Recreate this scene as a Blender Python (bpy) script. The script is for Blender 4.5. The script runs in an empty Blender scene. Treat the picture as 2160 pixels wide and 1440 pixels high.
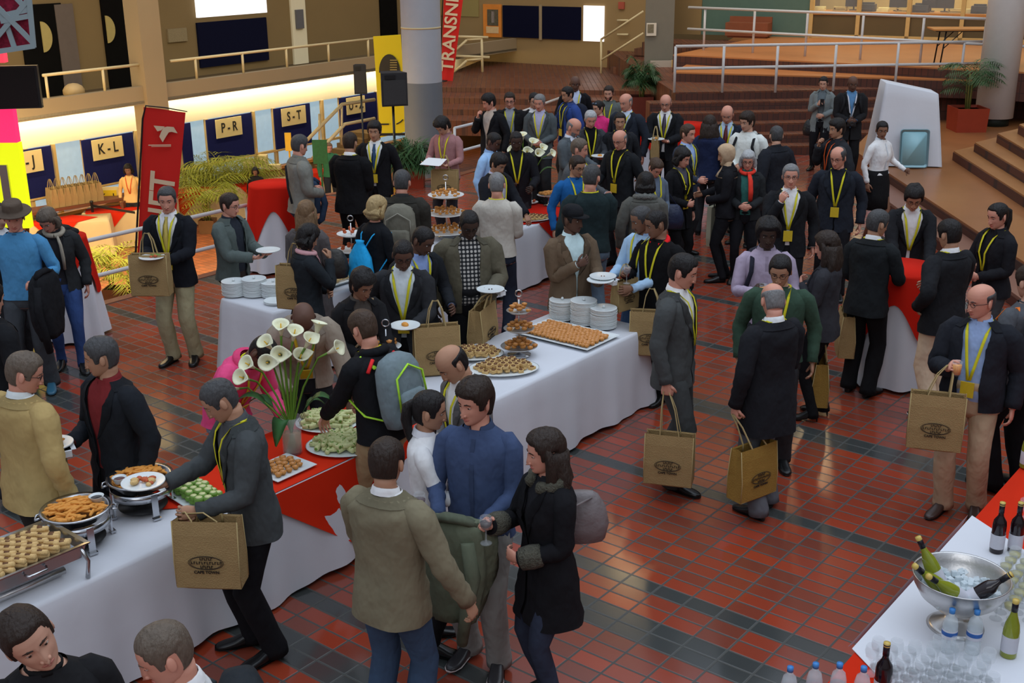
import bpy, math, random
import numpy as np
from mathutils import Vector, Matrix, noise

# ------------------------------------------------------------ camera, world, light, exposure
SC = bpy.context.scene
F, TH, RO, H = 2500.0, math.radians(19.04), math.radians(-0.5), 4.1
_fw = np.array([0, math.cos(TH), -math.sin(TH)]); _r0 = np.array([1., 0, 0]); _u0 = np.array([0, math.sin(TH), math.cos(TH)])
_rt = _r0 * math.cos(RO) + _u0 * math.sin(RO); _up = -_r0 * math.sin(RO) + _u0 * math.cos(RO)
cam = bpy.data.cameras.new('camera'); camo = bpy.data.objects.new('camera', cam); SC.collection.objects.link(camo)
cam.sensor_width = 36.0; cam.lens = F / 2160 * 36.0; cam.clip_end = 300
m = Matrix(((_rt[0], _up[0], -_fw[0], 0), (_rt[1], _up[1], -_fw[1], 0), (_rt[2], _up[2], -_fw[2], H), (0, 0, 0, 1)))
camo.matrix_world = m
SC.camera = camo
SC.view_settings.view_transform = 'Standard'; SC.view_settings.look = 'None'; SC.view_settings.gamma = 1.0
SC.view_settings.use_curve_mapping = False
SC.view_settings.exposure = 0.0

world = bpy.data.worlds.new('skylight'); SC.world = world; world.use_nodes = True
nt = world.node_tree; nt.nodes.clear()
wo = nt.nodes.new('ShaderNodeOutputWorld'); bg = nt.nodes.new('ShaderNodeBackground'); tc = nt.nodes.new('ShaderNodeTexCoord')
sx = nt.nodes.new('ShaderNodeSeparateXYZ'); cr = nt.nodes.new('ShaderNodeValToRGB')
nt.links.new(tc.outputs['Generated'], sx.inputs[0]); nt.links.new(sx.outputs['Z'], cr.inputs[0]); nt.links.new(cr.outputs[0], bg.inputs[0]); nt.links.new(bg.outputs[0], wo.inputs[0])
el = cr.color_ramp.elements
el[0].position = 0.0; el[0].color = (0.12, 0.11, 0.10, 1)
el[1].position = 1.0; el[1].color = (0.80, 0.93, 1.15, 1)
e = el.new(0.12); e.color = (0.25, 0.25, 0.26, 1)
e = el.new(0.55); e.color = (0.50, 0.56, 0.66, 1)
bg.inputs[1].default_value = 0.95

def at(px, py, z=0.0):
    d = (px - 1080) / F * _rt - (py - 720) / F * _up + _fw
    return np.array([0, 0, H]) + (z - H) / d[2] * d
def atpl(px, py, P0, nrm):
    d = (px - 1080) / F * _rt - (py - 720) / F * _up + _fw
    c = np.array([0, 0, H]); t = np.dot(np.array(P0) - c, nrm) / np.dot(d, nrm)
    return c + t * d
def pr(p):
    q = np.array(p, float) - [0, 0, H]; z = q @ _fw
    return 1080 + F * (q @ _rt) / z, 720 - F * (q @ _up) / z
PHI = math.radians(51.5)
Av = np.array([math.cos(PHI), math.sin(PHI), 0]); Bv = np.array([math.sin(PHI), -math.cos(PHI), 0])
def W(s, n, z=0.0): return s * Av + n * Bv + np.array([0, 0, z])

def area(name, loc, target, sx_, sy_, power, col):
    l = bpy.data.lights.new(name, 'AREA'); l.shape = 'RECTANGLE'; l.size = sx_; l.size_y = sy_; l.energy = power; l.color = col
    o = bpy.data.objects.new(name, l); SC.collection.objects.link(o); o.location = loc
    d = Vector(target) - Vector(loc); o.rotation_euler = d.to_track_quat('-Z', 'Y').to_euler()
    return o
# atrium roof glazing: cool daylight from above and slightly from behind the camera
area('roof_daylight', (3, 9, 12), (1, 10, 0), 12, 14, 640, (0.84, 0.92, 1.0))
area('front_daylight', (-2, -6, 9), (0, 9, 0.8), 10, 5, 250, (0.95, 0.97, 1.0))
area('right_column_fill', (13, 13, 8), (9.5, 26, 0.5), 6, 6, 190, (0.92, 0.96, 1.0))  # added cool fill that brightens the right column, not a real source
area('back_hall_light', (4, 27, 9), (4, 31, 0), 12, 5, 420, (1.0, 0.80, 0.52))
area('left_floor_fill', (-6.5, 17, 5.0), (-4.2, 11.5, 0), 2.5, 2.5, 120, (1.0, 0.66, 0.28))  # added warm fill, stands in for the lower hall's glow on the left floor
area('gallery_light', (-7.5, 22.5, 5.2), (-8.4, 26.5, 1.6), 10, 1, 120, (1.0, 0.82, 0.52))
area('registration_light', (-8.5, 20, 0.9), (-8.0, 22, -2), 9, 2.5, 430, (1.0, 0.74, 0.36))

# ------------------------------------------------------------ helpers
COL = SC.collection
random.seed(7); RNG = random.Random(11)
def empty(name, loc=(0, 0, 0), rz=0.0):
    o = bpy.data.objects.new(name, None); COL.objects.link(o); o.empty_display_size = 0.1
    o.location = loc; o.rotation_euler = (0, 0, rz); return o
def tag(o, label=None, cat=None, group=None, kind=None):
    if label: o['label'] = label
    if cat: o['category'] = cat
    if group: o['group'] = group
    if kind: o['kind'] = kind
    return o
MATS = {}
def mat(key, col, rough=0.6, metal=0.0, spec=0.5, bump=None, emis=None, trans=0.0, var=0.0, vscale=8.0, alpha=1.0, sheen=0.0, ior=1.45):
    if key in MATS: return MATS[key]
    mt = bpy.data.materials.new(key); mt.use_nodes = True; n = mt.node_tree.nodes; L = mt.node_tree.links
    b = n['Principled BSDF']; b.inputs['Base Color'].default_value = (*col, 1); b.inputs['Roughness'].default_value = rough
    b.inputs['Metallic'].default_value = metal; b.inputs['Specular IOR Level'].default_value = spec; b.inputs['IOR'].default_value = ior
    b.inputs['Transmission Weight'].default_value = trans; b.inputs['Alpha'].default_value = alpha
    if sheen: b.inputs['Sheen Weight'].default_value = sheen
    if emis: b.inputs['Emission Color'].default_value = (*emis[0], 1); b.inputs['Emission Strength'].default_value = emis[1]
    tcn = n.new('ShaderNodeTexCoord')
    if var:
        nz = n.new('ShaderNodeTexNoise'); nz.inputs['Scale'].default_value = vscale; nz.inputs['Detail'].default_value = 4
        L.new(tcn.outputs['Object'], nz.inputs['Vector'])
        mx = n.new('ShaderNodeMix'); mx.data_type = 'RGBA'
        mx.inputs['A'].default_value = (*[c * (1 - var) for c in col], 1); mx.inputs['B'].default_value = (*[min(1, c * (1 + var)) for c in col], 1)
        L.new(nz.outputs['Fac'], mx.inputs['Factor']); L.new(mx.outputs['Result'], b.inputs['Base Color'])
    if bump:
        nz = n.new('ShaderNodeTexNoise'); nz.inputs['Scale'].default_value = bump[0]; nz.inputs['Detail'].default_value = 3
        if len(bump) > 2: 
            mp = n.new('ShaderNodeMapping'); mp.inputs['Scale'].default_value = bump[2]; L.new(tcn.outputs['Object'], mp.inputs[0]); L.new(mp.outputs[0], nz.inputs['Vector'])
        else: L.new(tcn.outputs['Object'], nz.inputs['Vector'])
        bp = n.new('ShaderNodeBump'); bp.inputs['Strength'].default_value = bump[1]; bp.inputs['Distance'].default_value = bump[3] if len(bump) > 3 else 0.02
        L.new(nz.outputs['Fac'], bp.inputs['Height']); L.new(bp.outputs[0], b.inputs['Normal'])
    MATS[key] = mt; return mt
def lin(r, g, b):
    return tuple(((c / 255) / 12.92 if c / 255 <= 0.04045 else ((c / 255 + 0.055) / 1.055) ** 2.4) for c in (r, g, b))
def cloth(rgb, k=1.0):
    c = lin(*rgb); L_ = sum(c) / 3; k = 1.25 if L_ < .012 else (1.25 + (L_ - .012) / .03 * .5 if L_ < .042 else 1.75)
    c = tuple(min(.82, x * k) for x in c); key = 'cloth_%02x%02x%02x' % rgb
    return mat(key, c, rough=0.9, spec=0.2, var=0.18, vscale=5, bump=(7, 0.9, (1, 1, 0.6), 0.045))

class MB:
    def __init__(s): s.v = []; s.f = []; s.m = []; s.n = 0; s.mi = 0
    def add(s, V, Fc):
        V = np.asarray(V, float).reshape(-1, 3); b = s.n; s.v.append(V); s.n += len(V)
        for f in Fc: s.f.append(tuple(i + b for i in f)); s.m.append(s.mi)
    def loft(s, rings, closed=True, cap0=True, cap1=True):
        R = [np.asarray(r, float) for r in rings]; N = len(R[0]); Fc = []
        for i in range(len(R) - 1):
            for j in range(N if closed else N - 1):
                k = (j + 1) % N
                Fc.append((i * N + j, i * N + k, (i + 1) * N + k, (i + 1) * N + j))
        if closed and cap0: Fc.append(tuple(range(N - 1, -1, -1)))
        if closed and cap1: Fc.append(tuple((len(R) - 1) * N + j for j in range(N)))
        s.add(np.vstack(R), Fc)
    def box(s, c, sz, rz=0.0, M=None):
        x, y, z = [q / 2 for q in sz]
        V = np.array([[-x, -y, -z], [x, -y, -z], [x, y, -z], [-x, y, -z], [-x, -y, z], [x, -y, z], [x, y, z], [-x, y, z]])
        if M is not None: V = V @ np.array(M).T
        if rz: cz, sn = math.cos(rz), math.sin(rz); V = V @ np.array([[cz, sn, 0], [-sn, cz, 0], [0, 0, 1]])
        s.add(V + np.array(c), [(3, 2, 1, 0), (4, 5, 6, 7), (0, 1, 5, 4), (1, 2, 6, 5), (2, 3, 7, 6), (3, 0, 4, 7)])
    def tube(s, pts, rad, seg=10, flat=1.0, upv=None, cap=True):
        P = [np.asarray(p, float) for p in pts]; n = len(P)
        if not hasattr(rad, '__len__'): rad = [rad] * n
        rings = []; u = None
        for i in range(n):
            t = P[min(i + 1, n - 1)] - P[max(i - 1, 0)]; t = t / (np.linalg.norm(t) + 1e-9)
            if u is None:
                a = np.array(upv, float) if upv is not None else (np.array([0, 0, 1.]) if abs(t[2]) < .9 else np.array([1., 0, 0]))
            else: a = u
            u = a - t * (a @ t); u = u / (np.linalg.norm(u) + 1e-9); w = np.cross(t, u)
            an = np.linspace(0, 2 * math.pi, seg, endpoint=False)
            r = rad[i]
            rings.append(P[i] + np.outer(np.cos(an), u) * r * flat + np.outer(np.sin(an), w) * r)
        s.loft(rings, cap0=cap, cap1=cap)
    def lathe(s, prof, c=(0, 0, 0), seg=24, cap0=True, cap1=True, sx_=1.0, sy_=1.0, M=None):
        an = np.linspace(0, 2 * math.pi, seg, endpoint=False); rings = []
        for r, z in prof:
            V = np.stack([np.cos(an) * r * sx_, np.sin(an) * r * sy_, np.full(seg, z)], 1)
            if M is not None: V = V @ np.array(M).T
            rings.append(V + np.array(c))
        s.loft(rings, cap0=cap0, cap1=cap1)
    def ell(s, c, r, M=None, nu=12, nv=8):
        prof = [(max(1e-4, math.cos(a)), math.sin(a)) for a in np.linspace(-math.pi / 2, math.pi / 2, nv)]
        an = np.linspace(0, 2 * math.pi, nu, endpoint=False); rings = []
        for q, z in prof:
            V = np.stack([np.cos(an) * q * r[0], np.sin(an) * q * r[1], np.full(nu, z * r[2])], 1)
            if M is not None: V = V @ np.array(M).T
            rings.append(V + np.array(c))
        s.loft(rings)
    def build(s, name, mats, parent=None, smooth=True, loc=None):
        me = bpy.data.meshes.new(name); V = np.vstack(s.v)
        me.from_pydata(V.tolist(), [], s.f)
        for mm in (mats if isinstance(mats, (list, tuple)) else [mats]): me.materials.append(mm)
        if any(s.m): me.polygons.foreach_set('material_index', s.m)
        if smooth: me.polygons.foreach_set('use_smooth', [True] * len(me.polygons))
        me.update()
        o = bpy.data.objects.new(name, me); COL.objects.link(o)
        if parent is not None: o.parent = parent
        if loc is not None: o.location = loc
        return o
def flat(o):
    for p in o.data.polygons: p.use_smooth = False
    return o
def boxo(name, c, sz, m_, rz=0.0, parent=None):
    b = MB(); b.box(c, sz, rz); return b.build(name, m_, parent, smooth=False)
def prism(name, pts, z0, z1, m_, parent=None):
    b = MB(); lo = [(p[0], p[1], z0) for p in pts]; hi = [(p[0], p[1], z1) for p in pts]; n = len(pts)
    F_ = [tuple(range(n - 1, -1, -1)), tuple(range(n, 2 * n))] + [(i, (i + 1) % n, n + (i + 1) % n, n + i) for i in range(n)]
    b.add(lo + hi, F_); return b.build(name, m_, parent, smooth=False)
def struct(o): o['kind'] = 'structure'; return o
_txt = {}
def textmesh(s, size, depth=0.004, bold=True):
    k = (s, size)
    if k in _txt: return _txt[k]
    cu = bpy.data.curves.new('t', 'FONT'); cu.body = s; cu.size = size; cu.extrude = depth / 2; cu.align_x = 'CENTER'; cu.align_y = 'CENTER'
    if bold: cu.offset = size * 0.018
    cu.resolution_u = 3
    o = bpy.data.objects.new('t', cu); COL.objects.link(o); bpy.context.view_layer.update()
    me = bpy.data.meshes.new_from_object(o.evaluated_get(bpy.context.evaluated_depsgraph_get()))
    bpy.data.objects.remove(o); _txt[k] = me; return me
def copy_tree(o, parent=None):
    c = o.copy(); COL.objects.link(c); c.parent = parent
    for ch in list(o.children): copy_tree(ch, c)
    return c
def frame(xa, ya, za, o):
    return Matrix(((xa[0], ya[0], za[0], o[0]), (xa[1], ya[1], za[1], o[1]), (xa[2], ya[2], za[2], o[2]), (0, 0, 0, 1)))
def text(name, s, size, M, m_, parent=None, depth=0.004, sxy=(1, 1)):
    me = textmesh(s, size, depth).copy(); me.materials.clear(); me.materials.append(m_)
    me.transform(M @ Matrix.Diagonal((sxy[0], sxy[1], 1, 1)))
    o = bpy.data.objects.new(name, me); COL.objects.link(o)
    if parent: o.parent = parent
    return o
# ------------------------------------------------------------ materials of the building
def brick_mat(key, c1, c2, grout, lx, ly, rough=0.35, rot=0.0, bands=None, off=(0, 0), vertical=False, stagger=0.0, spec=0.5):
    mt = bpy.data.materials.new(key); mt.use_nodes = True; n = mt.node_tree.nodes; L = mt.node_tree.links; b = n['Principled BSDF']
    def math_(op, a, bb=None, v=None):
        k = n.new('ShaderNodeMath'); k.operation = op
        for i, q in enumerate((a, bb)):
            if q is None: continue
            if isinstance(q, (int, float)): k.inputs[i].default_value = q
            else: L.new(q, k.inputs[i])
        return k.outputs[0]
    g = n.new('ShaderNodeNewGeometry'); sp = n.new('ShaderNodeSeparateXYZ'); L.new(g.outputs['Position'], sp.inputs[0])
    c, s = math.cos(rot), math.sin(rot)
    al = math_('ADD', math_('MULTIPLY', sp.outputs[0], c), math_('MULTIPLY', sp.outputs[1], s))     # along rot
    pe = math_('ADD', math_('MULTIPLY', sp.outputs[0], s), math_('MULTIPLY', sp.outputs[1], -c))
    if vertical: u, v = math_('DIVIDE', al, lx), math_('DIVIDE', sp.outputs[2], ly)
    else: u, v = math_('DIVIDE', pe, lx), math_('DIVIDE', al, ly)
    u = math_('SUBTRACT', u, off[0]); v = math_('SUBTRACT', v, off[1])
    fv = math_('FLOOR', v)
    if stagger: u = math_('ADD', u, math_('MULTIPLY', fv, stagger))
    fu = math_('FLOOR', u); ru = math_('SUBTRACT', u, fu); rv = math_('SUBTRACT', v, fv)
    gw = 0.010
    def edge(r, w):   # distance to cell border in metres
        a = math_('MINIMUM', r, math_('SUBTRACT', 1.0, r)); return math_('MULTIPLY', a, w)
    du, dv = edge(ru, lx), edge(rv, ly)
    d = math_('MINIMUM', du, dv)
    mr = n.new('ShaderNodeMapRange'); mr.inputs['From Min'].default_value = gw * 0.45; mr.inputs['From Max'].default_value = gw * 0.95; L.new(d, mr.inputs['Value'])
    tile = mr.outputs[0]
    cb = n.new('ShaderNodeCombineXYZ'); L.new(fu, cb.inputs[0]); L.new(fv, cb.inputs[1])
    wn = n.new('ShaderNodeTexWhiteNoise'); wn.noise_dimensions = '2D'; L.new(cb.outputs[0], wn.inputs['Vector'])
    mx = n.new('ShaderNodeMix'); mx.data_type = 'RGBA'; mx.inputs['A'].default_value = (*c1, 1); mx.inputs['B'].default_value = (*c2, 1); L.new(wn.outputs['Value'], mx.inputs['Factor'])
    cur = mx.outputs['Result']
    nz = n.new('ShaderNodeTexNoise'); nz.inputs['Scale'].default_value = 1.1; nz.inputs['Detail'].default_value = 5; L.new(g.outputs['Position'], nz.inputs['Vector'])
    if bands:
        isb = None
        for r in bands:
            k = math_('COMPARE', fv, float(r)); k.node.inputs[2].default_value = 0.4
            isb = k if isb is None else math_('MAXIMUM', isb, k)
        m2 = n.new('ShaderNodeMix'); m2.data_type = 'RGBA'; m2.inputs['B'].default_value = (0.050, 0.055, 0.053, 1)
        L.new(cur, m2.inputs['A']); L.new(isb, m2.inputs['Factor']); cur = m2.outputs['Result']
    m3 = n.new('ShaderNodeMix'); m3.data_type = 'RGBA'; m3.inputs['A'].default_value = (*grout, 1); L.new(cur, m3.inputs['B']); L.new(tile, m3.inputs['Factor'])
    L.new(m3.outputs['Result'], b.inputs['Base Color'])
    b.inputs['Specular IOR Level'].default_value = spec
    r_ = n.new('ShaderNodeMapRange'); r_.inputs['To Min'].default_value = 0.8; r_.inputs['To Max'].default_value = rough; L.new(tile, r_.inputs['Value'])
    r2 = math_('ADD', r_.outputs[0], math_('MULTIPLY', math_('SUBTRACT', nz.outputs['Fac'], 0.5), 0.25))
    L.new(r2, b.inputs['Roughness'])
    bp = n.new('ShaderNodeBump'); bp.inputs['Strength'].default_value = 0.35; bp.inputs['Distance'].default_value = 0.006
    L.new(tile, bp.inputs['Height']); L.new(bp.outputs[0], b.inputs['Normal'])
    return mt
M_FLOOR = brick_mat('quarry_tile_floor', lin(158, 62, 38), lin(118, 60, 46), lin(64, 66, 62), 0.236, 0.1326, rough=0.17, rot=PHI,
                    bands=(18, 22, 29, 30, 33, 40, 41, 44, 55, 66, 67, 78, 89, 100, 101, 111, 122, 133), off=(0.05, 0.3), spec=0.7)
M_FLOOR.node_tree.nodes['Principled BSDF'].inputs['Coat Weight'].default_value = 0.25
M_FLOOR.node_tree.nodes['Principled BSDF'].inputs['Coat Roughness'].default_value = 0.12
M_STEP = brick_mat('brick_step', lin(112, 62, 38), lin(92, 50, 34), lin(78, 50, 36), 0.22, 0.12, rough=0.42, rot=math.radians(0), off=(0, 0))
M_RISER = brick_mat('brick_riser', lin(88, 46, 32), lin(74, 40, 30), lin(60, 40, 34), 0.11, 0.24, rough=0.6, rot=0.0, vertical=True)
M_LOWFLOOR = brick_mat('lower_floor_tile', lin(190, 105, 55), lin(160, 88, 46), lin(110, 80, 60), 0.236, 0.13, rough=0.35, rot=PHI)
M_TAN = mat('tan_paint', lin(150, 124, 82), rough=0.8, var=0.06, vscale=1.5)
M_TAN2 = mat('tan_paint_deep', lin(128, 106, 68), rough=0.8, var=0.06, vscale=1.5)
M_BEIGE = mat('beige_paint', lin(158, 138, 106), rough=0.7, var=0.05, vscale=1.5)
M_COVE = mat('cream_lit_wall', lin(228, 218, 186), rough=0.8, var=0.03)
M_NAVY = mat('navy_felt', lin(30, 34, 86), rough=0.95, spec=0.1, var=0.15, vscale=20)
M_DKNAVY = mat('dark_navy_felt', lin(16, 18, 40), rough=0.95, spec=0.1, var=0.15, vscale=20)
M_CREAM = mat('cream_card', lin(228, 208, 150), rough=0.7, var=0.03)
M_FRAME = mat('yellow_wood_frame', lin(206, 172, 108), rough=0.5, var=0.12)
M_RAIL = mat('white_rail_paint', lin(205, 205, 205), rough=0.4, var=0.06, vscale=4)
M_RAILW = mat('cream_rail_paint', lin(214, 196, 150), rough=0.45, var=0.06, vscale=4)
M_BLACK = mat('black_plastic', (0.012, 0.012, 0.013), rough=0.4, var=0.2)
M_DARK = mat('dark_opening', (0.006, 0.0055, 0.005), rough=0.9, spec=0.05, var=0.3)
M_INK = mat('black_ink', (0.02, 0.018, 0.016), rough=0.8, var=0.1)
M_STEEL = mat('polished_steel', (0.55, 0.56, 0.58), rough=0.22, metal=1.0, var=0.06, vscale=6)
M_BSTEEL = mat('brushed_steel', (0.60, 0.59, 0.58), rough=0.34, metal=1.0, var=0.08, vscale=4, bump=(60, 0.05))
M_SILL = mat('orange_wood', lin(196, 132, 66), rough=0.5, var=0.2, vscale=6)

# ---- main floor and lower hall
edge = [W(-6, -12.05)[:2], at(530, 555, 0)[:2] , (-3.75, 17.3), (-3.1, 19.4), (-0.95, 21.0), (0.2, 22.9), (1.2, 25.4), (1.6, 40)]
prism('floor', list(edge) + [(30, 40), (30, -12), (-12, -12)], -0.3, 0.0, [M_FLOOR]); struct(bpy.data.objects['floor'])
fl = prism('floor', [(-40, 0), (-40, 60), (30, 60), (30, 0)], -2.3, -2.1, M_LOWFLOOR); struct(fl)
# kerb strip on the floor edge
b = MB()
for i in range(len(edge) - 2):
    p, q = np.array([*edge[i], 0]), np.array([*edge[i + 1], 0]); d = q - p; L_ = np.linalg.norm(d)
    b.box((p + q) / 2 + [0, 0, -0.16], (L_, 0.14, 0.34), math.atan2(d[1], d[0]))
struct(b.build('trim_1', mat('kerb_brick', lin(120, 72, 50), rough=0.5, var=0.2), smooth=False))

def rail(name, path, zs, posts, mt, label, r=0.026, base=0.0, group=None):
    """handrail along path (list of xyz), rails at heights zs above base; posts at given xyz"""
    e = empty(name, path[0])
    inv = np.array(path[0], float)
    for z in zs:
        b = MB(); b.tube([np.array(p) + [0, 0, z] - inv for p in path], r, 8); b.build('handrail' if z == max(zs) else 'mid_rail', mt, e)
    for p in posts:
        b = MB(); P_ = np.array(p, float) - inv; b.tube([P_, P_ + [0, 0, max(zs)]], r * 0.95, 8); b.build('post', mt, e)
    tag(e, label, 'railing', group); return e
p1 = W(-2, -12.0); pE = at(528, 561, 0); 
def onrail(px, py): # point on the rail line at height .8
    return atpl(px, py, p1, Bv)
P_518 = np.array([*onrail(519, 423)[:2], 0]); P_r0 = W(3.0, -12.0)
rail('railing', [P_r0, P_518], [0.38, 0.81], [P_518, (P_518 + P_r0) / 2 + 0.9 * Av, P_r0], M_RAIL, 'white two-bar railing along the left floor edge behind the man in the navy blazer')
q0 = np.array([-0.98, 20.95, 0]); q1 = np.array([0.2, 22.85, 0]); q2 = np.array([1.1, 25.0, 0])
rail('railing', [q0, q1, q2], [0.42, 0.85], [q0, q1, q2], M_RAIL, 'white railing behind the curly haired man reading a paper')

# ---- left building with registration windows, cove light and gallery
L0 = np.array([-8.71, 25.74, 0.0]); a2 = math.radians(54.7)
LA = np.array([math.cos(a2), math.sin(a2), 0]); LN = np.array([math.sin(a2), -math.cos(a2), 0])   # LN points to the hall
LZ = np.array([0, 0, 1.0])
def lpt(s, n, z): return L0 + s * LA + n * LN + z * LZ
def lpix(px, py, n=0.0):
    p = atpl(px, py, L0 + n * LN, LN); d = p - L0; return float(d @ LA), float(p[2])
def lbox(name, s0, s1, z0, z1, n0, n1, m_, parent=None):
    return boxo(name, lpt((s0 + s1) / 2, (n0 + n1) / 2, (z0 + z1) / 2), (abs(s1 - s0), abs(n1 - n0), abs(z1 - z0)), m_, a2, parent)
def lrect(name, px0, py0, px1, py1, n0, th, m_, parent=None):
    """upright rectangle whose two opposite corners project to the pixels, on the plane n0"""
    pm = ((px0 + px1) / 2, (py0 + py1) / 2)
    s0, _ = lpix(px0, pm[1], n0); s1, _ = lpix(px1, pm[1], n0); _, z0 = lpix(pm[0], py0, n0); _, z1 = lpix(pm[0], py1, n0)
    return lbox(name, s0, s1, z0, z1, n0, n0 + th, m_, parent), (s0, s1, z0, z1)
S0, S1 = -9, 16
struct(lbox('wall_left', S0, S1, -2.1, -1.45, -0.12, 0.0, M_TAN))               # below sill
struct(lbox('wall_left', S0, S1, 0.02, 0.86, -0.12, 0.0, M_COVE))               # lit band
# daylight outside the registration windows
M_OUT = mat('bright_outside', (0.5, 0.62, 0.7), rough=0.9, emis=(lin(150, 185, 205), 0.75), var=0.2)
o_ = lbox('window_1', S0, S1, -2.2, 0.1, -1.6, -1.5, M_OUT); struct(o_)
M_GLASS = mat('window_glass', (0.9, 0.95, 0.95), rough=0.03, alpha=0.08, spec=0.5)
gl_ = lbox('window_2', S0, S1, -1.45, 0.02, -0.06, -0.05, M_GLASS); struct(gl_)
# mullions: frame posts at pixel columns
k = 0
for px in (54, 112, 175, 287, 350, 380, 436, 535, 578, 680, 718, 795):
    s, _ = lpix(px, 320 - (px - 30) * .13, 0.0)
    o_ = lbox('trim_2', s - 0.035, s + 0.035, -2.1, 0.02, -0.06, 0.03, M_FRAME); struct(o_)
o_ = lbox('trim_3', S0, S1, -1.06, -1.0, -0.05, 0.03, M_FRAME); struct(o_)
o_ = lbox('trim_3', S0, S1, -1.49, -1.42, -0.1, 0.10, M_SILL); struct(o_)
boards = [  # (px0, px1) of navy boards, sign text, sign px0, px1
    (50, 112, '- J', 40, 90), (175, 284, 'K - L', 195, 260), (384, 404, 'M - O', 372, 383), (437, 533, 'P - R', 456, 511), (579, 655, 'S - T', 595, 646), (717, 795, 'U - Z', 732, 780)]
names_ = {'- J': 'leftmost', 'K - L': 'left of the red banner', 'M - O': 'half hidden behind the red banner', 'P - R': 'right of the red banner', 'S - T': 'left of the slanting stair rails', 'U - Z': 'behind the loudspeaker stand'}
for px0, px1, tx, q0_, q1_ in boards:
    ytop = 320 - (0.5 * (px0 + px1) - 30) * .165
    s0, _ = lpix(px0, ytop + 40, 0.05); s1, _ = lpix(px1, ytop + 40, 0.05)
    e = empty('notice_board', lpt((s0 + s1) / 2, 0.05, -0.5)); 
    bo = lbox('felt_panel', s0, s1, -1.0, 0.01, 0.03, 0.07, M_NAVY); bo.parent = e; bo.matrix_parent_inverse = Matrix.Translation(-e.location)
    fr = lbox('bottom_rail', s0, s1, -1.04, -1.0, 0.02, 0.08, M_FRAME); fr.parent = e; fr.matrix_parent_inverse = Matrix.Translation(-e.location)
    tag(e, 'navy felt board carrying sign %s, %s' % (tx, names_[tx]), 'notice board')
    t0, _ = lpix(q0_, ytop + 20, 0.1); t1, _ = lpix(q1_, ytop + 20, 0.1)
    if tx in ('- J', 'M - O'): t0 = t1 - 0.72
    if tx == 'U - Z': t1 = t0 + 0.72
    e2 = empty('letter_sign', lpt((t0 + t1) / 2, 0.09, -0.2))
    cd = lbox('card', t0, t1, -0.46, -0.02, 0.07, 0.09, M_CREAM); cd.parent = e2; cd.matrix_parent_inverse = Matrix.Translation(-e2.location)
    tt = tx if tx != '- J' else 'I - J'
    Mx = frame(LA, LZ, LN, lpt((t0 + t1) / 2, 0.093, -0.24))
    t_ = text('lettering', tt, 0.30, Mx, M_INK, sxy=(0.85, 1.05)); t_.parent = e2; t_.matrix_parent_inverse = Matrix.Translation(-e2.location)
    tag(e2, 'cream card sign with black letters %s, %s' % (tt, names_[tx]), 'sign')
# soffit, fascia, gallery floor
FN = 1.75
struct(lbox('ceiling', S0, S1, 0.86, 0.92, 0.0, FN, M_COVE))
struct(lbox('trim_4', S0, S1, 0.84, 1.20, FN - 0.12, FN, M_BEIGE))
struct(lbox('floor', S0, S1, 0.86, 0.98, 0.0, FN - 0.12, M_TAN2))
for s_ in (-5.5, -0.5, 4.5, 9.5):
    ar = area('cove_strip', lpt(s_, 0.30, 0.80), lpt(s_, 0.0, 0.62), 4.9, 0.08, 80, (1.0, 0.87, 0.60))
# gallery rear wall
GN = -0.9
struct(lbox('wall_left', S0, 16, 0.9, 5.0, GN - 0.2, GN, M_TAN2))
def gal(name, x0, y0, x1, y1, m_, th=0.04, n=GN): 
    o, _ = lrect(name, x0, y0, x1, y1, n, th, m_); return o
struct(gal('door_1', 48, 8, 138, 205, M_DARK, 0.05)); struct(gal('door_2', 218, -40, 305, 190, M_DARK, 0.05))  # near-black sheets; the shade inside the open doorways is put into their colour
# ochre half discs set on the dark doorways
M_DISC = mat('ochre_disc', lin(176, 158, 96), rough=0.7, var=0.1)
for i, (x, y, r) in enumerate(((88, 78, 0.30), (224, 62, 0.28))):
    s_, z_ = lpix(x, y, GN + 0.06); b = MB()
    an = np.linspace(-math.pi / 2, math.pi / 2, 16)
    P_ = [lpt(s_ + r * .8 * math.cos(t), GN + 0.06, z_ + r * math.sin(t) * 1.05) for t in an]; Q_ = [p + LN * 0.02 for p in P_]
    n_ = len(P_); b.add(P_ + Q_, [tuple(range(n_)), tuple(range(2 * n_ - 1, n_ - 1, -1))] + [(j, n_ + j, n_ + (j + 1) % n_, (j + 1) % n_) for j in range(n_)])
    o_ = b.build('door_sign', M_DISC, smooth=False)
    tag(o_, 'ochre half round sign on the %s dark gallery doorway' % ('left' if i == 0 else 'right'), 'sign')
o_ = gal('grey_panel', 122, 8, 160, 190, mat('grey_wood', lin(104, 92, 84), rough=0.6, var=0.12), 0.07); tag(o_, 'grey brown vertical panel beside the left gallery doorway', 'panel')
M_LITE = mat('light_box', (1, 1, 1), emis=((0.93, 0.96, 1.0), 1.0))
o_ = gal('lightbox', 409, -60, 556, 32, M_LITE, 0.08); tag(o_, 'glowing white light panel above the navy gallery board', 'light panel')
o_ = gal('notice_board', 416, 42, 562, 135, M_DKNAVY, 0.06); tag(o_, 'dark navy notice board on the gallery wall under the light panel', 'notice board')
o_ = gal('poster', 352, 60, 392, 88, mat('faded_notice', lin(140, 124, 92), rough=0.8, var=0.25, vscale=30), 0.05); tag(o_, 'faded small notice on the gallery wall right of the square column', 'notice')
struct(gal('trim_5', 612, -60, 642, 135, M_COVE, 0.06)); struct(gal('trim_5', 800, -60, 835, 110, M_DARK, 0.05))
o_ = gal('wall_phone', 619, 20, 634, 60, mat('grey_plastic', (0.12, 0.12, 0.13), rough=0.5, var=0.1), 0.12); tag(o_, 'grey wall telephone box on the cream gallery pillar', 'telephone')
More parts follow.
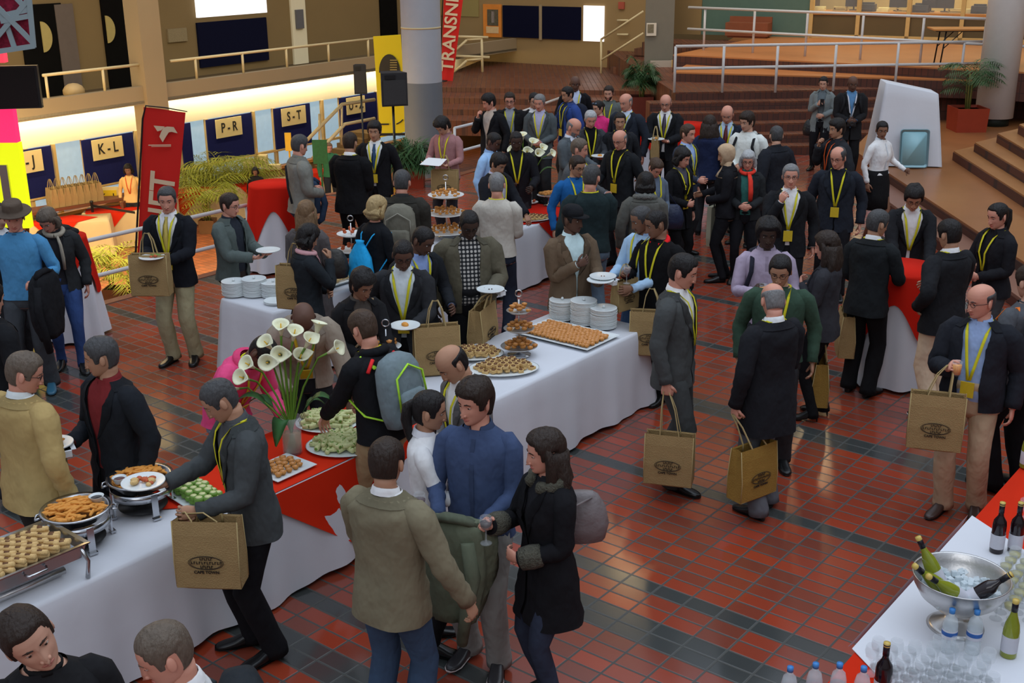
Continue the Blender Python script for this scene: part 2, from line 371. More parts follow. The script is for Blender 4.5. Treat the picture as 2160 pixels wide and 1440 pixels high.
# gallery railing
def gr(px, py): s_, z_ = lpix(px, py, FN - 0.06); return s_
sL, sC0, sC1, sR = gr(92, 175), gr(296, 150), gr(360, 140), gr(800, 88)
for a_, b_, pp, lab in ((sL, sC0, (92, 214), 'cream gallery railing left of the square column'), (sC1, sR, (412, 512, 605, 694, 778), 'cream gallery railing right of the square column')):
    rail('railing', [lpt(a_, FN - 0.06, 1.20), lpt(b_, FN - 0.06, 1.20)], [0.43], [lpt(gr(p, 130), FN - 0.06, 1.20) for p in pp], M_RAILW, lab, r=0.03)
# square column at the gallery edge
s0, _ = lpix(296, 150, FN); s1, _ = lpix(360, 150, FN)
struct(lbox('column_1', s0 + .02, s1 - .22, -2.1, 6.0, FN - 0.35, FN + 0.10, M_BEIGE))
# ball ornament on the gallery
s_, z_ = lpix(155, 186, 0.8); b = MB(); b.ell(lpt(s_, 0.8, 1.14), (0.22, 0.22, 0.17)); tag(b.build('lamp_globe', mat('cream_globe', lin(190, 160, 110), rough=0.5, var=0.1)), 'cream globe resting on the gallery floor behind the railing', 'globe lamp')
# round central column
cc = at(897, 345, 0.0); 
b = MB(); b.lathe([(0.36, -2.1), (0.36, 1.52)], (cc[0], cc[1], 0), 32, cap0=False, cap1=False); b.mi = 1; b.lathe([(0.36, 1.52), (0.36, 7)], (cc[0], cc[1], 0), 32, cap0=False, cap1=False)
b.mi = 2; b.lathe([(0.365, 2.47), (0.365, 2.50)], (cc[0], cc[1], 0), 32)
struct(b.build('column_2', [mat('grey_column_paint', lin(112, 118, 124), rough=0.6, var=0.05), mat('pale_column_paint', lin(176, 180, 186), rough=0.6, var=0.05), M_RAILW]))

# ---- back wall with notice boards
Wb0 = at(1000, 128, 0.5); Wb1 = at(1330, 145, 0.5); wd = Wb1 - Wb0; wd /= np.linalg.norm(wd); wn_ = np.array([wd[1], -wd[0], 0])
wang = math.atan2(wd[1], wd[0])
def bpt(s, n, z): return Wb0 + s * wd + n * wn_ + (z - 0.5) * LZ
def bpix(px, py, n=0.0): p = atpl(px, py, Wb0 + n * wn_, wn_); return float((p - Wb0) @ wd), float(p[2])
def bbox(name, s0, s1, z0, z1, n0, n1, m_): return boxo(name, bpt((s0 + s1) / 2, (n0 + n1) / 2, (z0 + z1) / 2), (abs(s1 - s0), abs(n1 - n0), abs(z1 - z0)), m_, wang)
def brect(name, x0, y0, x1, y1, n0, th, m_):
    mx_, my_ = (x0 + x1) / 2, (y0 + y1) / 2
    s0, _ = bpix(x0, my_, n0); s1, _ = bpix(x1, my_, n0); _, z0 = bpix(mx_, y0, n0); _, z1 = bpix(mx_, y1, n0)
    return bbox(name, s0, s1, z0, z1, n0, n0 + th, m_)
struct(bbox('wall_back', -6, 6.2, 0.3, 5, -0.2, 0, M_TAN))
struct(brect('trim_6', 920, -60, 1010, 34, 0.0, 0.03, mat('ochre_paint', lin(150, 134, 80), rough=0.7, var=0.05)))
def boardx(x0, y0, x1, y1, lab, m_, name='notice_board', cat='notice board'):
    o = brect(name, x0, y0, x1, y1, 0.0, 0.05, m_); tag(o, lab, cat); return o
boardx(1062, 12, 1139, 79, 'dark navy notice board left of the pair on the back wall', M_DKNAVY)
boardx(1145, 14, 1226, 83, 'dark navy notice board right of the pair on the back wall', M_DKNAVY)
for lab_, x0, x1 in (('a', 1139, 1145),):
    o_ = brect('trim_7', x0, 10, x1, 84, 0.0, 0.06, M_BEIGE); struct(o_)
boardx(1232, 12, 1275, 87, 'bright white lightbox screen on the back wall beside the navy boards', mat('white_screen', (1, 1, 1), emis=((0.93, 0.92, 0.95), 0.8), var=0.02), 'lit_display', 'display')
e = boardx(1021, 9, 1059, 78, 'orange framed poster with a dark arched picture on the back wall', mat('orange_poster', lin(226, 138, 52), rough=0.6, var=0.25, vscale=4), 'poster', 'poster')
for nm_, r_, m_ in (('picture', (1028, 20, 1051, 54), mat('poster_picture', lin(92, 84, 66), rough=0.7, var=0.6, vscale=18)), ('figure', (1037, 24, 1043, 48), mat('poster_white', lin(214, 198, 190), rough=0.7, var=0.1)), ('text_panel', (1026, 56, 1052, 70), mat('poster_pale', lin(224, 190, 140), rough=0.7, var=0.15, vscale=25))):
    o_ = brect(nm_, *r_, 0.05, 0.012, m_); o_.parent = e
o_ = brect('wall_box', 1306, 4, 1318, 19, 0.0, 0.06, mat('red_box', lin(170, 80, 60), rough=0.6, var=0.1)); tag(o_, 'small red alarm box on the tan back wall', 'alarm')
# back floor (raised brick) and its steps
bf = 0.5
def ray_xy(px, py, z): return at(px, py, z)[:2]
lev = [(0.13, 256), (0.26, 232), (0.39, 208), (0.5, 186)]
for i, (z_, y_) in enumerate(lev):
    A_, B_ = ray_xy(880, y_ - 3, z_), ray_xy(1440, y_ + 8, z_)
    d_ = (B_ - A_); nn = np.array([-d_[1], d_[0]]) / np.linalg.norm(d_)
    C_, D_ = B_ + nn * (14 - i * 0.2), A_ + nn * (14 - i * 0.2)
    o_ = prism('floor', [A_, B_, C_, D_], -0.2, z_, M_STEP); struct(o_)
# side stair by the back wall, its stepped wall and slanted handrails
st0 = at(1330, 135, 0.5)
for i in range(5):
    s_, _ = bpix(1312 + i * 16, 120, 0.6); o_ = bbox('floor', s_, s_ + 4, 0.4, 0.5 + 0.17 * (i + 1), 0.02, 1.3, M_STEP); struct(o_)
def bq(px, py, n): s, z = bpix(px, py, n); return bpt(s, n, z)
e = empty('stair_railing', bq(1268, 167, 1.4)); inv = np.array(e.location)
for a_, b_ in (((1268, 83), (1357, 24)), ((1268, 127), (1357, 70))):
    b = MB(); b.tube([bq(*a_, 1.4) - inv, bq(*b_, 1.4) - inv], 0.028, 8); b.build('handrail', M_RAILW, e)
b = MB(); b.tube([bq(1268, 167, 1.4) - inv, bq(1268, 82, 1.4) - inv], 0.03, 8); b.build('post', M_RAILW, e)
for yy in (43, 73):
    b = MB(); b.tube([bq(1302, yy, .1) - inv, bq(1325, yy, .1) - inv], 0.03, 8); b.build('rung', M_RAILW, e)
tag(e, 'cream slanting stair handrail in front of the tan back wall beside the white lightbox', 'railing')
# landing rail behind the tall red flag
def fq(px, py, y): return atpl(px, py, (0, y, 0), np.array([0, 1., 0]))
e = empty('landing_railing', fq(1018, 160, 33)); inv = np.array(e.location)
for pts in (((958, 77), (1030, 79)), ((958, 118), (1033, 121)), ((985, 84), (955, 112)), ((985, 127), (953, 156)), ((985, 84), (1018, 82)), ((985, 127), (1018, 124))):
    b = MB(); b.tube([fq(x, y, 33) - inv for x, y in pts], 0.035, 8); b.build('handrail', M_RAILW, e)
b = MB(); b.tube([fq(1018, 160, 33) - inv, fq(1016, 82, 33) - inv], 0.035, 8); b.build('post', M_RAILW, e)
b = MB(); b.box(fq(985, 163, 33) - inv, (0.7, 0.3, 0.06)); b.box(fq(958, 175, 33) - inv, (0.12, 0.3, 0.34)); b.build('landing_edge', M_RAILW, e, smooth=False)
tag(e, 'cream landing railing with slanting bars beside the tall red flag', 'railing')

# ---- terraces at the right
tz = 0.97
T0, T1 = ray_xy(1300, 194, tz), ray_xy(1425, 195, tz); T2 = ray_xy(2032, 184, tz); td = (T2 - T1) / np.linalg.norm(T2 - T1); tn = np.array([td[1], -td[0]])
T3 = T2 + td * 8
struct(prism('floor', [T1, T3, T3 - tn * 12, T1 - tn * 12], -0.1, tz, [M_STEP]))
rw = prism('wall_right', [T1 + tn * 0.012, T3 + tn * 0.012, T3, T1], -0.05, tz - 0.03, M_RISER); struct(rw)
for i in range(5):
    z_ = tz - 0.16 * (i + 1); o1 = tn * 0.40 * (i + 1); o0 = tn * 0.40 * i
    a_, b_ = T1 - td * 0.6, T1 + td * (4.3 - .2 * i)
    struct(prism('floor', [a_ + o1, b_ + o1, b_ + o0 - tn * .05, a_ + o0 - tn * .05], -0.1, z_, M_STEP))
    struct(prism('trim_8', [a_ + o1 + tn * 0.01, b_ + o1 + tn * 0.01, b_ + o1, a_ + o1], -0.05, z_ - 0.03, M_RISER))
# upper terrace edges
for z_, pa, pb in ((1.17, (1420, 152), (2160, 172)), (1.38, (1420, 115), (2160, 152))):
    a_, b_ = ray_xy(*pa, z_), ray_xy(*pb, z_); d_ = (b_ - a_) / np.linalg.norm(b_ - a_); nn = np.array([d_[1], -d_[0]])
    b_ = b_ + d_ * 3
    struct(prism('floor', [a_, b_, b_ - nn * 16, a_ - nn * 16], 0.8, z_, mat('terrace_top', lin(186, 118, 66), rough=0.4, var=0.15, vscale=1.5)))
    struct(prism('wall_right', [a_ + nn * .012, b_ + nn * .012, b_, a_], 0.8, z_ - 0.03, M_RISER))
UZ = 1.38
# lower terrace railing
tp = [np.array([*ray_xy(x, y, tz), tz]) for x, y in ((1422, 195), (1523, 195), (1635, 195), (1757, 192), (1887, 187), (2024, 184))]
ztop = 0.94
rail('railing', [tp[0], tp[-1] + np.array([*td, 0]) * 1.2], [0.48, 0.92], tp, M_RAIL, 'long white two-bar railing along the brick terrace ledge at right', r=0.03)
up_ = [np.array([*ray_xy(x, y, UZ), UZ]) for x, y in ((1486, 107), (1590, 113), (1701, 120), (1818, 127), (1945, 135), (2075, 145), (2200, 154))]
up_ = [p + np.array([0, .15, 0]) for p in up_]
rail('railing', [up_[0] + (up_[0] - up_[1]) * .35, up_[-1]], [0.48, 0.98], up_, M_RAIL, 'white railing along the upper floor in front of the lit shopfront', r=0.03)
# shopfront of the upper floor
G0 = at(1455, 72, UZ); G1 = at(2160, 92, UZ); gd = G1 - G0; gd /= np.linalg.norm(gd); gn = np.array([gd[1], -gd[0], 0]); gang = math.atan2(gd[1], gd[0])
def gpt(s, n, z): return G0 + s * gd + n * gn + (z - UZ) * LZ
def gpix(px, py, n=0.0): p = atpl(px, py, G0 + n * gn, gn); return float((p - G0) @ gd), float(p[2])
def gbox(name, s0, s1, z0, z1, n0, n1, m_, parent=None): return boxo(name, gpt((s0 + s1) / 2, (n0 + n1) / 2, (z0 + z1) / 2), (abs(s1 - s0), abs(n1 - n0), abs(z1 - z0)), m_, gang, parent)
sT0, _ = gpix(1480, 40); sT1, _ = gpix(1710, 40); sE = gpix(2160, 60)[0] + 2
struct(gbox('wall_back', sT0, sT1, UZ, 4.5, -0.15, 0, mat('teal_wall', lin(88, 116, 104), rough=0.7, var=0.08)))
struct(gbox('wall_back', -2.5, sT0, UZ, 4.5, -0.1, 0.05, M_TAN)) 
struct(gbox('wall_back', sT1, sE, UZ, UZ + 0.62, -0.1, 0, mat('smoky_panel', lin(98, 84, 56), rough=0.35, var=0.35, vscale=0.9)))
struct(gbox('window_3', sT1, sE, UZ + 0.66, 4.2, -0.04, -0.03, M_GLASS))
struct(gbox('trim_9', sT1, sE, UZ + 0.60, UZ + 0.68, -0.8, 0.05, M_SILL))
struct(gbox('trim_9', sT1, sE, UZ, UZ + 0.10, -0.1, 0.06, M_FRAME))
for px in (1712, 1811, 1917, 2031, 2155):
    s_, _ = gpix(px, 30); struct(gbox('trim_10', s_ - 0.05, s_ + 0.05, UZ, 4.2, -0.1, 0.06, M_FRAME))
struct(gbox('wall_back', sT1 - .5, sE, UZ, 4.5, -3.6, -3.5, mat('office_wall', lin(190, 170, 110), rough=0.8, var=0.3, vscale=0.8)))
struct(gbox('floor', sT1 - .5, sE, UZ + 0.4, UZ + 0.5, -3.5, -0.8, M_SILL))
area('office_light', gpt((sT1 + sE) / 2, -1.8, 4.1), gpt((sT1 + sE) / 2, -1.8, 0), 8, 1.5, 130, (1.0, 0.85, 0.5))
# clutter on the office counter
cl = [(1728, 8, 36, 'paper', 0), (1772, 6, 30, 'tray', 0), (1800, -2, 22, 'monitor', 1), (1830, 4, 26, 'printer', 1), (1862, -4, 24, 'paper', 0), (1893, 3, 28, 'monitor', 1), (1905, 10, 28, 'tray', 0), (1942, 2, 30, 'printer', 1), (1962, -6, 30, 'monitor', 1), (1992, 0, 34, 'monitor', 1), (2015, 8, 34, 'tray', 0), (2048, 6, 30, 'paper', 0), (2066, 18, 34, 'printer', 1)]
colors_ = {'paper': lin(235, 225, 160), 'tray': lin(190, 170, 110), 'monitor': (0.03, 0.03, 0.035), 'printer': (0.05, 0.055, 0.06)}
ordn = {'paper': ['leftmost', 'middle', 'right hand'], 'tray': ['left hand', 'middle', 'right hand'], 'monitor': ['leftmost', 'second', 'third', 'rightmost'], 'printer': ['leftmost', 'middle', 'rightmost']}
cnt_ = {}
for i, (px, y0, y1, kd, dk) in enumerate(cl):
    s_, z0 = gpix(px, 26, -0.4); h_ = {'paper': 0.10, 'tray': 0.16, 'monitor': 0.34, 'printer': 0.22}[kd]
    e = empty({'paper': 'paper_stack', 'tray': 'desk_tray', 'monitor': 'computer_monitor', 'printer': 'desk_printer'}[kd], gpt(s_, -0.4, UZ + 0.68), gang)
    b = MB()
    if kd == 'monitor': b.box((0, 0, 0.03), (0.2, 0.16, 0.02)); b.box((0, 0.0, 0.08), (0.04, 0.03, 0.1)); b.box((0, 0, 0.25), (0.44, 0.04, 0.28))
    elif kd == 'printer': b.box((0, 0, 0.09), (0.40, 0.3, 0.18)); b.box((0, -0.16, 0.06), (0.26, 0.12, 0.02)); b.box((0, 0.05, 0.2), (0.3, 0.14, 0.05))
    elif kd == 'tray': b.box((0, 0, 0.02), (0.34, 0.26, 0.03)); b.box((0, 0, 0.09), (0.34, 0.26, 0.02)); b.box((-.16, 0, .06), (.02, .26, .1)); b.box((.16, 0, .06), (.02, .26, .1))
    else: b.box((0, 0, 0.03), (0.30, 0.22, 0.06)); b.box((0.02, 0.01, 0.08), (0.28, 0.21, 0.04), 0.15)
    b.build('body', mat('clutter_' + kd, colors_[kd], rough=0.6, var=0.2), e, smooth=False)
    k_ = cnt_.get(kd, 0); cnt_[kd] = k_ + 1
    tag(e, '%s %s on the counter behind the shopfront glass' % (ordn[kd][k_], {'paper': 'stack of pale papers', 'tray': 'tan desk tray', 'monitor': 'black computer monitor', 'printer': 'dark desk printer'}[kd]), kd)
# brown bench in front of teal wall
s0, _ = gpix(1533, 60, 0.6); s1, _ = gpix(1622, 60, 0.6)
b = MB(); c_ = gpt((s0 + s1) / 2, 0.5, UZ)
b.box((0, 0, 0.22), (s1 - s0, 0.5, 0.34)); b.box((0, 0.2, 0.44), (s1 - s0, 0.08, 0.18)); b.box((0, 0, .03), (s1 - s0 - .1, .4, .06))
o_ = b.build('bench', mat('brown_bench', lin(140, 78, 48), rough=0.6, var=0.15), smooth=False, loc=c_); o_.rotation_euler.z = gang; tag(o_, 'low brown bench in front of the teal wall', 'bench')
# folding table on the upper floor
fc = (at(2030, 148, UZ) + at(2190, 158, UZ)) / 2; fc[1] += 1.4
e = empty('folding_table', (fc[0], fc[1], UZ), -0.12)
b = MB(); b.box((0, 0, 0.74), (1.9, 0.75, 0.03)); b.build('tabletop', M_SILL, e, smooth=False)
b = MB(); b.box((0, 0, 0.715), (1.8, 0.68, 0.02)); b.build('apron', M_BLACK, e, smooth=False)
for sx_ in (-0.75, 0.75):
    for sy_ in (-0.28, 0.28):
        b = MB(); b.tube([(sx_ * .92, sy_, 0.71), (sx_, sy_, 0)], 0.016, 6); b.tube([(sx_ * .5, sy_, 0.7), (sx_ * .97, sy_, 0.35)], 0.01, 6); b.build('leg', M_BLACK, e)
tag(e, 'folding table with orange wood top and black legs behind the right column', 'table')
# columns at mid and right
mc = at(1388, 214, 0.1); mc = np.array([mc[0], mc[1] + .2, 0])
b = MB(); b.lathe([(0.49, 0), (0.49, 3.35)], (mc[0], mc[1], 0), 4, M=Matrix.Rotation(math.radians(45 - 6), 3, 'Z')); b.mi = 1
b.lathe([(0.50, 3.3), (0.50, 3.42)], (mc[0], mc[1], 0), 4, M=Matrix.Rotation(math.radians(45 - 6), 3, 'Z')); b.mi = 2; b.lathe([(0.49, 3.42), (0.49, 7)], (mc[0], mc[1], 0), 4, M=Matrix.Rotation(math.radians(45 - 6), 3, 'Z'))
struct(flat(b.build('column_3', [mat('grey_column_dark', lin(116, 112, 100), rough=0.6, var=0.06), mat('green_band', lin(60, 110, 84), rough=0.6, var=.05), M_TAN])))
cy = mc[1] - 0.385
e = empty('notice', fq(1374, 62, cy)); inv = np.array(e.location)
b = MB(); b.box((0, 0, 0), (0.24, 0.02, 0.30)); b.build('sheet', mat('white_paper', lin(214, 206, 190), rough=.7, var=.05), e, smooth=False)
b = MB(); b.box((-0.02, -0.014, 0.02), (0.15, 0.01, 0.2)); b.build('picture', mat('notice_print', lin(120, 112, 90), rough=.7, var=.6, vscale=30), e, smooth=False)
tag(e, 'small white notice with a picture taped on the middle grey column', 'notice')
e = empty('leaning_board', fq(1392, 200, cy - .15)); b = MB(); b.box((0, 0, 0.42), (0.52, 0.05, 0.80)); b.build('board', mat('pale_board', lin(176, 166, 152), rough=.6, var=.05), e, smooth=False); b = MB(); b.box((0.27, -0.01, .42), (.03, .06, .82)); b.build('edge_trim', M_FRAME, e, smooth=False)
tag(e, 'pale plain panel board leaning at the foot of the middle column behind the palm', 'panel')
rc = at(2106, 268, 0.3); rc = np.array([rc[0], rc[1] + 0.3, 0])
b = MB(); b.lathe([(0.30, 0.3), (0.30, 0.5)], (rc[0], rc[1], 0), 28); b.mi = 1; b.lathe([(0.37, 0.46), (0.37, 7)], (rc[0], rc[1], 0), 28)
struct(b.build('column_4', [mat('dark_green_base', lin(20, 34, 30), rough=0.5, var=.1), mat('pale_column_paint2', lin(222, 222, 222), rough=0.6, var=0.05)]))
# right platform with two risers and stair
pe = [at(1855, 352, 0.30)[:2], at(2160, 552, 0.30)[:2]]; pd = (pe[1] - pe[0]) / np.linalg.norm(pe[1] - pe[0]); pn = np.array([-pd[1], pd[0]])
if pn[0] < 0: pn = -pn
pe1 = pe[1] + pd * 6
struct(prism('floor', [pe[0], pe1, pe1 + pn * 9, T3 + pn * 1, T1 + td * 4.35, pe[0] - pd * 1.7 + pn * .0], -0.1, 0.30, mat('platform_tile', lin(150, 96, 56), rough=0.32, var=0.2, vscale=2)))
struct(prism('trim_11', [pe[0] - pn * .012, pe1 - pn * .012, pe1, pe[0]], 0.13, 0.27, M_RISER))
struct(prism('floor', [pe[0] - pn * .42, pe1 - pn * .42, pe1, pe[0]], -0.1, 0.15, mat('tread_tile', lin(132, 92, 76), rough=0.4, var=0.15, vscale=2)))
struct(prism('trim_11', [pe[0] - pn * .432, pe1 - pn * .432, pe1 - pn * .42, pe[0] - pn * .42], 0, 0.12, M_RISER))
stz = [((2012, 318), (2160, 412)), ((2057, 300), (2160, 362)), ((2105, 281), (2160, 313)), ((2150, 262), (2200, 290))]
for i, (pa, pb) in enumerate(stz):
    z_ = 0.30 + 0.16 * (i + 1); a_, b_ = at(*pa, z_)[:2], at(*pb, z_)[:2]; d_ = (b_ - a_) / np.linalg.norm(b_ - a_); b_ = b_ + d_ * 4; nn = np.array([-d_[1], d_[0]])
    if nn[0] < 0: nn = -nn
    side = np.array([0.75, 0.66])
    struct(prism('floor', [a_, b_, b_ + nn * 7, a_ + side * 5], 0.2, z_, mat('stair_tile', lin(160, 108, 62), rough=0.4, var=0.15, vscale=2)))
    struct(prism('trim_12', [a_ - nn * .01, b_ - nn * .01, b_, a_], 0.2, z_ - 0.025, M_RISER))
o_ = boxo('light_switch', fq(2149, 204, T2[1] + .0), (0.07, 0.03, 0.1), mat('white_plate', lin(210, 200, 185), rough=.5, var=.03)); o_.location.y -= 0.08; tag(o_, 'small white switch plate on the brick wall right of the column', 'switch')
# enclosing far walls and side walls so that the hall is closed
struct(boxo('wall_back', (5, 41, 4), (50, 0.3, 14), M_TAN2))
struct(boxo('wall_right', (17.5, 20, 4), (0.3, 50, 14), M_TAN2))

# ---- stairs from lower hall with slanted rails (lit), by the U - Z sign
def sq(px, py): return lpt(*(lambda q: (q[0], 1.0, q[1]))(lpix(px, py, 1.0)))
e = empty('stair_railing', sq(676, 335)); inv = np.array(e.location)
for pts in (((647, 296), (722, 220), (790, 210)), ((660, 333), (727, 262), (790, 250))):
    b = MB(); b.tube([sq(*p) - inv for p in pts], 0.045, 8); b.build('handrail', M_RAILW, e)
for (x, y0, y1) in ((674, 240, 340), (721, 218, 305)):
    b = MB(); b.tube([sq(x, y0) - inv, sq(x, y1) - inv], 0.03, 8); b.build('post', M_RAILW, e)
tag(e, 'cream slanting stair railing rising toward the sign U - Z', 'railing')
M_STAIR = mat('stair_side', lin(120, 92, 52), rough=.7, var=.1)
b = MB()
for i in range(7):
    s_, z_ = lpix(668 + i * 12, 350 - i * 12, 0.2); b.box(lpt(s_ + .25, 0.45, (z_ - 2.1) / 2), (0.5, 0.7, z_ + 2.1), a2)
struct(b.build('trim_13', M_STAIR, smooth=False))

# assumed unseen high windows of the far wall, warm glow added for tile reflections
M_ASSUMEDWIN = mat('assumed_warm_window', (0.9, 0.8, 0.6), emis=((1.0, 0.72, 0.38), 5.0), var=0.02)
struct(boxo('wall_back', (5, 41, 17), (50, 0.3, 13), M_TAN2))
for nm_, (x_, z0_, z1_, w_) in {'assumed_window_4': (4.5, 14.6, 20.2, 1.1), 'assumed_window_5': (11.3, 13.4, 17.4, .8), 'assumed_window_6': (9.6, 14.0, 18.0, .6)}.items():
    struct(boxo(nm_, (x_, 40.75, (z0_ + z1_) / 2), (w_, 0.1, z1_ - z0_), M_ASSUMEDWIN))
# ------------------------------------------------------------ people
def Rx(a): c, s = math.cos(a), math.sin(a); return np.array([[1, 0, 0], [0, c, -s], [0, s, c]])
def Ry(a): c, s = math.cos(a), math.sin(a); return np.array([[c, 0, s], [0, 1, 0], [-s, 0, c]])
def Rz(a): c, s = math.cos(a), math.sin(a); return np.array([[c, -s, 0], [s, c, 0], [0, 0, 1]])
def unit(v): v = np.asarray(v, float); return v / (np.linalg.norm(v) + 1e-9)
SKINS = {'w': (0.60, 0.33, 0.23), 'p': (0.66, 0.31, 0.22), 't': (0.47, 0.25, 0.155), 'm': (0.26, 0.13, 0.08), 'b': (0.125, 0.062, 0.042), 'd': (0.065, 0.036, 0.026)}
HAIRC = {'black': (0.012, 0.010, 0.010), 'dkbrown': (0.028, 0.017, 0.012), 'brown': (0.06, 0.035, 0.022), 'ltbrown': (0.17, 0.10, 0.05), 'blond': (0.42, 0.30, 0.14), 'grey': (0.20, 0.20, 0.20), 'dkgrey': (0.06, 0.06, 0.062), 'white': (0.42, 0.43, 0.44), 'greybrown': (0.13, 0.10, 0.075)}
def skin_mat(k):
    c = SKINS[k]; return mat('skin_' + k, c, rough=0.55, spec=0.35, var=0.10, vscale=14)
def hair_mat(k): return mat('hair_' + k, HAIRC[k], rough=0.6, spec=0.4, var=0.35, vscale=40, bump=(70, 0.6, (1, 1, 0.25)))
M_EYEW = mat('eye_white', (0.55, 0.52, 0.48), rough=0.3, var=0.02); M_IRIS = mat('eye_dark', (0.02, 0.013, 0.01), rough=0.25, var=0.05)
LIPS = {k: mat('lips_' + k, tuple(a * b for a, b in zip(v, (0.80, 0.55, 0.60))), rough=0.5, var=0.05) for k, v in SKINS.items()}
M_LAN = mat('lanyard_yellow', lin(212, 204, 30), rough=0.7, var=0.10, vscale=60); M_BADGE = mat('badge_yellow', lin(208, 178, 36), rough=0.6, var=0.12, vscale=40)
M_LANO = mat('lanyard_orange', lin(220, 90, 30), rough=0.7, var=0.1); M_LANW = mat('lanyard_pale', lin(200, 205, 215), rough=.7, var=.05)

HT = np.array([  # z, halfwidth, front, back
    (-0.118, 0.010, 0.050, -0.030), (-0.113, 0.030, 0.072, -0.010), (-0.100, 0.045, 0.082, 0.020), (-0.082, 0.056, 0.084, 0.050), (-0.060, 0.064, 0.084, 0.076), (-0.035, 0.070, 0.086, 0.090),
    (-0.010, 0.074, 0.086, 0.098), (0.018, 0.077, 0.090, 0.102), (0.045, 0.077, 0.089, 0.102), (0.070, 0.071, 0.080, 0.094), (0.090, 0.060, 0.066, 0.078), (0.106, 0.042, 0.046, 0.054), (0.116, 0.020, 0.022, 0.026), (0.119, 0.003, 0.003, 0.003)])
def head_rings(zs, N, feat=True, off=None, fem=False):
    """rings of the head: local x right(left of person +), y back +, z up. off(z, ang)->extra radius"""
    out = []
    an = np.linspace(0, 2 * math.pi, N, endpoint=False)
    for z in zs:
        hw, fr, bk = [np.interp(z, HT[:, 0], HT[:, k]) for k in (1, 2, 3)]
        if fem: hw *= 0.96
        s, c = np.sin(an), np.cos(an)   # c=1 front
        x = hw * np.sign(s) * np.abs(s) ** 0.9
        cy = 0.0
        y = np.where(c > 0, -(fr) * np.abs(c) ** 0.85, bk * np.abs(c) ** 0.9)
        if z < -0.06: y = np.where(c > 0, y, bk * np.abs(c))
        if feat:
            f = np.where(c > 0, 1.0, 0.0)
            g = lambda x0, sx, z0, sz: np.exp(-(((np.abs(x) - x0) / sx) ** 2 + ((z - z0) / sz) ** 2))
            t = np.clip((0.02 - z) / 0.055, 0, 1)
            if -0.052 < z < 0.02: y -= f * np.exp(-(x / (0.008 + 0.006 * t)) ** 2) * (0.006 + 0.020 * t)
            if -0.058 < z <= -0.047: y -= f * np.exp(-(x / 0.013) ** 2) * 0.008
            y += f * g(0.031, 0.016, 0.002, 0.013) * 0.010
            y -= f * g(0.030, 0.022, 0.024, 0.008) * 0.004
            y -= f * g(0.0, 0.022, -0.066, 0.006) * 0.005 + f * g(0.0, 0.020, -0.079, 0.006) * 0.005
            y += f * g(0.0, 0.024, -0.0725, 0.003) * 0.003
            y -= f * g(0.0, 0.018, -0.104, 0.012) * 0.006
            y -= f * g(0.042, 0.016, -0.03, 0.02) * 0.003
        if off is not None:
            o = off(z, an); L = np.sqrt(x * x + y * y + (z * 0.9) ** 2) + 1e-6
            x2 = x + o * x / L; y2 = y + o * y / L; z2 = z + o * z * 0.9 / L
            out.append(np.stack([x2, y2, z2], 1))
        else: out.append(np.stack([x, y, np.full(N, z)], 1))
    return out
def sstep(a, b, x): t = np.clip((x - a) / (b - a), 0, 1); return t * t * (3 - 2 * t)

TT = np.array([  # z, half width, front, back
    (0.30, 0.18, 0.15, 0.16), (0.45, 0.178, 0.145, 0.155), (0.62, 0.176, 0.13, 0.145), (0.80, 0.176, 0.112, 0.132), (0.88, 0.176, 0.108, 0.132), (0.95, 0.170, 0.108, 0.122), (1.05, 0.158, 0.110, 0.100), (1.15, 0.160, 0.112, 0.100),
    (1.25, 0.172, 0.114, 0.106), (1.34, 0.180, 0.108, 0.112), (1.39, 0.180, 0.096, 0.114), (1.425, 0.162, 0.078, 0.104), (1.45, 0.130, 0.064, 0.090), (1.475, 0.090, 0.054, 0.072), (1.50, 0.064, 0.050, 0.058), (1.53, 0.056, 0.050, 0.052)])
ARMP = {  # name: (x outward, forward, z), hand dir (outward, forward, up), palm normal (outward, forward, up), curl, in torso frame
    'down': ((.27, .03, .90), (0.05, .15, -1), (-1, 0, 0), .5),
    'bag': ((.26, .04, .89), (0.0, .05, -1), (-1, 0, 0), 1.5),
    'plate': ((.10, .33, 1.12), (-.35, .9, .05), (0, 0, 1), .5),
    'plate2': ((.16, .30, 1.10), (-.2, .95, .05), (0, 0, 1), .5),
    'glass': ((.12, .30, 1.20), (-.3, .6, .5), (-.9, .2, .1), 1.2),
    'mouth': ((.10, .20, 1.40), (-.3, .15, .8), (-.6, -.6, 0), 1.1),
    'chest': ((.05, .21, 1.26), (-.75, .2, .35), (0, -1, 0), .7),
    'belly': ((.07, .22, 1.06), (-.9, .25, .0), (0, -1, 0), .7),
    'pocket': ((.23, .02, .98), (-.2, .25, -1), (-1, 0, 0), .5),
    'hip': ((.24, .05, 1.03), (-.6, .5, -.5), (-.5, -.5, 0), .8),
    'fore': ((.17, .30, 1.08), (-.25, .95, .0), (-.9, 0, -.2), .7),
    'reach': ((.14, .48, 1.12), (-.1, .9, -.4), (0, .2, -1), .5),
    'reachlow': ((.14, .42, .95), (-.1, .6, -.8), (0, .2, -1), .6),
    'strap': ((.12, .15, 1.30), (-.35, -.1, .8), (0, -1, 0), 1.2),
    'behind': ((.16, -.16, 1.0), (-.7, -.1, -.4), (0, 1, 0), .6),
    'elbow': ((.20, .22, 1.10), (-.8, .5, 0), (0, 0, -1), .8),
    'gest': ((.18, .32, 1.22), (-.2, .7, .5), (-.3, .2, .8), .4),
}
PEOPLE = []
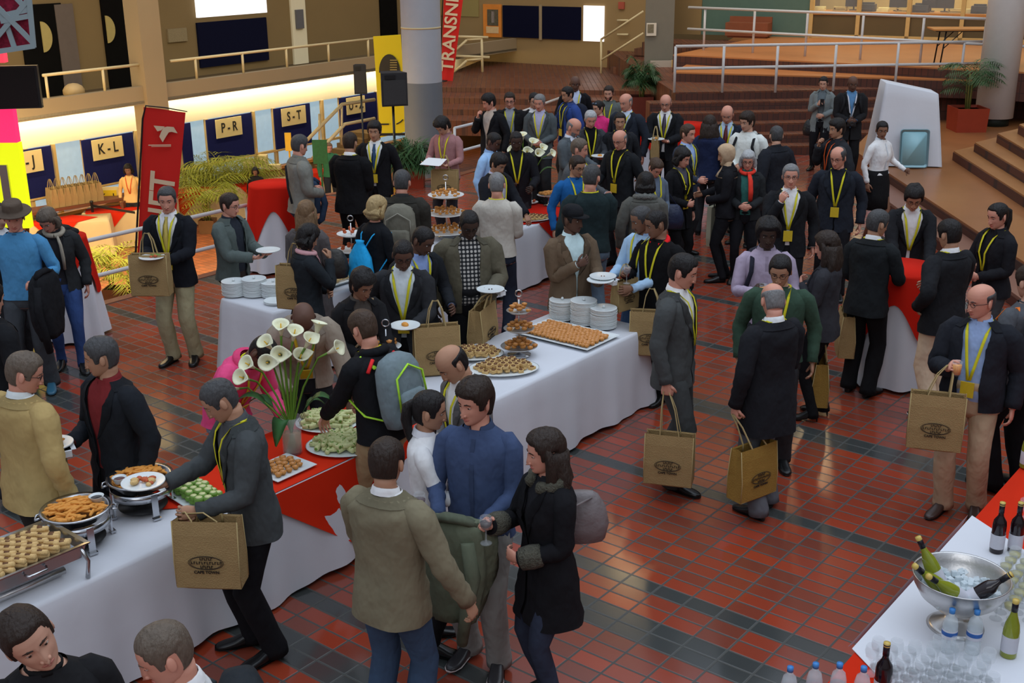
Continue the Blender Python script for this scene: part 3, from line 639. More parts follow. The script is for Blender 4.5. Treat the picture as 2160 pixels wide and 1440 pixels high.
def person(px, py, h, yaw, who, label, skin='w', hair='dkbrown', style='short', up=('suit', (40, 42, 46)), shirt=(200, 205, 215), tie=None, leg=(36, 37, 40), shoe=(18, 18, 18),
           R='down', L='down', lean=0, hy=0, hp=14, hr=0, lan=1, badge=True, glasses=False, fem=False, belly=0.0, wid=1.0, near=0, z0=0.0, feet=None, hat=None, cuff=None, hem=None, stance=0.0, sole=None,
           props=(), seed=None, heads=1.0, lanmat=None, scarf=None, skirt=None, beard=None):
    rn = random.Random(len(PEOPLE) * 13 + 5); S = h / 1.75; NA = 32 if near else 20
    lean_ = math.radians(lean)
    # spine
    zs = np.arange(0.95, 1.56, 0.01); ang = lean_ * sstep(0.90, 1.28, zs); ang = 0.25 * lean_ + 0.75 * ang
    py0 = 0.22 * math.sin(lean_)
    C = [np.array([0, py0, 0.95])]
    for a in ang[:-1]: C.append(C[-1] + 0.01 * np.array([0, -math.sin(a), math.cos(a)]))
    C = np.array(C)
    def T(P):
        P = np.atleast_2d(np.asarray(P, float)); out = np.empty_like(P)
        for i, (x, y, z) in enumerate(P):
            if z <= 0.95:
                k = (0.95 - z); out[i] = (x, y + py0 * max(0, 1 - k * 1.3), z)
            else:
                j = min(len(C) - 1, (z - 0.95) / 0.01); j0 = int(j); fr = z - (0.95 + j0 * .01); a = ang[j0]
                c = C[j0] + fr * np.array([0, -math.sin(a), math.cos(a)]); out[i] = c + x * np.array([1, 0, 0]) + y * np.array([0, math.cos(a), math.sin(a)])
        return out
    T1_ = lambda *p: T(np.array(p))[0]
    at_ = ang[-1]; Rt = Rx(at_)
    sw = (0.160 if fem else 0.178) * wid
    def ring(z, off=0.0, w0=0.0, N=NA, hemk=1.0, zz=None, flare=0.0):
        hw, fr, bk = [np.interp(z, TT[:, 0], TT[:, k]) for k in (1, 2, 3)]
        hw *= (wid if z < 1.45 else 1 + (wid - 1) * .4)
        if fem:
            hw *= np.interp(z, [0.8, 0.95, 1.08, 1.2, 1.3, 1.4, 1.5], [1.02, 1.03, .86, .86, .90, .90, .95]); fr *= np.interp(z, [0.95, 1.08, 1.18, 1.27, 1.36], [.95, .84, .95, 1.22, .95]); bk *= .95
        fr += belly * math.exp(-((z - 1.06) / 0.13) ** 2); hw += 0.4 * belly * math.exp(-((z - 1.02) / 0.15) ** 2)
        hw += off + flare; fr += off + flare; bk += off + flare
        an = np.linspace(w0, 2 * math.pi - w0, N, endpoint=(w0 > 0)) if w0 > 0 else np.linspace(0, 2 * math.pi, N, endpoint=False)
        s, c = np.sin(an), np.cos(an)
        x = hw * np.sign(s) * np.abs(s) ** 0.82; y = np.where(c > 0, -fr * np.abs(c) ** 0.85, bk * np.abs(c) ** 0.85)
        if off > 0.012 and z < 1.42:
            ph = rn.random() * 6; x = x + 0.005 * np.sin(an * 3 + ph + z * 9) + .003 * np.sin(an * 7 + z * 31); y = y + 0.0055 * np.sin(an * 4 + ph + z * 17) + .003 * np.sin(an * 6 - z * 40)
        return np.stack([x, y, np.full(len(an), z)], 1)
    # head frame
    hR = Rz(math.radians(hy)) @ Rx(math.radians(hp)) @ Ry(math.radians(hr))
    nb = T1_(0, 0.012, 1.49)
    nd = unit(Rt @ np.array([0, 0.05, 1]) + hR @ np.array([0, 0.12, .9]))
    neck_top = nb + nd * 0.075
    hc = neck_top + hR @ np.array([0, -0.018, 0.072])
    HS = heads
    def HT_(V): return (np.asarray(V) * HS) @ hR.T + hc
    root = empty('person')
    o_all = []
    def fin(b, name, mats, parent=root, smooth=True):
        b.v = [v * S for v in b.v]; o = b.build(name, mats, parent, smooth); o_all.append(o); return o
    # ---------------- body
    b = MB()
    # torso + neck in one surface
    tr = [T(ring(z, -0.004, N=12 if not near else 16)) for z in (0.82, 0.90, 1.0, 1.1, 1.2, 1.3, 1.38, 1.42, 1.45, 1.475, 1.50)]
    an12 = np.linspace(0, 2 * math.pi, 12 if not near else 16, endpoint=False)
    nr = 0.056 if not fem else 0.047
    for k, q in ((0.35, nr), (0.7, nr * .97), (1.1, nr * .98)):
        c = nb + (neck_top - nb) * k; u = unit(np.cross([1, 0, 0], nd)); 
        tr.append(c + np.outer(np.sin(an12), [1, 0, 0]) * q - np.outer(np.cos(an12), np.array([0, math.cos(at_ * .6), math.sin(at_ * .6)])) * q)
    b.loft(tr)
    nz, nn_ = (34, 44) if near else (20, 24)
    hz = np.concatenate([np.linspace(-0.118, 0.10, nz), [0.108, 0.114, 0.118, 0.119]])
    hrg = head_rings(hz, nn_, True, fem=fem); b.loft([HT_(r) for r in hrg])
    for sgn in (-1, 1):
        b.ell(HT_([sgn * 0.079, 0.012, -0.012]), np.array((0.009, 0.018, 0.031)) * HS, hR @ Rz(sgn * 0.35) @ Rx(-0.15), 10 if near else 8, 7)
        if near: b.ell(HT_([sgn * 0.081, 0.006, -0.03]), np.array((0.007, 0.009, 0.010)) * HS, hR, 8, 6)
    # nostril wings
    if near:
        for sgn in (-1, 1): b.ell(HT_([sgn * 0.013, -0.093, -0.044]), np.array((0.0085, 0.011, 0.008)) * HS, hR, 8, 6)
    hands = {}
    fingers = []
    for side, nm, spec in ((1, 'L', L), (-1, 'R', R)):
        sh = T1_(side * sw, 0.012, 1.405)
        if isinstance(spec, str):
            P, hd, pn, curl = ARMP[spec]
            if spec in ('down', 'bag', 'pocket'):
                wr = sh + np.array([side * (P[0] - .183), -P[1] - 0.0, P[2] - 1.405])
                hdv = np.array([side * hd[0], -hd[1], hd[2]]); pnv = np.array([side * pn[0], -pn[1], pn[2]])
            else:
                wr = T1_(side * P[0], -P[1], P[2]) if spec != 'reachlow' else T1_(side * P[0], -P[1], P[2])
                q = Rt if spec not in ('plate', 'plate2', 'fore', 'glass') else np.eye(3)
                hdv = q @ np.array([side * hd[0], -hd[1], hd[2]]); pnv = q @ np.array([side * pn[0], -pn[1], pn[2]])
        else:
            P = spec[0:3]; wr = np.array([side * P[0], -P[1], P[2]]); hd = spec[3] if len(spec) > 3 else (-.2, .9, 0); pn = spec[4] if len(spec) > 4 else (-1, 0, 0); curl = spec[5] if len(spec) > 5 else .6
            hdv = np.array([side * hd[0], -hd[1], hd[2]]); pnv = np.array([side * pn[0], -pn[1], pn[2]])
        la, lb = 0.285, 0.255
        d = wr - sh; D = np.linalg.norm(d)
        if D > (la + lb) * .985: wr = sh + d / D * (la + lb) * .985; d = wr - sh; D = np.linalg.norm(d)
        if D < .16: wr = sh + d / D * .16; d = wr - sh; D = .16
        a = (la * la - lb * lb + D * D) / (2 * D); hgt = math.sqrt(max(0, la * la - a * a)); ud = d / D
        hint = np.array([side * 0.55, 0.55, -0.75]); hint = unit(hint - ud * (hint @ ud)); el_ = sh + ud * a + hint * hgt
        hdv = unit(hdv); fa = unit(wr - el_)
        if hdv @ fa < 0.35: hdv = unit(hdv + fa * 0.8)
        pnv = unit(pnv - hdv * (pnv @ hdv)); lat = np.cross(pnv, hdv)  # lateral
        hands[nm] = dict(w=wr, d=hdv, p=pnv, e=el_, s=sh, c=wr + hdv * 0.085 + pnv * 0.02)
        # bare arm
        A1 = sh * .5 + el_ * .5
        b.tube([sh * .93 + el_ * .07 + [0, 0, -.006], A1, el_ * .9 + sh * .1, el_ * .95 + wr * .05, el_ * .6 + wr * .4, wr * .95 + el_ * .05, wr + hdv * .012], [.034, .038, .036, .035, .035, .026, .025], 10 if near else 8)
        # palm
        pl = [(0, .024, .018), (.03, .034, .017), (.06, .041, .015), (.085, .040, .012), (.093, .034, .008)]
        an = np.linspace(0, 2 * math.pi, 10, endpoint=False); rr = []
        for q, hw_, th_ in pl: rr.append(wr + hdv * q + np.outer(np.cos(an), lat) * hw_ + np.outer(np.sin(an), pnv) * th_)
        b.loft(rr)
        for k, (lx, ln, rad) in enumerate(((-.030, .062, .0082), (-.010, .072, .0086), (.0105, .068, .0084), (.030, .055, .0076))):
            p0 = wr + hdv * 0.080 + lat * lx; pts = [p0]; dd = hdv + lat * lx * 1.5; dd = unit(dd); c_ = curl * (1 + .12 * k)
            for sgm, f_ in enumerate((.42, .32, .26)):
                aa = c_ * (.6 if sgm == 0 else .75); dd = unit(dd * math.cos(aa) + pnv * math.sin(aa)); 
                pts.append(pts[-1] + dd * ln * 1.12 * f_); pnv2 = pnv
                pnv_ = unit(pnv - dd * (pnv @ dd)) if abs(pnv @ dd) < .98 else -hdv
                pnv = pnv_
            pnv = hands[nm]['p']
            b.tube(pts, [rad * 1.05, rad, rad * .92, rad * .7], 6 if near else 5)
        # thumb leaves the side of the palm
        ts = -1.0 if side * (np.cross(pnv, hdv) @ np.array([0, -1, .3])) > 0 else -1.0
        tl = lat * (-1 if True else 1)
        p0 = wr + hdv * .025 + tl * .026; t1 = unit(hdv * .7 + tl * .65 + pnv * .35); t2 = unit(hdv * .85 + tl * .1 + pnv * (.45 + curl * .3))
        b.tube([p0, p0 + t1 * .036, p0 + t1 * .036 + t2 * .030, p0 + t1 * .036 + t2 * .052], [.0125, .011, .0098, .007], 6 if near else 5)
    # legs (ankles)
    st = stance + 0.04
    if feet is None: feet = ((.105, -0.02 - stance * .5), (-.105, 0.03 + stance * .5)) if len(PEOPLE) % 2 else ((.105, 0.04 + stance * .5), (-.105, -0.02 - stance * .5))
    legs = []
    for side, (fx, fy) in ((1, feet[0]), (-1, feet[1])):
        hip = np.array([side * .088, py0 * .9, .90]); ank = np.array([fx, fy + .02, .085]); d = ank - hip; D = np.linalg.norm(d); lu = .425
        D2 = min(D, .8499); a = D2 / 2; hg = math.sqrt(max(0, .425 ** 2 - a * a)) if D2 < .85 else 0
        ud = d / D; hint = np.array([side * .1, -1, 0]); hint = unit(hint - ud * (hint @ ud)); kn = hip + ud * a + hint * min(hg, .12)
        legs.append((side, hip, kn, ank, fx, fy))
        b.tube([hip, (hip + kn) / 2, kn, kn * .7 + ank * .3, ank], [.082, .070, .052, .050, .034], 8)
    # eyes, brows, mouth inside the one body mesh
    b.mi = 1
    for sgn in (-1, 1):
        b.ell(HT_([sgn * 0.031, -0.073, 0.001]), np.array((0.0135, 0.009, 0.0075 if near else 0.006)) * HS, hR, 10, 6)
    b.mi = 2
    for sgn in (-1, 1):
        b.ell(HT_([sgn * 0.031 , -0.0795, 0.0]), np.array((0.0062, 0.0045, 0.0062)) * HS, hR, 8, 6)
        P = [HT_([sgn * 0.014, -0.0905, 0.020]), HT_([sgn * 0.030, -0.088, 0.026]), HT_([sgn * 0.047, -0.074, 0.021])]
    b.mi = 3
    for sgn in (-1, 1):
        P = [HT_([sgn * 0.013, -0.0915, 0.019]), HT_([sgn * 0.030, -0.0885, 0.0245]), HT_([sgn * 0.047, -0.0755, 0.019])]
        b.tube(P, [0.0030, 0.0042, 0.0022], 6)
    b.mi = 4
    b.tube([HT_([-0.024, -0.0800, -0.0725]), HT_([-0.010, -0.0885, -0.0700]), HT_([0.010, -0.0885, -0.0700]), HT_([0.024, -0.0800, -0.0725])], [.0025, .0048, .0048, .0025], 6)
    b.tube([HT_([-0.020, -0.0810, -0.0760]), HT_([0.0, -0.0885, -0.0785]), HT_([0.020, -0.0810, -0.0760])], [.0025, .0058, .0025], 6)
    if near:
        b.mi = 0
        for sgn in (-1, 1):   # upper lids
            b.tube([HT_([sgn * 0.017, -0.0795, 0.004]), HT_([sgn * 0.031, -0.0825, 0.0085]), HT_([sgn * 0.045, -0.0735, 0.004])], [.0025, .0042, .0025], 6)
    hk = hair
    body = fin(b, 'body', [skin_mat(skin), M_EYEW, M_IRIS, hair_mat(hk if hk not in ('white', 'blond') else 'greybrown'), LIPS[skin]])
    # ---------------- hair
    def hair_mesh(style):
        hb = MB(); nz2, na2 = (30, 40) if near else (18, 24)
        thick = {'short': .010, 'buzz': .0035, 'medium': .018, 'curly': .026, 'afro': .034, 'bald': .007, 'balding': .008, 'long': .016, 'longc': .024, 'pony': .010, 'bob': .020, 'tied': .010, 'spiky': .016}[style]
        fl = {'balding': .088, 'bald': .2, 'buzz': .066, 'curly': .058, 'bob': .055, 'long': .072, 'pony': .075, 'afro': .06, 'medium': .055, 'spiky': .066}.get(style, .066)
        nape = -.075 if not fem else -.085
        zz = np.concatenate([np.linspace(-.10, .10, nz2), [.108, .114, .118, .119]])
        rs = random.Random(len(PEOPLE)); noiz = [(rs.random() * 6.28, rs.randint(3, 9), rs.uniform(20, 60)) for _ in range(4)]
        def off(z, an):
            a = np.abs(((an + math.pi) % (2 * math.pi)) - math.pi)   # 0 front .. pi back
            # hairline height by angle
            line = np.where(a < .75, fl - 0.0 * a, np.where(a < 1.25, fl + (a - .75) / .5 * (0.0 - fl), np.where(a < 1.62, -.012 - .02 * sstep(1.25, 1.62, a) + .03, np.where(a < 1.9, .018 + 0 * a, nape))))
            line = np.where((a >= 1.25) & (a < 1.50), -.025, line)
            m_ = sstep(-.008, .012, z - line)
            if style in ('bald', 'balding'):
                top = .052 if style == 'bald' else .084
                fa = 1.55 if style == 'bald' else 1.0
                m_ = m_ * (1 - sstep(top - .012, top + .012, z + (0.0 if style == 'bald' else -.03 * sstep(1.5, 2.6, a)))) * sstep(fa - .2, fa + .1, a)
            n_ = sum(np.sin(an * k_ + p_ + z * w_) for p_, k_, w_ in noiz) * .25
            t = thick * (1 + .22 * n_)
            if style in ('medium', 'spiky', 'curly'): t = t * (1 + .5 * sstep(.03, .11, z))
            return -0.006 + (t + 0.006) * m_
        rr = head_rings(zz, na2, False, off, fem=fem); hb.loft([HT_(r) for r in rr])
        if style in ('long', 'longc', 'bob'):
            Ln = {'long': .34, 'longc': .40, 'bob': .13}[style]; cf = 1.35 if style == 'longc' else 1.0
            base = HT_([0, .045, .01]); dn = np.array([0, 0.0, -1.0]); bk_ = unit(hR @ np.array([0, 1, 0])); bk_[2] = 0; bk_ = unit(bk_)
            lt = np.cross(bk_, [0, 0, 1.]); rings = []; an = np.linspace(0, 2 * math.pi, 18, endpoint=False)
            for t in np.linspace(0, 1, 10):
                c = base + dn * (t * Ln * HS) + bk_ * (.045 * math.sin(t * 2.2) - (.02 if t > .5 else 0))
                if lean: c = c + np.array([0, -1, 0]) * 0.0
                w_ = (.078 + .030 * math.sin(min(1, t * 1.3) * 1.9)) * cf * (1 if t < .75 else 1 - (t - .75) * 1.6); dp = (.062 - .02 * t) * cf * (1 if t < .8 else .8)
                wv = 1 + .07 * np.sin(an * 5 + t * 9 + noiz[0][0]) * (1 if style == 'long' else 1.8)
                rings.append(c + np.outer(np.cos(an) * w_ * wv, lt) + np.outer(np.sin(an) * dp * wv, bk_))
            hb.loft(rings)
            for sgn in (-1, 1):   # side locks framing the face
                P = [HT_([sgn * .058, -.02, .085]), HT_([sgn * .082, -.005, .03]), HT_([sgn * .090, .01, -.04])]
                P.append(P[-1] + np.array([0, 0, -Ln * .30])); P.append(P[-1] + np.array([0, 0, -Ln * .22]) + bk_ * .0)
                hb.tube(P, [.012, .024, .028 * cf, .026 * cf, .008], 8)
        if style == 'pony':
            p0 = HT_([0, .105, .035]); bk_ = unit(hR @ np.array([0, 1, .0])); P = [HT_([0, .085, .035]), p0, p0 + bk_ * .035 + [0, 0, -.03], p0 + bk_ * .045 + [0, 0, -.12], p0 + bk_ * .03 + [0, 0, -.22], p0 + bk_ * .02 + [0, 0, -.29]]
            hb.tube(P, [.018, .022, .032, .034, .024, .006], 8)
        if style == 'tied': hb.ell(HT_([0, .115, .01]), (.035, .03, .035), hR, 10, 8)
        return fin(hb, 'hair', hair_mat(hair))
    if style not in ('none', 'hijab'): hair_mesh(style)
    if beard:
        hb = MB()
        def offb(z, an):
            a = np.abs(((an + math.pi) % (2 * math.pi)) - math.pi)
            m_ = (1 - sstep(-.05, -.03, z)) * (1 - sstep(1.2, 1.5, a)); m_ = m_ * (1 - np.exp(-((z + .072) / .008) ** 2) * (a < .3))
            return -.006 + .0085 * m_
        hb.loft([HT_(r) for r in head_rings(np.linspace(-.118, 0, 18), 28, False, offb)]); fin(hb, 'beard', hair_mat(beard))
    if style == 'hijab':
        cb = MB()
        def offh(z, an):
            a = np.abs(((an + math.pi) % (2 * math.pi)) - math.pi)
            inside = ((a / .95) ** 2 + ((z + .01) / .075) ** 2)
            return -.008 + .026 * sstep(.8, 1.2, inside) + .002 * np.sin(an * 6 + z * 40)
        cb.loft([HT_(r) for r in head_rings(np.concatenate([np.linspace(-.118, .10, 26), [.108, .114, .119]]), 32, False, offh)])
        rr = []
        for t, w_ in ((0, .072), (.05, .085), (.10, .12), (.15, .17), (.19, .20)):
            a24 = np.linspace(0, 2 * math.pi, 24, endpoint=False); c = HT_([0, .01, -.08]) * (1 - t / .19) + T1_(0, .0, 1.36) * (t / .19)
            rr.append(c + np.stack([np.sin(a24) * w_, -np.cos(a24) * (w_ * .72) * (1 + .05 * np.sin(a24 * 5)), np.zeros(24)], 1))
        cb.loft(rr); fin(cb, 'headscarf', cloth((150, 128, 104)))
    if hat:
        hb = MB(); 
        if hat == 'fedora': prof = [(.150, .048), (.155, .054), (.150, .060), (.088, .062), (.086, .075), (.082, .13), (.072, .145), (.04, .142), (.001, .138)]
        else: prof = [(.085, .035), (.090, .045), (.089, .075), (.080, .105), (.055, .128), (.001, .136)]
        hb.lathe([(r, z) for r, z in prof], (0, 0, 0), 28, sy_=1.12)
        if hat == 'cap': hb.lathe([(.001, .038), (.088, .038), (.09, .044), (.001, .05)], (0, -.075, 0), 20, sy_=1.0)
        hb.v = [HT_(v + [0, .004, 0]) for v in hb.v]; fin(hb, 'hat', cloth((70, 60, 52) if hat == 'fedora' else (26, 27, 30)))
    if glasses:
        gb = MB()
        for sgn in (-1, 1):
            an = np.linspace(0, 2 * math.pi, 15); P = [HT_([sgn * .031 + .021 * math.cos(t), -.094 + .25 * abs(sgn * .031 + .021 * math.cos(t)) ** 1.2 * .8, -.002 + .015 * math.sin(t)]) for t in an]
            gb.tube(P, .0016 if near else .002, 5, cap=False); gb.tube([HT_([sgn * .052, -.088, .004]), HT_([sgn * .078, -.04, .004]), HT_([sgn * .082, .01, .0])], .0018, 5)
        gb.tube([HT_([-.01, -.097, .002]), HT_([.01, -.097, .002])], .0018, 5); fin(gb, 'eyeglasses', M_BLACK)
    # ---------------- lower clothes
    m_leg = cloth(leg); lb_ = MB()
    if skirt:
        lb_.loft([T(ring(z, .018, N=20, flare=fl_)) for z, fl_ in ((skirt, .02), (.7, .012), (.85, .004), (.98, 0), (1.06, 0))]); fin(lb_, 'skirt', cloth(leg))
    else:
        hipr = [T(ring(z, .006, N=16)) for z in (.835, .88, .95, 1.03, 1.08)]
        c0 = hipr[0].mean(0); hipr.insert(0, c0 + (hipr[0] - c0) * [.75, .75, 1] + [0, 0, -.045]); lb_.loft(hipr)
        sl = .012 if not fem else .0
        for side, hip, kn, ank, fx, fy in legs:
            hem_z = ank + [0, .005, -.045]
            kr = (.076 if not fem else .060); br = (.076 if not fem else .052)
            kn2 = kn; P = [hip + [0, 0, -.0], hip * .75 + kn * .25, hip * .35 + kn * .65, kn2, kn2 * .6 + ank * .4, kn2 * .25 + ank * .75, ank * .96 + hem_z * .04, hem_z]
            R_ = [.096, .098, .084, kr, kr * .98 + sl * .2, br * .92, br * .96, br]
            b0 = lb_.n; lb_.tube(P, [r * (1 + .03 * math.sin(i * 2.3 + side)) for i, r in enumerate(R_)], 18 if near else 12)
        fin(lb_, 'trousers', m_leg)
    # shoes
    for side, hip, kn, ank, fx, fy in legs:
        sb = MB(); out = side * .22; c, s_ = math.cos(out), math.sin(out); rr = []
        an = np.linspace(0, 2 * math.pi, 14, endpoint=False)
        for (yy, hw_, hh, zb) in ((.068, .012, .03, .0), (.060, .028, .062, 0), (.03, .034, .092, 0), (-.01, .036, .095, 0), (-.05, .038, .075, 0), (-.10, .044, .052, 0), (-.15, .046, .042, 0), (-.19, .036, .034, 0), (-.212, .016, .022, .004)):
            if fem and sole == 'heel': zb = .06 * max(0, (yy + .08) / .15) 
            z_ = np.clip(.5 + .62 * np.sin(an), 0, 1) ** .8 * hh + zb; x_ = np.cos(an) * hw_
            rr.append(np.stack([x_, np.full(14, yy), z_ + (.012 if sole and sole != 'heel' else .004)], 1))
        sb.loft(rr)
        if sole and sole != 'heel':
            sb.mi = 1; sb.loft([np.stack([r[:, 0] * 1.10, r[:, 1] * 1.02, np.clip(r[:, 2], 0, .026)], 1) for r in rr])
        elif sole == 'heel':
            sb.tube([(0, .055, .06), (0, .062, 0.0)], [.014, .006], 8)
        else:
            sb.mi = 1; sb.loft([np.stack([r[:, 0] * 1.04, r[:, 1] * 1.01, np.clip(r[:, 2] - .004, 0, .014)], 1) for r in rr])
        Rm = np.array([[c, -s_, 0], [s_, c, 0], [0, 0, 1]]); sb.v = [v @ Rm.T + [fx, fy + .0, 0] for v in sb.v]
        fin(sb, 'shoe', [mat('leather_%02x%02x%02x' % shoe, lin(*shoe), rough=.32, var=.1), mat('sole_%02x' % (sole[0] if isinstance(sole, tuple) else 12), lin(*(sole if isinstance(sole, tuple) else (20, 19, 18))), rough=.6, var=.05)])
    # ---------------- upper clothes
    kind, col = up[0], up[1]; m_up = cloth(col)
    def sleeves(bb, off, to=1.0, cuffr=None, mi=0):
        bb.mi = mi
        for nm in ('L', 'R'):
            hh = hands[nm]; sh, el_, wr = hh['s'], hh['e'], hh['w']; side = 1 if nm == 'L' else -1
            inn = T1_(side * (sw - .075), .012, 1.395)
            e0 = el_ + (sh - el_) * .14; e1 = el_ + (wr - el_) * .14; em = el_ * .6 + (e0 + e1) * .2
            P = [inn, sh * .8 + inn * .2 + Rt @ np.array([0, 0, .004]), sh * .9 + el_ * .1, sh * .66 + el_ * .34, sh * .34 + el_ * .66, e0, em, e1]; R_ = [.062, .062, .066, .062, .056, .053, .052, .051]
            if to > .3:
                for q in (.28, .42, .56, .70, .84, 1.0):
                    if q <= to + .01: P.append(el_ * (1 - q) + wr * q); R_.append(.051 - .014 * q)
                P.append(el_ * (1 - to) + wr * to + unit(wr - el_) * .012); R_.append(.040 if cuffr is None else cuffr)
            R_ = [(r + off - .012) * wid ** .7 * (.9 if fem else 1) + ((.0045 if i > 3 else .001) * math.sin(i * 2.6 + side + len(PEOPLE))) for i, r in enumerate(R_)]
            bb.tube(P, R_, 18 if near else 12)
    hem_ = hem if hem is not None else {'suit': .80, 'suitc': .80, 'coat': .55, 'jacket': .86, 'sweater': .90, 'shirt': .86, 'hood': .88, 'blouse': .90}[kind]
    inner = kind in ('suit', 'suitc', 'coat', 'jacket')
    if inner:
        ib = MB(); ib.loft([T(ring(z, .006)) for z in (.93, 1.0, 1.1, 1.2, 1.3, 1.38, 1.425, 1.45, 1.475, 1.497)], cap0=False, cap1=False)
        if shirt == 'plaid':
            sm = mat('plaid_shirt', lin(170, 165, 160), rough=.9, var=.1)
            if 'pl' not in MATS:
                n = sm.node_tree.nodes; Lk = sm.node_tree.links; tcc = n.new('ShaderNodeTexCoord'); ck = n.new('ShaderNodeTexWave'); ck.bands_direction = 'Z'; ck.inputs['Scale'].default_value = 9; ck2 = n.new('ShaderNodeTexWave'); ck2.bands_direction = 'X'; ck2.inputs['Scale'].default_value = 9
                Lk.new(tcc.outputs['Object'], ck.inputs[0]); Lk.new(tcc.outputs['Object'], ck2.inputs[0]); mu = n.new('ShaderNodeMath'); mu.operation = 'MULTIPLY'; Lk.new(ck.outputs['Fac'], mu.inputs[0]); Lk.new(ck2.outputs['Fac'], mu.inputs[1])
                rp = n.new('ShaderNodeValToRGB'); rp.color_ramp.elements[0].position = .12; rp.color_ramp.elements[0].color = (*lin(34, 36, 40), 1); rp.color_ramp.elements[1].position = .45; rp.color_ramp.elements[1].color = (*lin(190, 186, 180), 1)
                Lk.new(mu.outputs[0], rp.inputs[0]); Lk.new(rp.outputs[0], n['Principled BSDF'].inputs['Base Color']); MATS['pl'] = 1
        else: sm = cloth(shirt)
        fin(ib, 'shirt', sm)
        colr = MB(); 
        def cring(z, r, w0): a_ = np.linspace(w0, 2 * math.pi - w0, 14); return T(np.stack([r * np.sin(a_), .008 - r * .95 * np.cos(a_), np.full(14, z) - .014 * np.cos(a_)], 1))
        rr = [cring(1.478, .066, .15), cring(1.50, .063, .22), cring(1.520, .061, .34), cring(1.519, .066, .34), cring(1.498, .073, .30), cring(1.482, .079, .24)]
        colr.loft(rr, closed=False); fin(colr, 'collar', sm)
        if tie:
            tb = MB(); pts = []
            for z, w_ in ((1.475, .018), (1.455, .014), (1.40, .024), (1.28, .034), (1.15, .040), (1.08, .036), (1.05, .004)):
                r = ring(z, .013, N=16); y_ = r[:, 1].min(); pts.append(T([[-w_, y_ + .002, z], [0, y_ - .006, z], [w_, y_ + .002, z], [0, y_ + .003, z]]))
            tb.loft(pts); fin(tb, 'tie', mat('tie_%02x%02x%02x' % tie, lin(*tie), rough=.5, var=.2, vscale=30))
    ub = MB(); offj = {'suit': .020, 'suitc': .020, 'coat': .024, 'jacket': .026, 'sweater': .012, 'shirt': .012, 'hood': .020, 'blouse': .012}[kind]
    zt = [z for z in (.50, .58, .66, .74, .80, .86, .92, .98, 1.05, 1.12, 1.19, 1.26, 1.32, 1.37, 1.40, 1.425, 1.445, 1.462, 1.478) if z >= hem_ - .01]
    if not zt or abs(zt[0] - hem_) > .02: zt = [hem_] + zt
    openv = {'suit': [(0.5, .10), (.80, .16), (.95, .07), (1.10, .05), (1.13, .06), (1.30, .30), (1.40, .42), (1.44, .62), (1.47, .95), (1.6, 1.1)],
             'suitc': [(0.5, .02), (1.13, .02), (1.30, .22), (1.40, .34), (1.44, .55), (1.47, .9), (1.6, 1.1)],
             'coat': [(0.5, .03), (1.15, .03), (1.32, .10), (1.40, .2), (1.44, .4), (1.47, .8), (1.6, 1.0)],
             'jacket': [(0.5, .30), (.9, .28), (1.2, .30), (1.40, .34), (1.45, .5), (1.48, .8), (1.6, 1)]}
    if kind in openv:
        ov = np.array(openv[kind]); rings = [T(ring(z, offj, float(np.interp(z, ov[:, 0], ov[:, 1])), NA + 2, flare=(.03 if kind == 'coat' and fem else .012) * max(0, (.95 - z) / .4))) for z in zt]
        ub.loft(rings, closed=False)
        inn_ = [T(ring(z, offj - .008, float(np.interp(z, ov[:, 0], ov[:, 1])), NA + 2)) for z in zt]
        ub.loft(inn_, closed=False)
        # lapels / collar roll
        if kind in ('suit', 'suitc', 'coat'):
            for sgn in (0, -1):
                lp = []
                for z, wdt in ((1.14, .004), (1.22, .030), (1.30, .044), (1.37, .052), (1.41, .040), (1.44, .034), (1.465, .032)):
                    w_ = float(np.interp(z, ov[:, 0], ov[:, 1])); r = ring(z, offj + .004, w_, 3); p = r[0] if sgn == 0 else r[-1]; 
                    a_ = ring(z, offj + .009, min(1.5, w_ + wdt / .14), 3); q = a_[0] if sgn == 0 else a_[-1]
                    lp.append(T([p, q, q * [1, 1, 1] + [0, .005, 0]]))
                ub.mi = 1; ub.loft(lp, closed=False)
            ub.mi = 1; cr_ = []
            for z, o in ((1.450, .030), (1.470, .022), (1.490, .017), (1.492, .008)): cr_.append(T(ring(z, o, .95, 14)))
            ub.loft(cr_, closed=False)
        else:
            ub.mi = 1; cr_ = [T(ring(z, o, .62, 14)) for z, o in ((1.445, .036), (1.470, .030), (1.498, .026), (1.500, .014))]; ub.loft(cr_, closed=False)
    else:
        zt2 = zt + ([1.492] if kind != 'shirt' else [1.49])
        ub.loft([T(ring(z, offj + (.004 if z < hem_ + .03 else 0))) for z in zt2], cap0=False, cap1=False)
        ub.mi = 1
        if kind in ('shirt', 'blouse'):
            cring = lambda z, r, w0: (lambda a_: T(np.stack([r * np.sin(a_), .008 - r * .95 * np.cos(a_), np.full(14, z) - .014 * np.cos(a_)], 1)))(np.linspace(w0, 2 * math.pi - w0, 14))
            rr = [cring(1.475, .070, .3), cring(1.500, .065, .36), cring(1.518, .063, .46), cring(1.516, .069, .46), cring(1.492, .080, .40), cring(1.478, .088, .34)]; ub.loft(rr, closed=False)
            ub.mi = 1
            r = [ring(z, offj + .003, N=16) for z in zt2 if z < 1.45]; ub.loft([T([[-.012, q[:, 1].min() + .001, q[0, 2]], [.012, q[:, 1].min() + .001, q[0, 2]]]) for q in r], closed=False)
        elif kind == 'hood':
            ub.lathe([(.060, 1.47), (.105, 1.45), (.118, 1.475), (.10, 1.50), (.070, 1.505)], (0, .035, 0), 18, sx_=1, sy_=.85, cap0=False, cap1=False); ub.v[-1] = T(ub.v[-1])
        else:
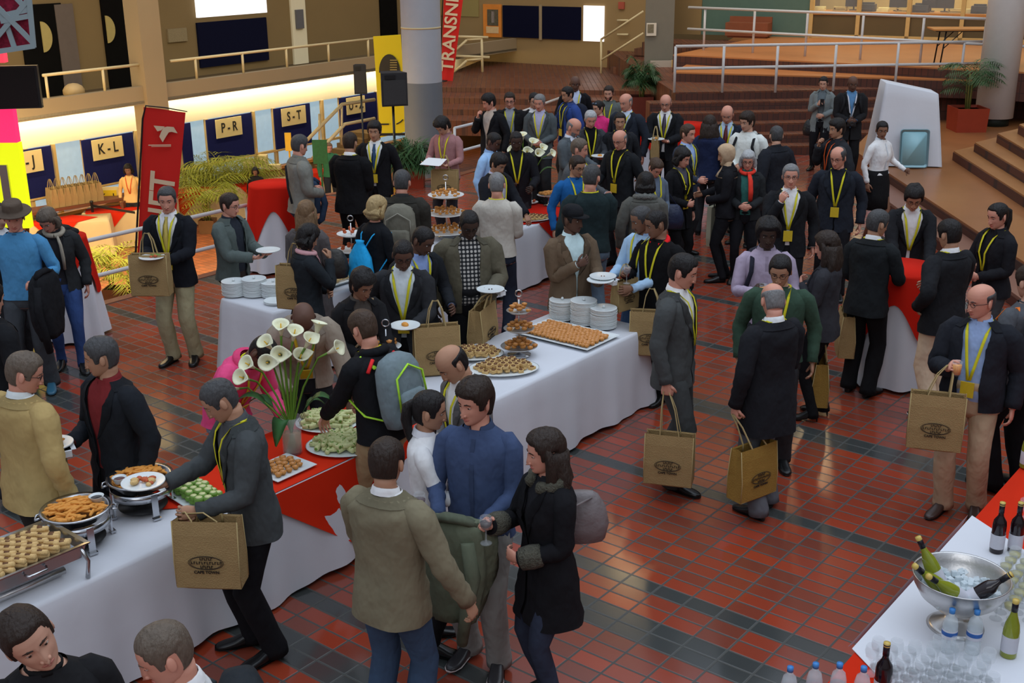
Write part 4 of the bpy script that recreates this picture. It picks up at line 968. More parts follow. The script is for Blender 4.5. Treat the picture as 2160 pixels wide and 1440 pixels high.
            ub.lathe([(.060, 1.485), (.072, 1.48), (.070, 1.497), (.058, 1.50)], (0, .004, 0), 18, cap0=False, cap1=False); ub.v[-1] = T(ub.v[-1])
    sleeves(ub, {'suit': .020, 'suitc': .020, 'coat': .024, 'jacket': .028, 'sweater': .013, 'shirt': .012, 'hood': .022, 'blouse': .010}[kind], to=.97)
    dk = tuple(int(c * .86) for c in col)
    gname = {'suit': 'jacket', 'suitc': 'jacket', 'coat': 'coat', 'jacket': 'jacket', 'sweater': 'sweater', 'shirt': 'shirt', 'hood': 'hooded_jacket', 'blouse': 'blouse'}[kind]
    fin(ub, gname, [m_up, cloth(dk)])
    if inner and kind != 'jacket' and shirt != 'plaid' or cuff:   # shirt cuffs
        for nm in ('L', 'R'):
            hh = hands[nm]; cb_ = MB(); f = unit(hh['w'] - hh['e']); cb_.tube([hh['w'] - f * .02, hh['w'] + f * .008], [.034, .033], 10, cap=False); cb_.tube([hh['w'] - f * .02, hh['w'] + f * .010], [.030, .030], 10, cap=False)
            fin(cb_, 'cuff', cloth(cuff) if cuff else (cloth(shirt)))
    if scarf:
        sb = MB(); P = []
        for t in np.linspace(0, 2 * math.pi, 17): P.append(T1_(.085 * math.sin(t), -.012 - .078 * math.cos(t) * (1.0), 1.485 - .02 * math.cos(t)))
        sb.tube(P, .026, 8, cap=False)
        sb.tube([T1_(.03, -.10, 1.46), T1_(.05, -.135, 1.38), T1_(.06, -.15, 1.25), T1_(.06, -.145, 1.12)], [.025, .034, .036, .03], 8, flat=.5); fin(sb, 'scarf', cloth(scarf))
    if lan:
        offl = offj + .008; lb2 = MB(); w_ = .0105
        path = [(.072, .050, 1.487), (.082, .0, 1.492), (.078, -.045, 1.478)]
        # ribbon down the front: from the neck side to the middle of the chest
        def fy_(x, z):
            r = ring(z, offl if kind not in ('suit', 'suitc', 'jacket') else (offj + .006), N=32); j = r[:, 1] < 0; xx = r[j]; i = np.argsort(xx[:, 0]); return float(np.interp(x, xx[i, 0], xx[i, 1]))
        pts = path + [(x, fy_(x, z) - .004, z) for x, z in ((.066, 1.43), (.054, 1.36), (.040, 1.28), (.024, 1.19), (.006, 1.10))]
        for sgn in (-1, 1):
            rr = []
            for i, (x, y, z) in enumerate(pts):
                wv = np.array([w_, 0, 0]) if i > 2 else np.array([w_ * .5, 0.0, w_ * .8])
                p = np.array([sgn * x, y, z]); wv = wv * [sgn, 1, 1]
                rr.append(T([p - wv, p + wv, p + wv + [0, .002, 0], p - wv + [0, .002, 0]]))
            lb2.loft(rr)
        P = [T1_(.074 * math.sin(t), .012 + .056 * math.cos(t), 1.492) for t in np.linspace(-1.5, 1.5, 9)]
        lb2.tube(P, .0085, 6)
        lo = fin(lb2, 'lanyard', lanmat or M_LAN)
        if badge:
            bb_ = MB(); y_ = fy_(0, 1.04) - .012; c_ = T1_(0, y_, 1.035); bb_.box(c_, (.092, .006, .112), M=Rt); 
            bo = fin(bb_, 'badge', M_BADGE if lanmat is None else lanmat, lo, smooth=False)
    # ---------------- place
    ht = HT_([0, 0, .119 + (.008 if style not in ('none', 'bald', 'hijab') else 0)]) * S
    if hat: ht = HT_([0, 0, .14]) * S
    ya = math.radians(yaw); Rw = Rz(ya)
    hp_ = np.vstack([HT_(r) for r in head_rings([-.06, -.02, .02, .05, .08, .10, .112, .119], 20, False, (lambda z, an: np.full(len(an), .012 if style not in ('none', 'bald', 'hijab') else .002)))]) * S
    if hat: hp_ = np.vstack([hp_, ht[None, :]])
    tx_, ty_ = px, py; off_ = Rw @ ht
    for _ in range(4):
        target = at(tx_, ty_, z0 + ht[2]); lo_ = np.array([target[0] - off_[0], target[1] - off_[1], z0])
        P_ = [pr(lo_ + Rw @ q) for q in hp_]; ys = min(q[1] for q in P_); xs = [q[0] for q in P_]
        tx_ += (px - (min(xs) + max(xs)) / 2) * .9; ty_ += py - ys
    root.location = (lo_[0], lo_[1], z0); root.rotation_euler = (0, 0, ya)
    tag(root, label, 'person')
    base = np.array(root.location)
    info = dict(root=root, who=who, yaw=ya, S=S, hands={k: {q: (base + Rw @ (v * S) if q in 'wesc' else Rw @ v) for q, v in hh.items()} for k, hh in hands.items()}, T=lambda *p: base + Rw @ (T1_(*p) * S), dir=lambda x, y, z: Rw @ np.array([x, y, z]), head=lambda *p: base + Rw @ (HT_(np.array(p)) * S), lean=at_)
    PEOPLE.append(info)
    for pr_ in props: PROPS.append((pr_, info))
    return info
PROPS = []
NV = (30, 33, 40); BK = (26, 27, 30); CH = (50, 52, 54)
# foreground and left
person(56, 1270, 1.78, 30, 'the man in the black jumper', 'man with short dark hair in a black jumper looking down at the bottom left corner', 'w', 'dkbrown', 'short', ('sweater', (28, 28, 30)), lan=0, hy=12, hp=6, hr=-24, near=1, R='belly', L='down', heads=1.06)
person(345, 1300, 1.76, -70, 'the man in the white shirt', 'man with thinning cropped hair in a white shirt at the bottom edge, seen from above', 'p', 'greybrown', 'buzz', ('shirt', (215, 222, 230)), lan=0, hy=0, hp=24, near=1, R='belly', L='belly', props=[('rucksack', dict(col=(34, 38, 42), acc=(60, 66, 70), label='black rucksack on the back of the man in the white shirt at the bottom'))], heads=1.02)
person(52, 738, 1.80, 150, 'the man in the tan jacket', 'grey haired man in a tan corduroy jacket and glasses seen from behind', 'p', 'greybrown', 'short', ('suitc', (140, 120, 78)), (175, 190, 215), leg=(40, 38, 36), lan=0, glasses=True, hy=-42, hp=20, near=1, R='down', L='belly', wid=1.10, belly=.04)
person(213, 706, 1.78, -38, 'the man in the maroon shirt', 'man in a black blazer and maroon shirt holding a plate of food, looking left', 't', 'dkgrey', 'short', ('suit', (28, 31, 36)), (96, 30, 32), leg=(22, 22, 26), lan=0, hy=-40, hp=12, near=1, R=(.10, .24, 1.12, (-.1, .95, 0), (0, 0, 1), .4), L='down', wid=1.04, props=[('plate', dict(h='R', food='orange', napkin=1))])
person(462, 793, 1.80, -62, 'the man in the charcoal suit', 'grey cropped man in a charcoal suit reaching over the buffet with a plate', 't', 'dkgrey', 'buzz', ('suitc', (54, 57, 58)), (60, 62, 64), leg=(20, 20, 23), hy=-14, hp=34, near=1, R=(.12, .40, 1.14, (-.1, .95, 0), (0, 0, 1), .4), L=(.16, .30, 1.07, (-.2, .95, 0), (-.9, 0, -.2), .8), lean=8, badge=False, props=[('plate', dict(h='R', food='red')), ('bag', dict(h='L', yaw=-4, px=(443, 1160)))])
person(640, 637, 1.78, 12, 'the bald man bending', 'bald dark skinned man in a grey brown jacket bending over the salad platters', 'b', 'black', 'none', ('jacket', (118, 108, 96)), (150, 145, 140), leg=(30, 30, 32), lean=38, hp=62, hy=0, near=1, R='reachlow', L=(.30, .28, .86, (0, .5, -.8), (0, 0, -1), .5), lanmat=M_BADGE)
person(556, 704, 1.68, 58, 'the person in the pink top', 'person with cropped black hair in a pink hooded top leaning behind the lilies', 'b', 'black', 'buzz', ('hood', (196, 62, 104)), leg=(112, 118, 134), lean=42, hp=55, hy=10, R='reachlow', L='reachlow', near=1)
person(765, 650, 1.76, -128, 'the man with the green strapped rucksack', 'brown haired man in a black, grey and red sports jacket seen from behind', 'p', 'brown', 'short', ('hood', (24, 25, 28)), leg=(128, 108, 80), hy=-6, hp=26, hr=0, near=1, lean=12, R='belly', L='reachlow', badge=False, props=[('rucksack', dict(col=(92, 104, 108), acc=(138, 190, 50), label='grey rucksack with lime green piping and red trim on the sports jacket')), ('stripes', {})])
person(765, 567, 1.66, 30, 'the woman with short curly hair', 'woman with short curly black hair in a black jacket looking down at the buffet', 'm', 'black', 'curly', ('jacket', (26, 26, 28)), (60, 56, 52), fem=True, lan=0, hp=26, hy=12, lean=10, R='belly', L='reachlow', near=1, props=[('crossbag', {})])
person(850, 502, 1.78, -2, 'the man in the dark pinstripe suit', 'dark skinned man with glasses in a dark suit holding a plate with an orange snack', 'b', 'black', 'buzz', ('suit', (38, 39, 42)), (170, 178, 214), leg=(24, 24, 26), glasses=True, hp=26, hy=12, lean=6, near=1, R='pocket', L='plate', props=[('plate', dict(h='L', food='one')), ('bag', dict(h='L', yaw=12, px=(921, 735), short=1))])
person(893, 474, 1.76, 35, 'the man behind the suited man', 'dark skinned man in a black jacket and blue shirt looking down to the right', 'b', 'black', 'buzz', ('suit', (28, 30, 34)), (110, 128, 168), hp=30, hy=24, lean=8, R='down', L='fore')
person(990, 440, 1.82, 8, 'the man in the olive jacket', 'broad dark skinned man in an olive jacket over a checked shirt holding a white plate', 'd', 'black', 'buzz', ('jacket', (72, 68, 56)), 'plaid', leg=(22, 22, 24), lan=0, hp=28, hy=6, near=1, wid=1.14, belly=.05, R='down', L='plate2', glasses=True, props=[('plate', dict(h='L', food=None, napkin=1)), ('bag', dict(h='L', yaw=70, px=(1018, 690)))])
person(1048, 362, 1.76, 168, 'the man in the cream jumper', 'grey haired man in a cream jumper and yellow lanyard seen from behind', 'p', 'grey', 'short', ('sweater', (150, 145, 136)), leg=(34, 40, 52), wid=1.08, hy=10, badge=False, R='belly', L='belly')
person(650, 471, 1.66, 120, 'the woman with the jute shoulder bag', 'dark haired person in a black coat with a jute bag over the shoulder, turned away', 't', 'black', 'bob', ('coat', (30, 34, 38)), (60, 60, 60), leg=(26, 28, 32), fem=True, lan=0, hp=24, hy=6, near=1, scarf=(168, 128, 132), R='mouth', L='belly', hem=.78, props=[('bag', dict(h='R', yaw=-14, px=(628, 604)))])
person(646, 421, 1.68, 165, 'the woman with straight light brown hair', 'woman with long straight light brown hair and a dark shoulder bag seen from behind', 'p', 'ltbrown', 'long', ('coat', (66, 62, 62)), (60, 60, 60), leg=(46, 44, 44), fem=True, lan=0, hy=10, R='belly', L='belly', props=[('handbag', dict(px=(702, 555), col=(54, 50, 46), label='large dark grey slouchy handbag hanging at the long haired woman'))])
person(632, 282, 1.82, 118, 'the man carrying a navy coat', 'grey haired man in a grey jacket with a dark shoulder strap, carrying a coat', 'p', 'dkgrey', 'short', ('jacket', (96, 96, 90)), (90, 90, 84), leg=(34, 40, 56), hy=16, badge=False, R='belly', L='elbow', props=[('strapbag', {}), ('coatarm', dict(h='L', col=(38, 52, 72), label='dark blue coat folded over the arm of the man in the grey jacket'))])
person(738, 277, 1.80, 160, 'the broad man in black', 'broad man in a black suit seen from behind near the yellow banner', 't', 'dkbrown', 'short', ('suitc', (18, 18, 20)), (200, 200, 205), leg=(16, 16, 18), wid=1.14, badge=False, hy=12, R='belly', L='belly')
person(790, 255, 1.76, -8, 'the man in the blue tie', 'man with neat black hair in a black suit and blue tie facing the camera', 't', 'black', 'medium', ('suit', (20, 20, 23)), (180, 190, 225), tie=(36, 70, 110), leg=(16, 16, 18), hp=6, R='down', L='down', wid=1.05)
person(795, 412, 1.68, 140, 'the blonde woman', 'blonde woman in a black top with a bright blue drawstring bag on her back', 'p', 'blond', 'bob', ('sweater', (22, 24, 28)), leg=(24, 24, 26), fem=True, lan=0, hp=16, near=1, R='belly', L='down', props=[('drawbag', dict(col=(30, 132, 190), label='bright blue drawstring bag on the back of the blonde woman'))])
person(848, 356, 1.80, 176, 'the man with the olive rucksack', 'man with short grey hair and an olive grey rucksack seen from behind', 'p', 'dkgrey', 'short', ('jacket', (44, 42, 38)), (40, 40, 40), lan=0, wid=1.1, R='belly', L='belly', props=[('rucksack', dict(col=(92, 90, 80), acc=(110, 108, 98), label='olive grey rucksack with grey straps on the back of a tall man'))])
person(932, 246, 1.72, -25, 'the man reading a paper', 'man with tousled black hair in a mauve shirt looking down at a white paper', 'w', 'black', 'afro', ('shirt', (128, 92, 92)), leg=(44, 44, 50), hp=42, hy=-20, R='plate2', L='plate2', badge=False, props=[('paper', {}), ('bag', dict(h='R', yaw=-8, px=(939, 388)))])
# back row, left to right
person(1031, 197, 1.76, -42, 'the man with the dark fringe', 'dark haired man in a black blazer leftmost in the back row, head bowed left', 'p', 'black', 'medium', ('suit', (24, 25, 28)), (150, 140, 130), lan=0, hp=20, hy=-25, R='mouth', L='down')
person(1075, 193, 1.76, -4, 'the man in the grey jumper', 'man with glasses in a black jacket over a grey jumper with a yellow badge', 'p', 'dkbrown', 'short', ('jacket', (26, 26, 28)), (120, 124, 132), leg=(60, 62, 66), glasses=True, R='down', L='down')
person(1127, 194, 1.74, 10, 'the man behind the grey haired man', 'dark haired person mostly hidden behind the silver haired man in the back row', 'w', 'black', 'short', ('suitc', (30, 30, 32)), lan=0)
person(1138, 197, 1.78, -14, 'the silver haired man', 'silver haired man in a slate grey suit with his hands together and a yellow badge', 'p', 'grey', 'short', ('suit', (62, 68, 70)), (140, 140, 165), leg=(36, 38, 40), hp=14, hy=-6, R='belly', L='belly')
person(1197, 181, 1.76, -62, 'the man in the royal blue jacket', 'dark haired man in a royal blue jacket with a dark rucksack strap, facing left', 't', 'black', 'short', ('jacket', (38, 58, 110)), (30, 40, 70), hp=14, R='fore', L='down', props=[('rucksack', dict(col=(28, 32, 44), acc=(40, 44, 56), label='dark rucksack worn by the man in the royal blue jacket'))])
person(1213, 160, 1.82, 0, 'the tall man behind', 'bald dark skinned man in a black suit at the rear of the back row', 'b', 'black', 'none', ('suit', (22, 22, 26)), (150, 160, 185), leg=(20, 20, 22), badge=False)
person(1284, 179, 1.72, -16, 'the bearded man', 'bearded man in a dark grey hooded top at the rear of the crowd', 'w', 'dkbrown', 'short', ('hood', (72, 78, 76)), badge=False, beard='dkbrown')
person(1262, 211, 1.60, -30, 'the woman in the magenta top', 'woman in a magenta top with sunglasses pushed up on her dark hair', 'w', 'black', 'tied', ('sweater', (170, 40, 96)), fem=True, lan=0, hy=-25, props=[('sunglasses', {})])
person(1320, 197, 1.84, -38, 'the tall bald man in navy', 'tall bald man in a dark navy suit in front of the middle column', 'p', 'grey', 'bald', ('suitc', (32, 37, 46)), (150, 165, 190), leg=(24, 26, 32), wid=1.12, belly=.04, badge=False, hy=-10)
person(1308, 236, 1.70, -4, 'the short haired man in the middle', 'tanned man with short black hair facing the camera between two bald men', 't', 'black', 'short', ('suit', (30, 32, 36)), (36, 38, 42), hp=8, badge=False)
person(1246, 231, 1.74, 8, 'the white haired man', 'white haired man in a dark suit over a black top, yellow lanyard, looking down', 'p', 'white', 'short', ('suit', (50, 52, 56)), (14, 14, 16), hp=22, badge=False, R='fore', L='plate', props=[('plate', dict(h='L', food='one'))])
person(1211, 249, 1.76, 58, 'the bald man in slate', 'bald bearded man in a slate grey suit bowed to the right', 'p', 'grey', 'bald', ('suitc', (66, 72, 76)), (165, 170, 180), wid=1.1, hp=28, lan=0, beard='grey', R='belly', L='fore')
person(1404, 199, 1.80, -16, 'the bald man with the plate', 'bald man with glasses in a black suit and grey tie holding a white plate', 'p', 'grey', 'bald', ('suit', (26, 27, 30)), (200, 205, 215), tie=(70, 60, 80), leg=(22, 22, 24), glasses=True, wid=1.08, hp=16, R='plate', L='plate', badge=False, props=[('plate', dict(h='R', food='one')), ('bag', dict(h='R', yaw=80, px=(1382, 312), scale=.8))])
person(1307, 274, 1.76, -40, 'the older man with the badge', 'older bald man with glasses in a black suit with a hanging yellow badge, facing left', 'p', 'grey', 'bald', ('suitc', (26, 28, 31)), (20, 20, 22), glasses=True, hp=18, R='fore', L='down', near=1)
person(1222, 290, 1.76, 62, 'the man in the mid grey suit', 'man with short grey brown hair in a mid grey suit turned to the right', 'p', 'greybrown', 'short', ('suitc', (62, 64, 66)), (170, 170, 210), hp=12, hy=14, badge=False, R='down', L='fore')
person(1218, 326, 1.72, 20, 'the man in the cobalt jumper', 'man with glasses in a cobalt blue jumper and yellow lanyard', 't', 'dkbrown', 'short', ('sweater', (22, 72, 122)), glasses=True, hp=18, hy=14, badge=False, R='down', L='fore')
person(1248, 345, 1.84, 190, 'the man in the bottle green jumper', 'tall man in a black green jumper with a yellow collar lanyard seen from behind', 'p', 'dkgrey', 'short', ('sweater', (28, 40, 42)), leg=(66, 80, 92), wid=1.16, hy=-30, badge=False, R='belly', L='down')
person(1451, 260, 1.74, 48, 'the man in the blue grey suit', 'brown haired man in a navy suit and pale blue shirt facing right', 'p', 'brown', 'short', ('suitc', (38, 44, 56)), (120, 140, 176), hp=8, R='fore', L='down')
person(1497, 243, 1.68, 160, 'the woman with long curly hair', 'woman with very long dark curly hair in a navy jacket seen from behind', 'w', 'dkbrown', 'longc', ('jacket', (26, 34, 60)), (30, 30, 40), fem=True, lan=0, hy=10)
person(1534, 222, 1.80, -18, 'the man in the red tie', 'bald man in a navy suit, pale blue shirt and red tie looking down', 'p', 'dkgrey', 'bald', ('suit', (28, 32, 44)), (140, 160, 205), tie=(100, 30, 36), hp=26, badge=False)
person(1576, 235, 1.80, -34, 'the man in the white hoodie', 'dark haired man in a white hooded top with black rucksack straps', 'w', 'dkbrown', 'medium', ('hood', (176, 180, 176)), lan=0, hy=-20, hp=12, R='belly', L='down', props=[('rucksack', dict(col=(26, 27, 30), acc=(30, 30, 33), label='black rucksack worn by the man in the white hoodie'))])
person(1638, 264, 1.74, 215, 'the man in the dark padded jacket', 'man with greying hair in a black jacket seen from behind, head turned left', 'w', 'dkgrey', 'short', ('jacket', (30, 32, 38)), (30, 30, 34), lan=0, hy=-40, wid=1.1, leg=(24, 24, 28))
person(1532, 305, 1.68, -100, 'the woman in the headscarf', 'woman in a beige headscarf and black clothes with a white tote bag, facing left', 't', 'black', 'hijab', ('jacket', (24, 24, 28)), (24, 24, 28), leg=(20, 20, 24), fem=True, lan=0, hp=14, near=1, R='fore', L='belly', shoe=(22, 22, 24), props=[('tote', dict(px=(1505, 470), label='white canvas tote bag with dark handles beside the woman in the headscarf'))])
person(1578, 316, 1.62, -12, 'the woman with the red scarf', 'older grey haired woman in a green top with a red scarf, hands clasped', 'p', 'white', 'bob', ('jacket', (32, 34, 36)), (40, 84, 78), leg=(22, 22, 26), fem=True, lan=0, glasses=True, R='belly', L='belly', scarf=(210, 50, 38), props=[('handbag', dict(px=(1592, 418), col=(44, 50, 54), label='dark patterned handbag held low by the woman with the red scarf'))])
person(1440, 311, 1.64, 38, 'the woman in the long black coat', 'dark haired woman in a long black coat with a yellow badge', 'p', 'black', 'bob', ('coat', (20, 20, 23)), (60, 60, 70), leg=(20, 20, 22), fem=True, hp=18, hy=14, R='belly', L='down', hem=.72)
person(1384, 331, 1.64, 25, 'the woman in the grey blue top', 'brown haired woman in a grey blue top and yellow lanyard looking down', 'p', 'brown', 'tied', ('sweater', (74, 84, 98)), leg=(36, 36, 44), fem=True, hp=38, badge=False, R='belly', L='belly', props=[('handbag', dict(px=(1415, 455), col=(30, 40, 66), label='navy blue handbag below the woman in the grey blue top'))])
person(1362, 362, 1.66, 172, 'the person with the fur collar', 'dark haired person in a grey coat with a pale fur collar seen from behind', 't', 'black', 'bob', ('jacket', (70, 70, 66)), (60, 60, 60), leg=(60, 58, 54), lan=0, near=1, R='belly', L='down', props=[('furcollar', dict(col=(120, 122, 118), label='x'))])
person(1668, 344, 1.78, -8, 'the man drinking', 'grey haired man with glasses in a black suit drinking from a glass', 'p', 'grey', 'short', ('suit', (26, 27, 30)), (190, 195, 205), leg=(22, 22, 24), glasses=True, near=1, R='mouth', L='down', wid=1.05, hp=2, props=[('glass', dict(h='R', liq=None))])
person(1768, 307, 1.78, -18, 'the bald man with the square badge', 'bald man with glasses in a navy suit, yellow badge hanging at the waist, facing left', 'p', 'dkgrey', 'balding', ('suitc', (30, 34, 42)), (24, 26, 34), leg=(20, 20, 24), glasses=True, near=1, hy=-22, wid=1.08, R='down', L='down')
person(1766, 250, 1.76, -75, 'the man with the orange lanyard', 'dark haired man in a black jacket with an orange lanyard, hand at his mouth', 't', 'black', 'medium', ('jacket', (34, 36, 40)), (30, 32, 38), leg=(24, 24, 28), R='mouth', L='down', lanmat=M_LANO, badge=False, hp=8)
person(1737, 160, 1.66, -22, 'the woman in the grey cardigan', 'woman in a grey cardigan and black leggings holding a phone, shoulder bag at her side', 'w', 'black', 'tied', ('jacket', (92, 98, 98)), (76, 84, 88), leg=(22, 22, 26), fem=True, lan=0, R='chest', L='belly', hem=.74, props=[('handbag', dict(px=(1712, 268), col=(32, 32, 34), label='round black shoulder bag of the woman in the grey cardigan')), ('phone', dict(h='R'))])
person(1799, 160, 1.80, -6, 'the photographer', 'dark skinned man in a black coat with a camera hanging at his waist', 'b', 'black', 'none', ('coat', (28, 28, 30)), (70, 106, 140), leg=(20, 20, 22), R='belly', L='belly', hem=.75, wid=1.05, lanmat=M_LANW, badge=False, props=[('camera', {}), ('rucksack', dict(col=(22, 22, 24), acc=(30, 30, 32), label='black rucksack behind the shoulder of the photographer'))])
person(1861, 254, 1.66, 35, 'the waitress', 'waitress with tied black hair in a white shirt and black apron walking right', 'm', 'black', 'tied', ('blouse', (190, 196, 202)), leg=(20, 20, 22), fem=True, lan=0, hy=-40, hp=12, R='down', L=(.34, .20, 1.04), skirt=.50, hem=1.0, props=[('apronstring', {})])
# right side
person(1928, 388, 1.76, -6, 'the man in the white shirt at the table', 'man with glasses in a black suit and white shirt leaning on the tall red table', 't', 'black', 'medium', ('suit', (30, 31, 34)), (205, 210, 220), leg=(26, 26, 28), glasses=True, near=1, lean=12, hp=30, hy=-6, R='reachlow', L='reachlow', badge=False)
person(1852, 440, 1.74, 142, 'the man at the left of the red table', 'man with greying hair in a black suit, back turned, left of the red table', 't', 'dkgrey', 'short', ('suitc', (28, 31, 33)), (200, 200, 205), leg=(20, 20, 22), near=1, hy=-30, hp=12, lean=4, R='fore', L='belly', badge=False, props=[('bag', dict(h='L', yaw=80, px=(1784, 700), floor=0))])
person(2003, 460, 1.78, 206, 'the man in black with khaki trousers', 'man in a black jacket and khaki trousers seen from behind at the red table', 't', 'black', 'short', ('suitc', (30, 31, 34)), (190, 200, 210), leg=(172, 152, 128), near=1, wid=1.1, hy=0, R='fore', L='hip', badge=False, sole=(215, 215, 210), stance=.10)
person(2105, 426, 1.70, -70, 'the woman with the ponytail at right', 'woman with a curly black ponytail in black clothes and a yellow lanyard, facing left', 'p', 'black', 'pony', ('jacket', (26, 26, 30)), (24, 24, 28), leg=(52, 52, 54), fem=True, near=1, R='fore', L='belly', badge=False)
person(2070, 598, 1.76, -34, 'the balding man with juice', 'balding man in a dark jacket and khaki trousers holding orange juice and a jute bag', 'p', 'dkgrey', 'bald', ('jacket', (30, 32, 38)), (118, 136, 168), leg=(148, 128, 104), near=1, glasses=True, hy=-38, hp=10, R='glass', L='down', belly=.05, wid=1.08, stance=.05, shoe=(66, 50, 44), props=[('glass', dict(h='R', liq='orange', tumbler=1)), ('bag', dict(h='R', yaw=-18, px=(1974, 886), nohand=1))])
person(2172, 556, 1.78, 200, 'the man at the right edge', 'man at the right edge of the frame in grey with a black and orange rucksack', 'w', 'dkbrown', 'short', ('sweater', (64, 66, 70)), leg=(18, 18, 20), near=1, lan=0, R='down', L='down', props=[('rucksack', dict(col=(24, 24, 27), acc=(220, 96, 40), label='black rucksack with orange stripes at the right edge'))])
person(1620, 459, 1.78, -6, 'the man in the lilac shirt', 'dark skinned man in a lilac shirt with rucksack straps, holding juice', 'd', 'black', 'afro', ('shirt', (134, 122, 138)), lan=0, near=1, hp=12, R='glass', L='fore', props=[('glass', dict(h='R', liq='orange', tumbler=1)), ('rucksack', dict(col=(34, 34, 44), acc=(34, 34, 44), label='dark rucksack worn by the man in the lilac shirt'))])
person(1646, 534, 1.76, -12, 'the smiling man in green', 'smiling man with glasses in a dark green jumper and yellow lanyard', 't', 'black', 'short', ('sweater', (44, 62, 50)), (170, 195, 225), leg=(40, 40, 42), glasses=True, near=1, hp=20, hy=-8, wid=1.1, R='down', L='down', badge=False)
person(1630, 597, 1.76, 208, 'the man in the long black jacket', 'balding grey haired man in a black jacket carrying a jute bag, seen from behind', 'p', 'grey', 'bald', ('suitc', (28, 29, 33)), (180, 190, 210), leg=(72, 74, 78), near=1, hy=-24, hp=30, wid=1.08, belly=.03, badge=False, R='belly', L='bag', hem=.66, stance=.08, props=[('bag', dict(h='L', yaw=35, px=(1588, 990), gold=1))])
person(1744, 488, 1.68, -118, 'the woman with very long brown hair', 'woman with very long dark brown hair in a charcoal blazer and high heels, facing left', 'p', 'dkbrown', 'longc', ('suitc', (44, 44, 48)), (40, 40, 44), leg=(20, 20, 22), fem=True, near=1, lan=0, hp=12, R='gest', L='chest', sole='heel', props=[('bag', dict(h='L', yaw=80, px=(1728, 800), nohand=1, gold=1))])
person(1441, 532, 1.86, 64, 'the man in the grey suit', 'tall black haired man in a dark grey suit walking right with a jute bag', 'p', 'black', 'short', ('suitc', (56, 58, 58)), (200, 190, 190), leg=(52, 54, 54), near=1, hp=18, hy=10, R='bag', L='down', badge=False, stance=.10, props=[('bag', dict(h='R', yaw=-16, px=(1412, 965)))])
person(1384, 440, 1.78, -48, 'the man in the red collared cardigan', 'shaven headed dark skinned man in a black cardigan with red collar, holding a glass', 'm', 'black', 'buzz', ('sweater', (16, 16, 18)), leg=(18, 18, 20), near=1, hy=-30, hp=18, R='glass', L='down', scarf=None, badge=False, wid=1.08, cuff=(160, 24, 28), props=[('glass', dict(h='R', liq='red')), ('redcollar', {}), ('bag', dict(h='L', yaw=-10, px=(1372, 700), nohand=1))])
person(1353, 431, 1.78, -52, 'the man in the sky blue shirt', 'man in a pale blue shirt partly hidden behind the man in the black cardigan', 'm', 'dkgrey', 'buzz', ('shirt', (132, 158, 190)), leg=(52, 74, 104), hy=-20, hp=20, R='plate', L='fore', badge=False, props=[('plate', dict(h='R', food=None, napkin=1)), ('bag', dict(h='R', yaw=40, px=(1318, 620), nohand=1, scale=.7))])
person(1207, 430, 1.76, 26, 'the man in the black cap', 'man in a black cap and brown jacket with his hand on his chest', 'b', 'black', 'buzz', ('suitc', (80, 66, 52)), (160, 180, 205), lan=0, near=1, hat='cap', hy=30, hp=6, R='chest', L='plate', wid=1.06, props=[('plate', dict(h='L', food=None))], cuff=(170, 190, 215))
person(1042, 277, 1.72, 62, 'the man in the light blue shirt', 'dark skinned man in a light blue shirt behind the lilies, turned right', 'b', 'black', 'buzz', ('shirt', (120, 150, 190)), leg=(30, 34, 44), hp=26, lan=0, R='down', L='reachlow')
person(1089, 275, 1.74, 4, 'the dark skinned man behind the lilies', 'dark skinned man in a black jacket with a yellow lanyard behind the far lilies', 'd', 'black', 'buzz', ('suit', (24, 24, 28)), (26, 26, 28), hp=16, badge=False, R='plate', L='fore')
person(1052, 322, 1.70, 48, 'the man beside the lilies', 'dark haired man in a black jacket bowed to the right beside the far lilies', 't', 'black', 'medium', ('jacket', (26, 27, 32)), (150, 150, 170), hp=30, lan=1, badge=False, R='fore', L='reachlow')
person(952, 726, 1.74, -58, 'the man between the tables', 'balding tanned man in a grey suit and white collar between the two buffets', 't', 'black', 'bald', ('suitc', (86, 84, 84)), (205, 205, 208), leg=(40, 40, 42), near=1, hp=38, hy=-8, lean=6, badge=False, R='belly', L='belly')
person(905, 820, 1.66, 88, 'the woman with the dark ponytail', 'woman with a long dark ponytail in a white blouse and black trousers', 't', 'black', 'pony', ('blouse', (196, 196, 200)), leg=(22, 22, 24), fem=True, near=1, lan=0, hp=12, hy=6, R='plate', L='fore', hem=.84, props=[('plate', dict(h='R', food='orange'))])
person(1002, 795, 1.80, -18, 'the young man in the denim shirt', 'young man in a denim blue shirt and grey jeans holding a green jacket', 'p', 'dkbrown', 'medium', ('shirt', (50, 62, 88)), leg=(108, 106, 102), shoe=(48, 46, 48), sole=(205, 190, 186), near=1, lan=0, hy=-26, hp=8, R=(.14, .26, 1.06, (-.6, .6, -.3), (0, -.4, -.8), .7), L=(.10, .26, 1.04, (-.8, .3, -.2), (0, -.4, -.8), .7), stance=.04, props=[('coatarm', dict(h='R', col=(82, 88, 72), label='olive green jacket draped over the hands of the young man in denim', big=1))])
person(815, 918, 1.76, 152, 'the man in the olive blazer', 'man with a thinning crown in an olive corduroy blazer and jeans seen from behind', 't', 'dkbrown', 'short', ('suitc', (98, 92, 74)), (205, 205, 195), leg=(46, 62, 82), near=1, lan=0, hy=18, hp=16, wid=1.06, R=(.40, .10, .90, (.3, .2, -.9), (-1, 0, 0), .8), L='glass', props=[('glass', dict(h='L', liq='red'))])
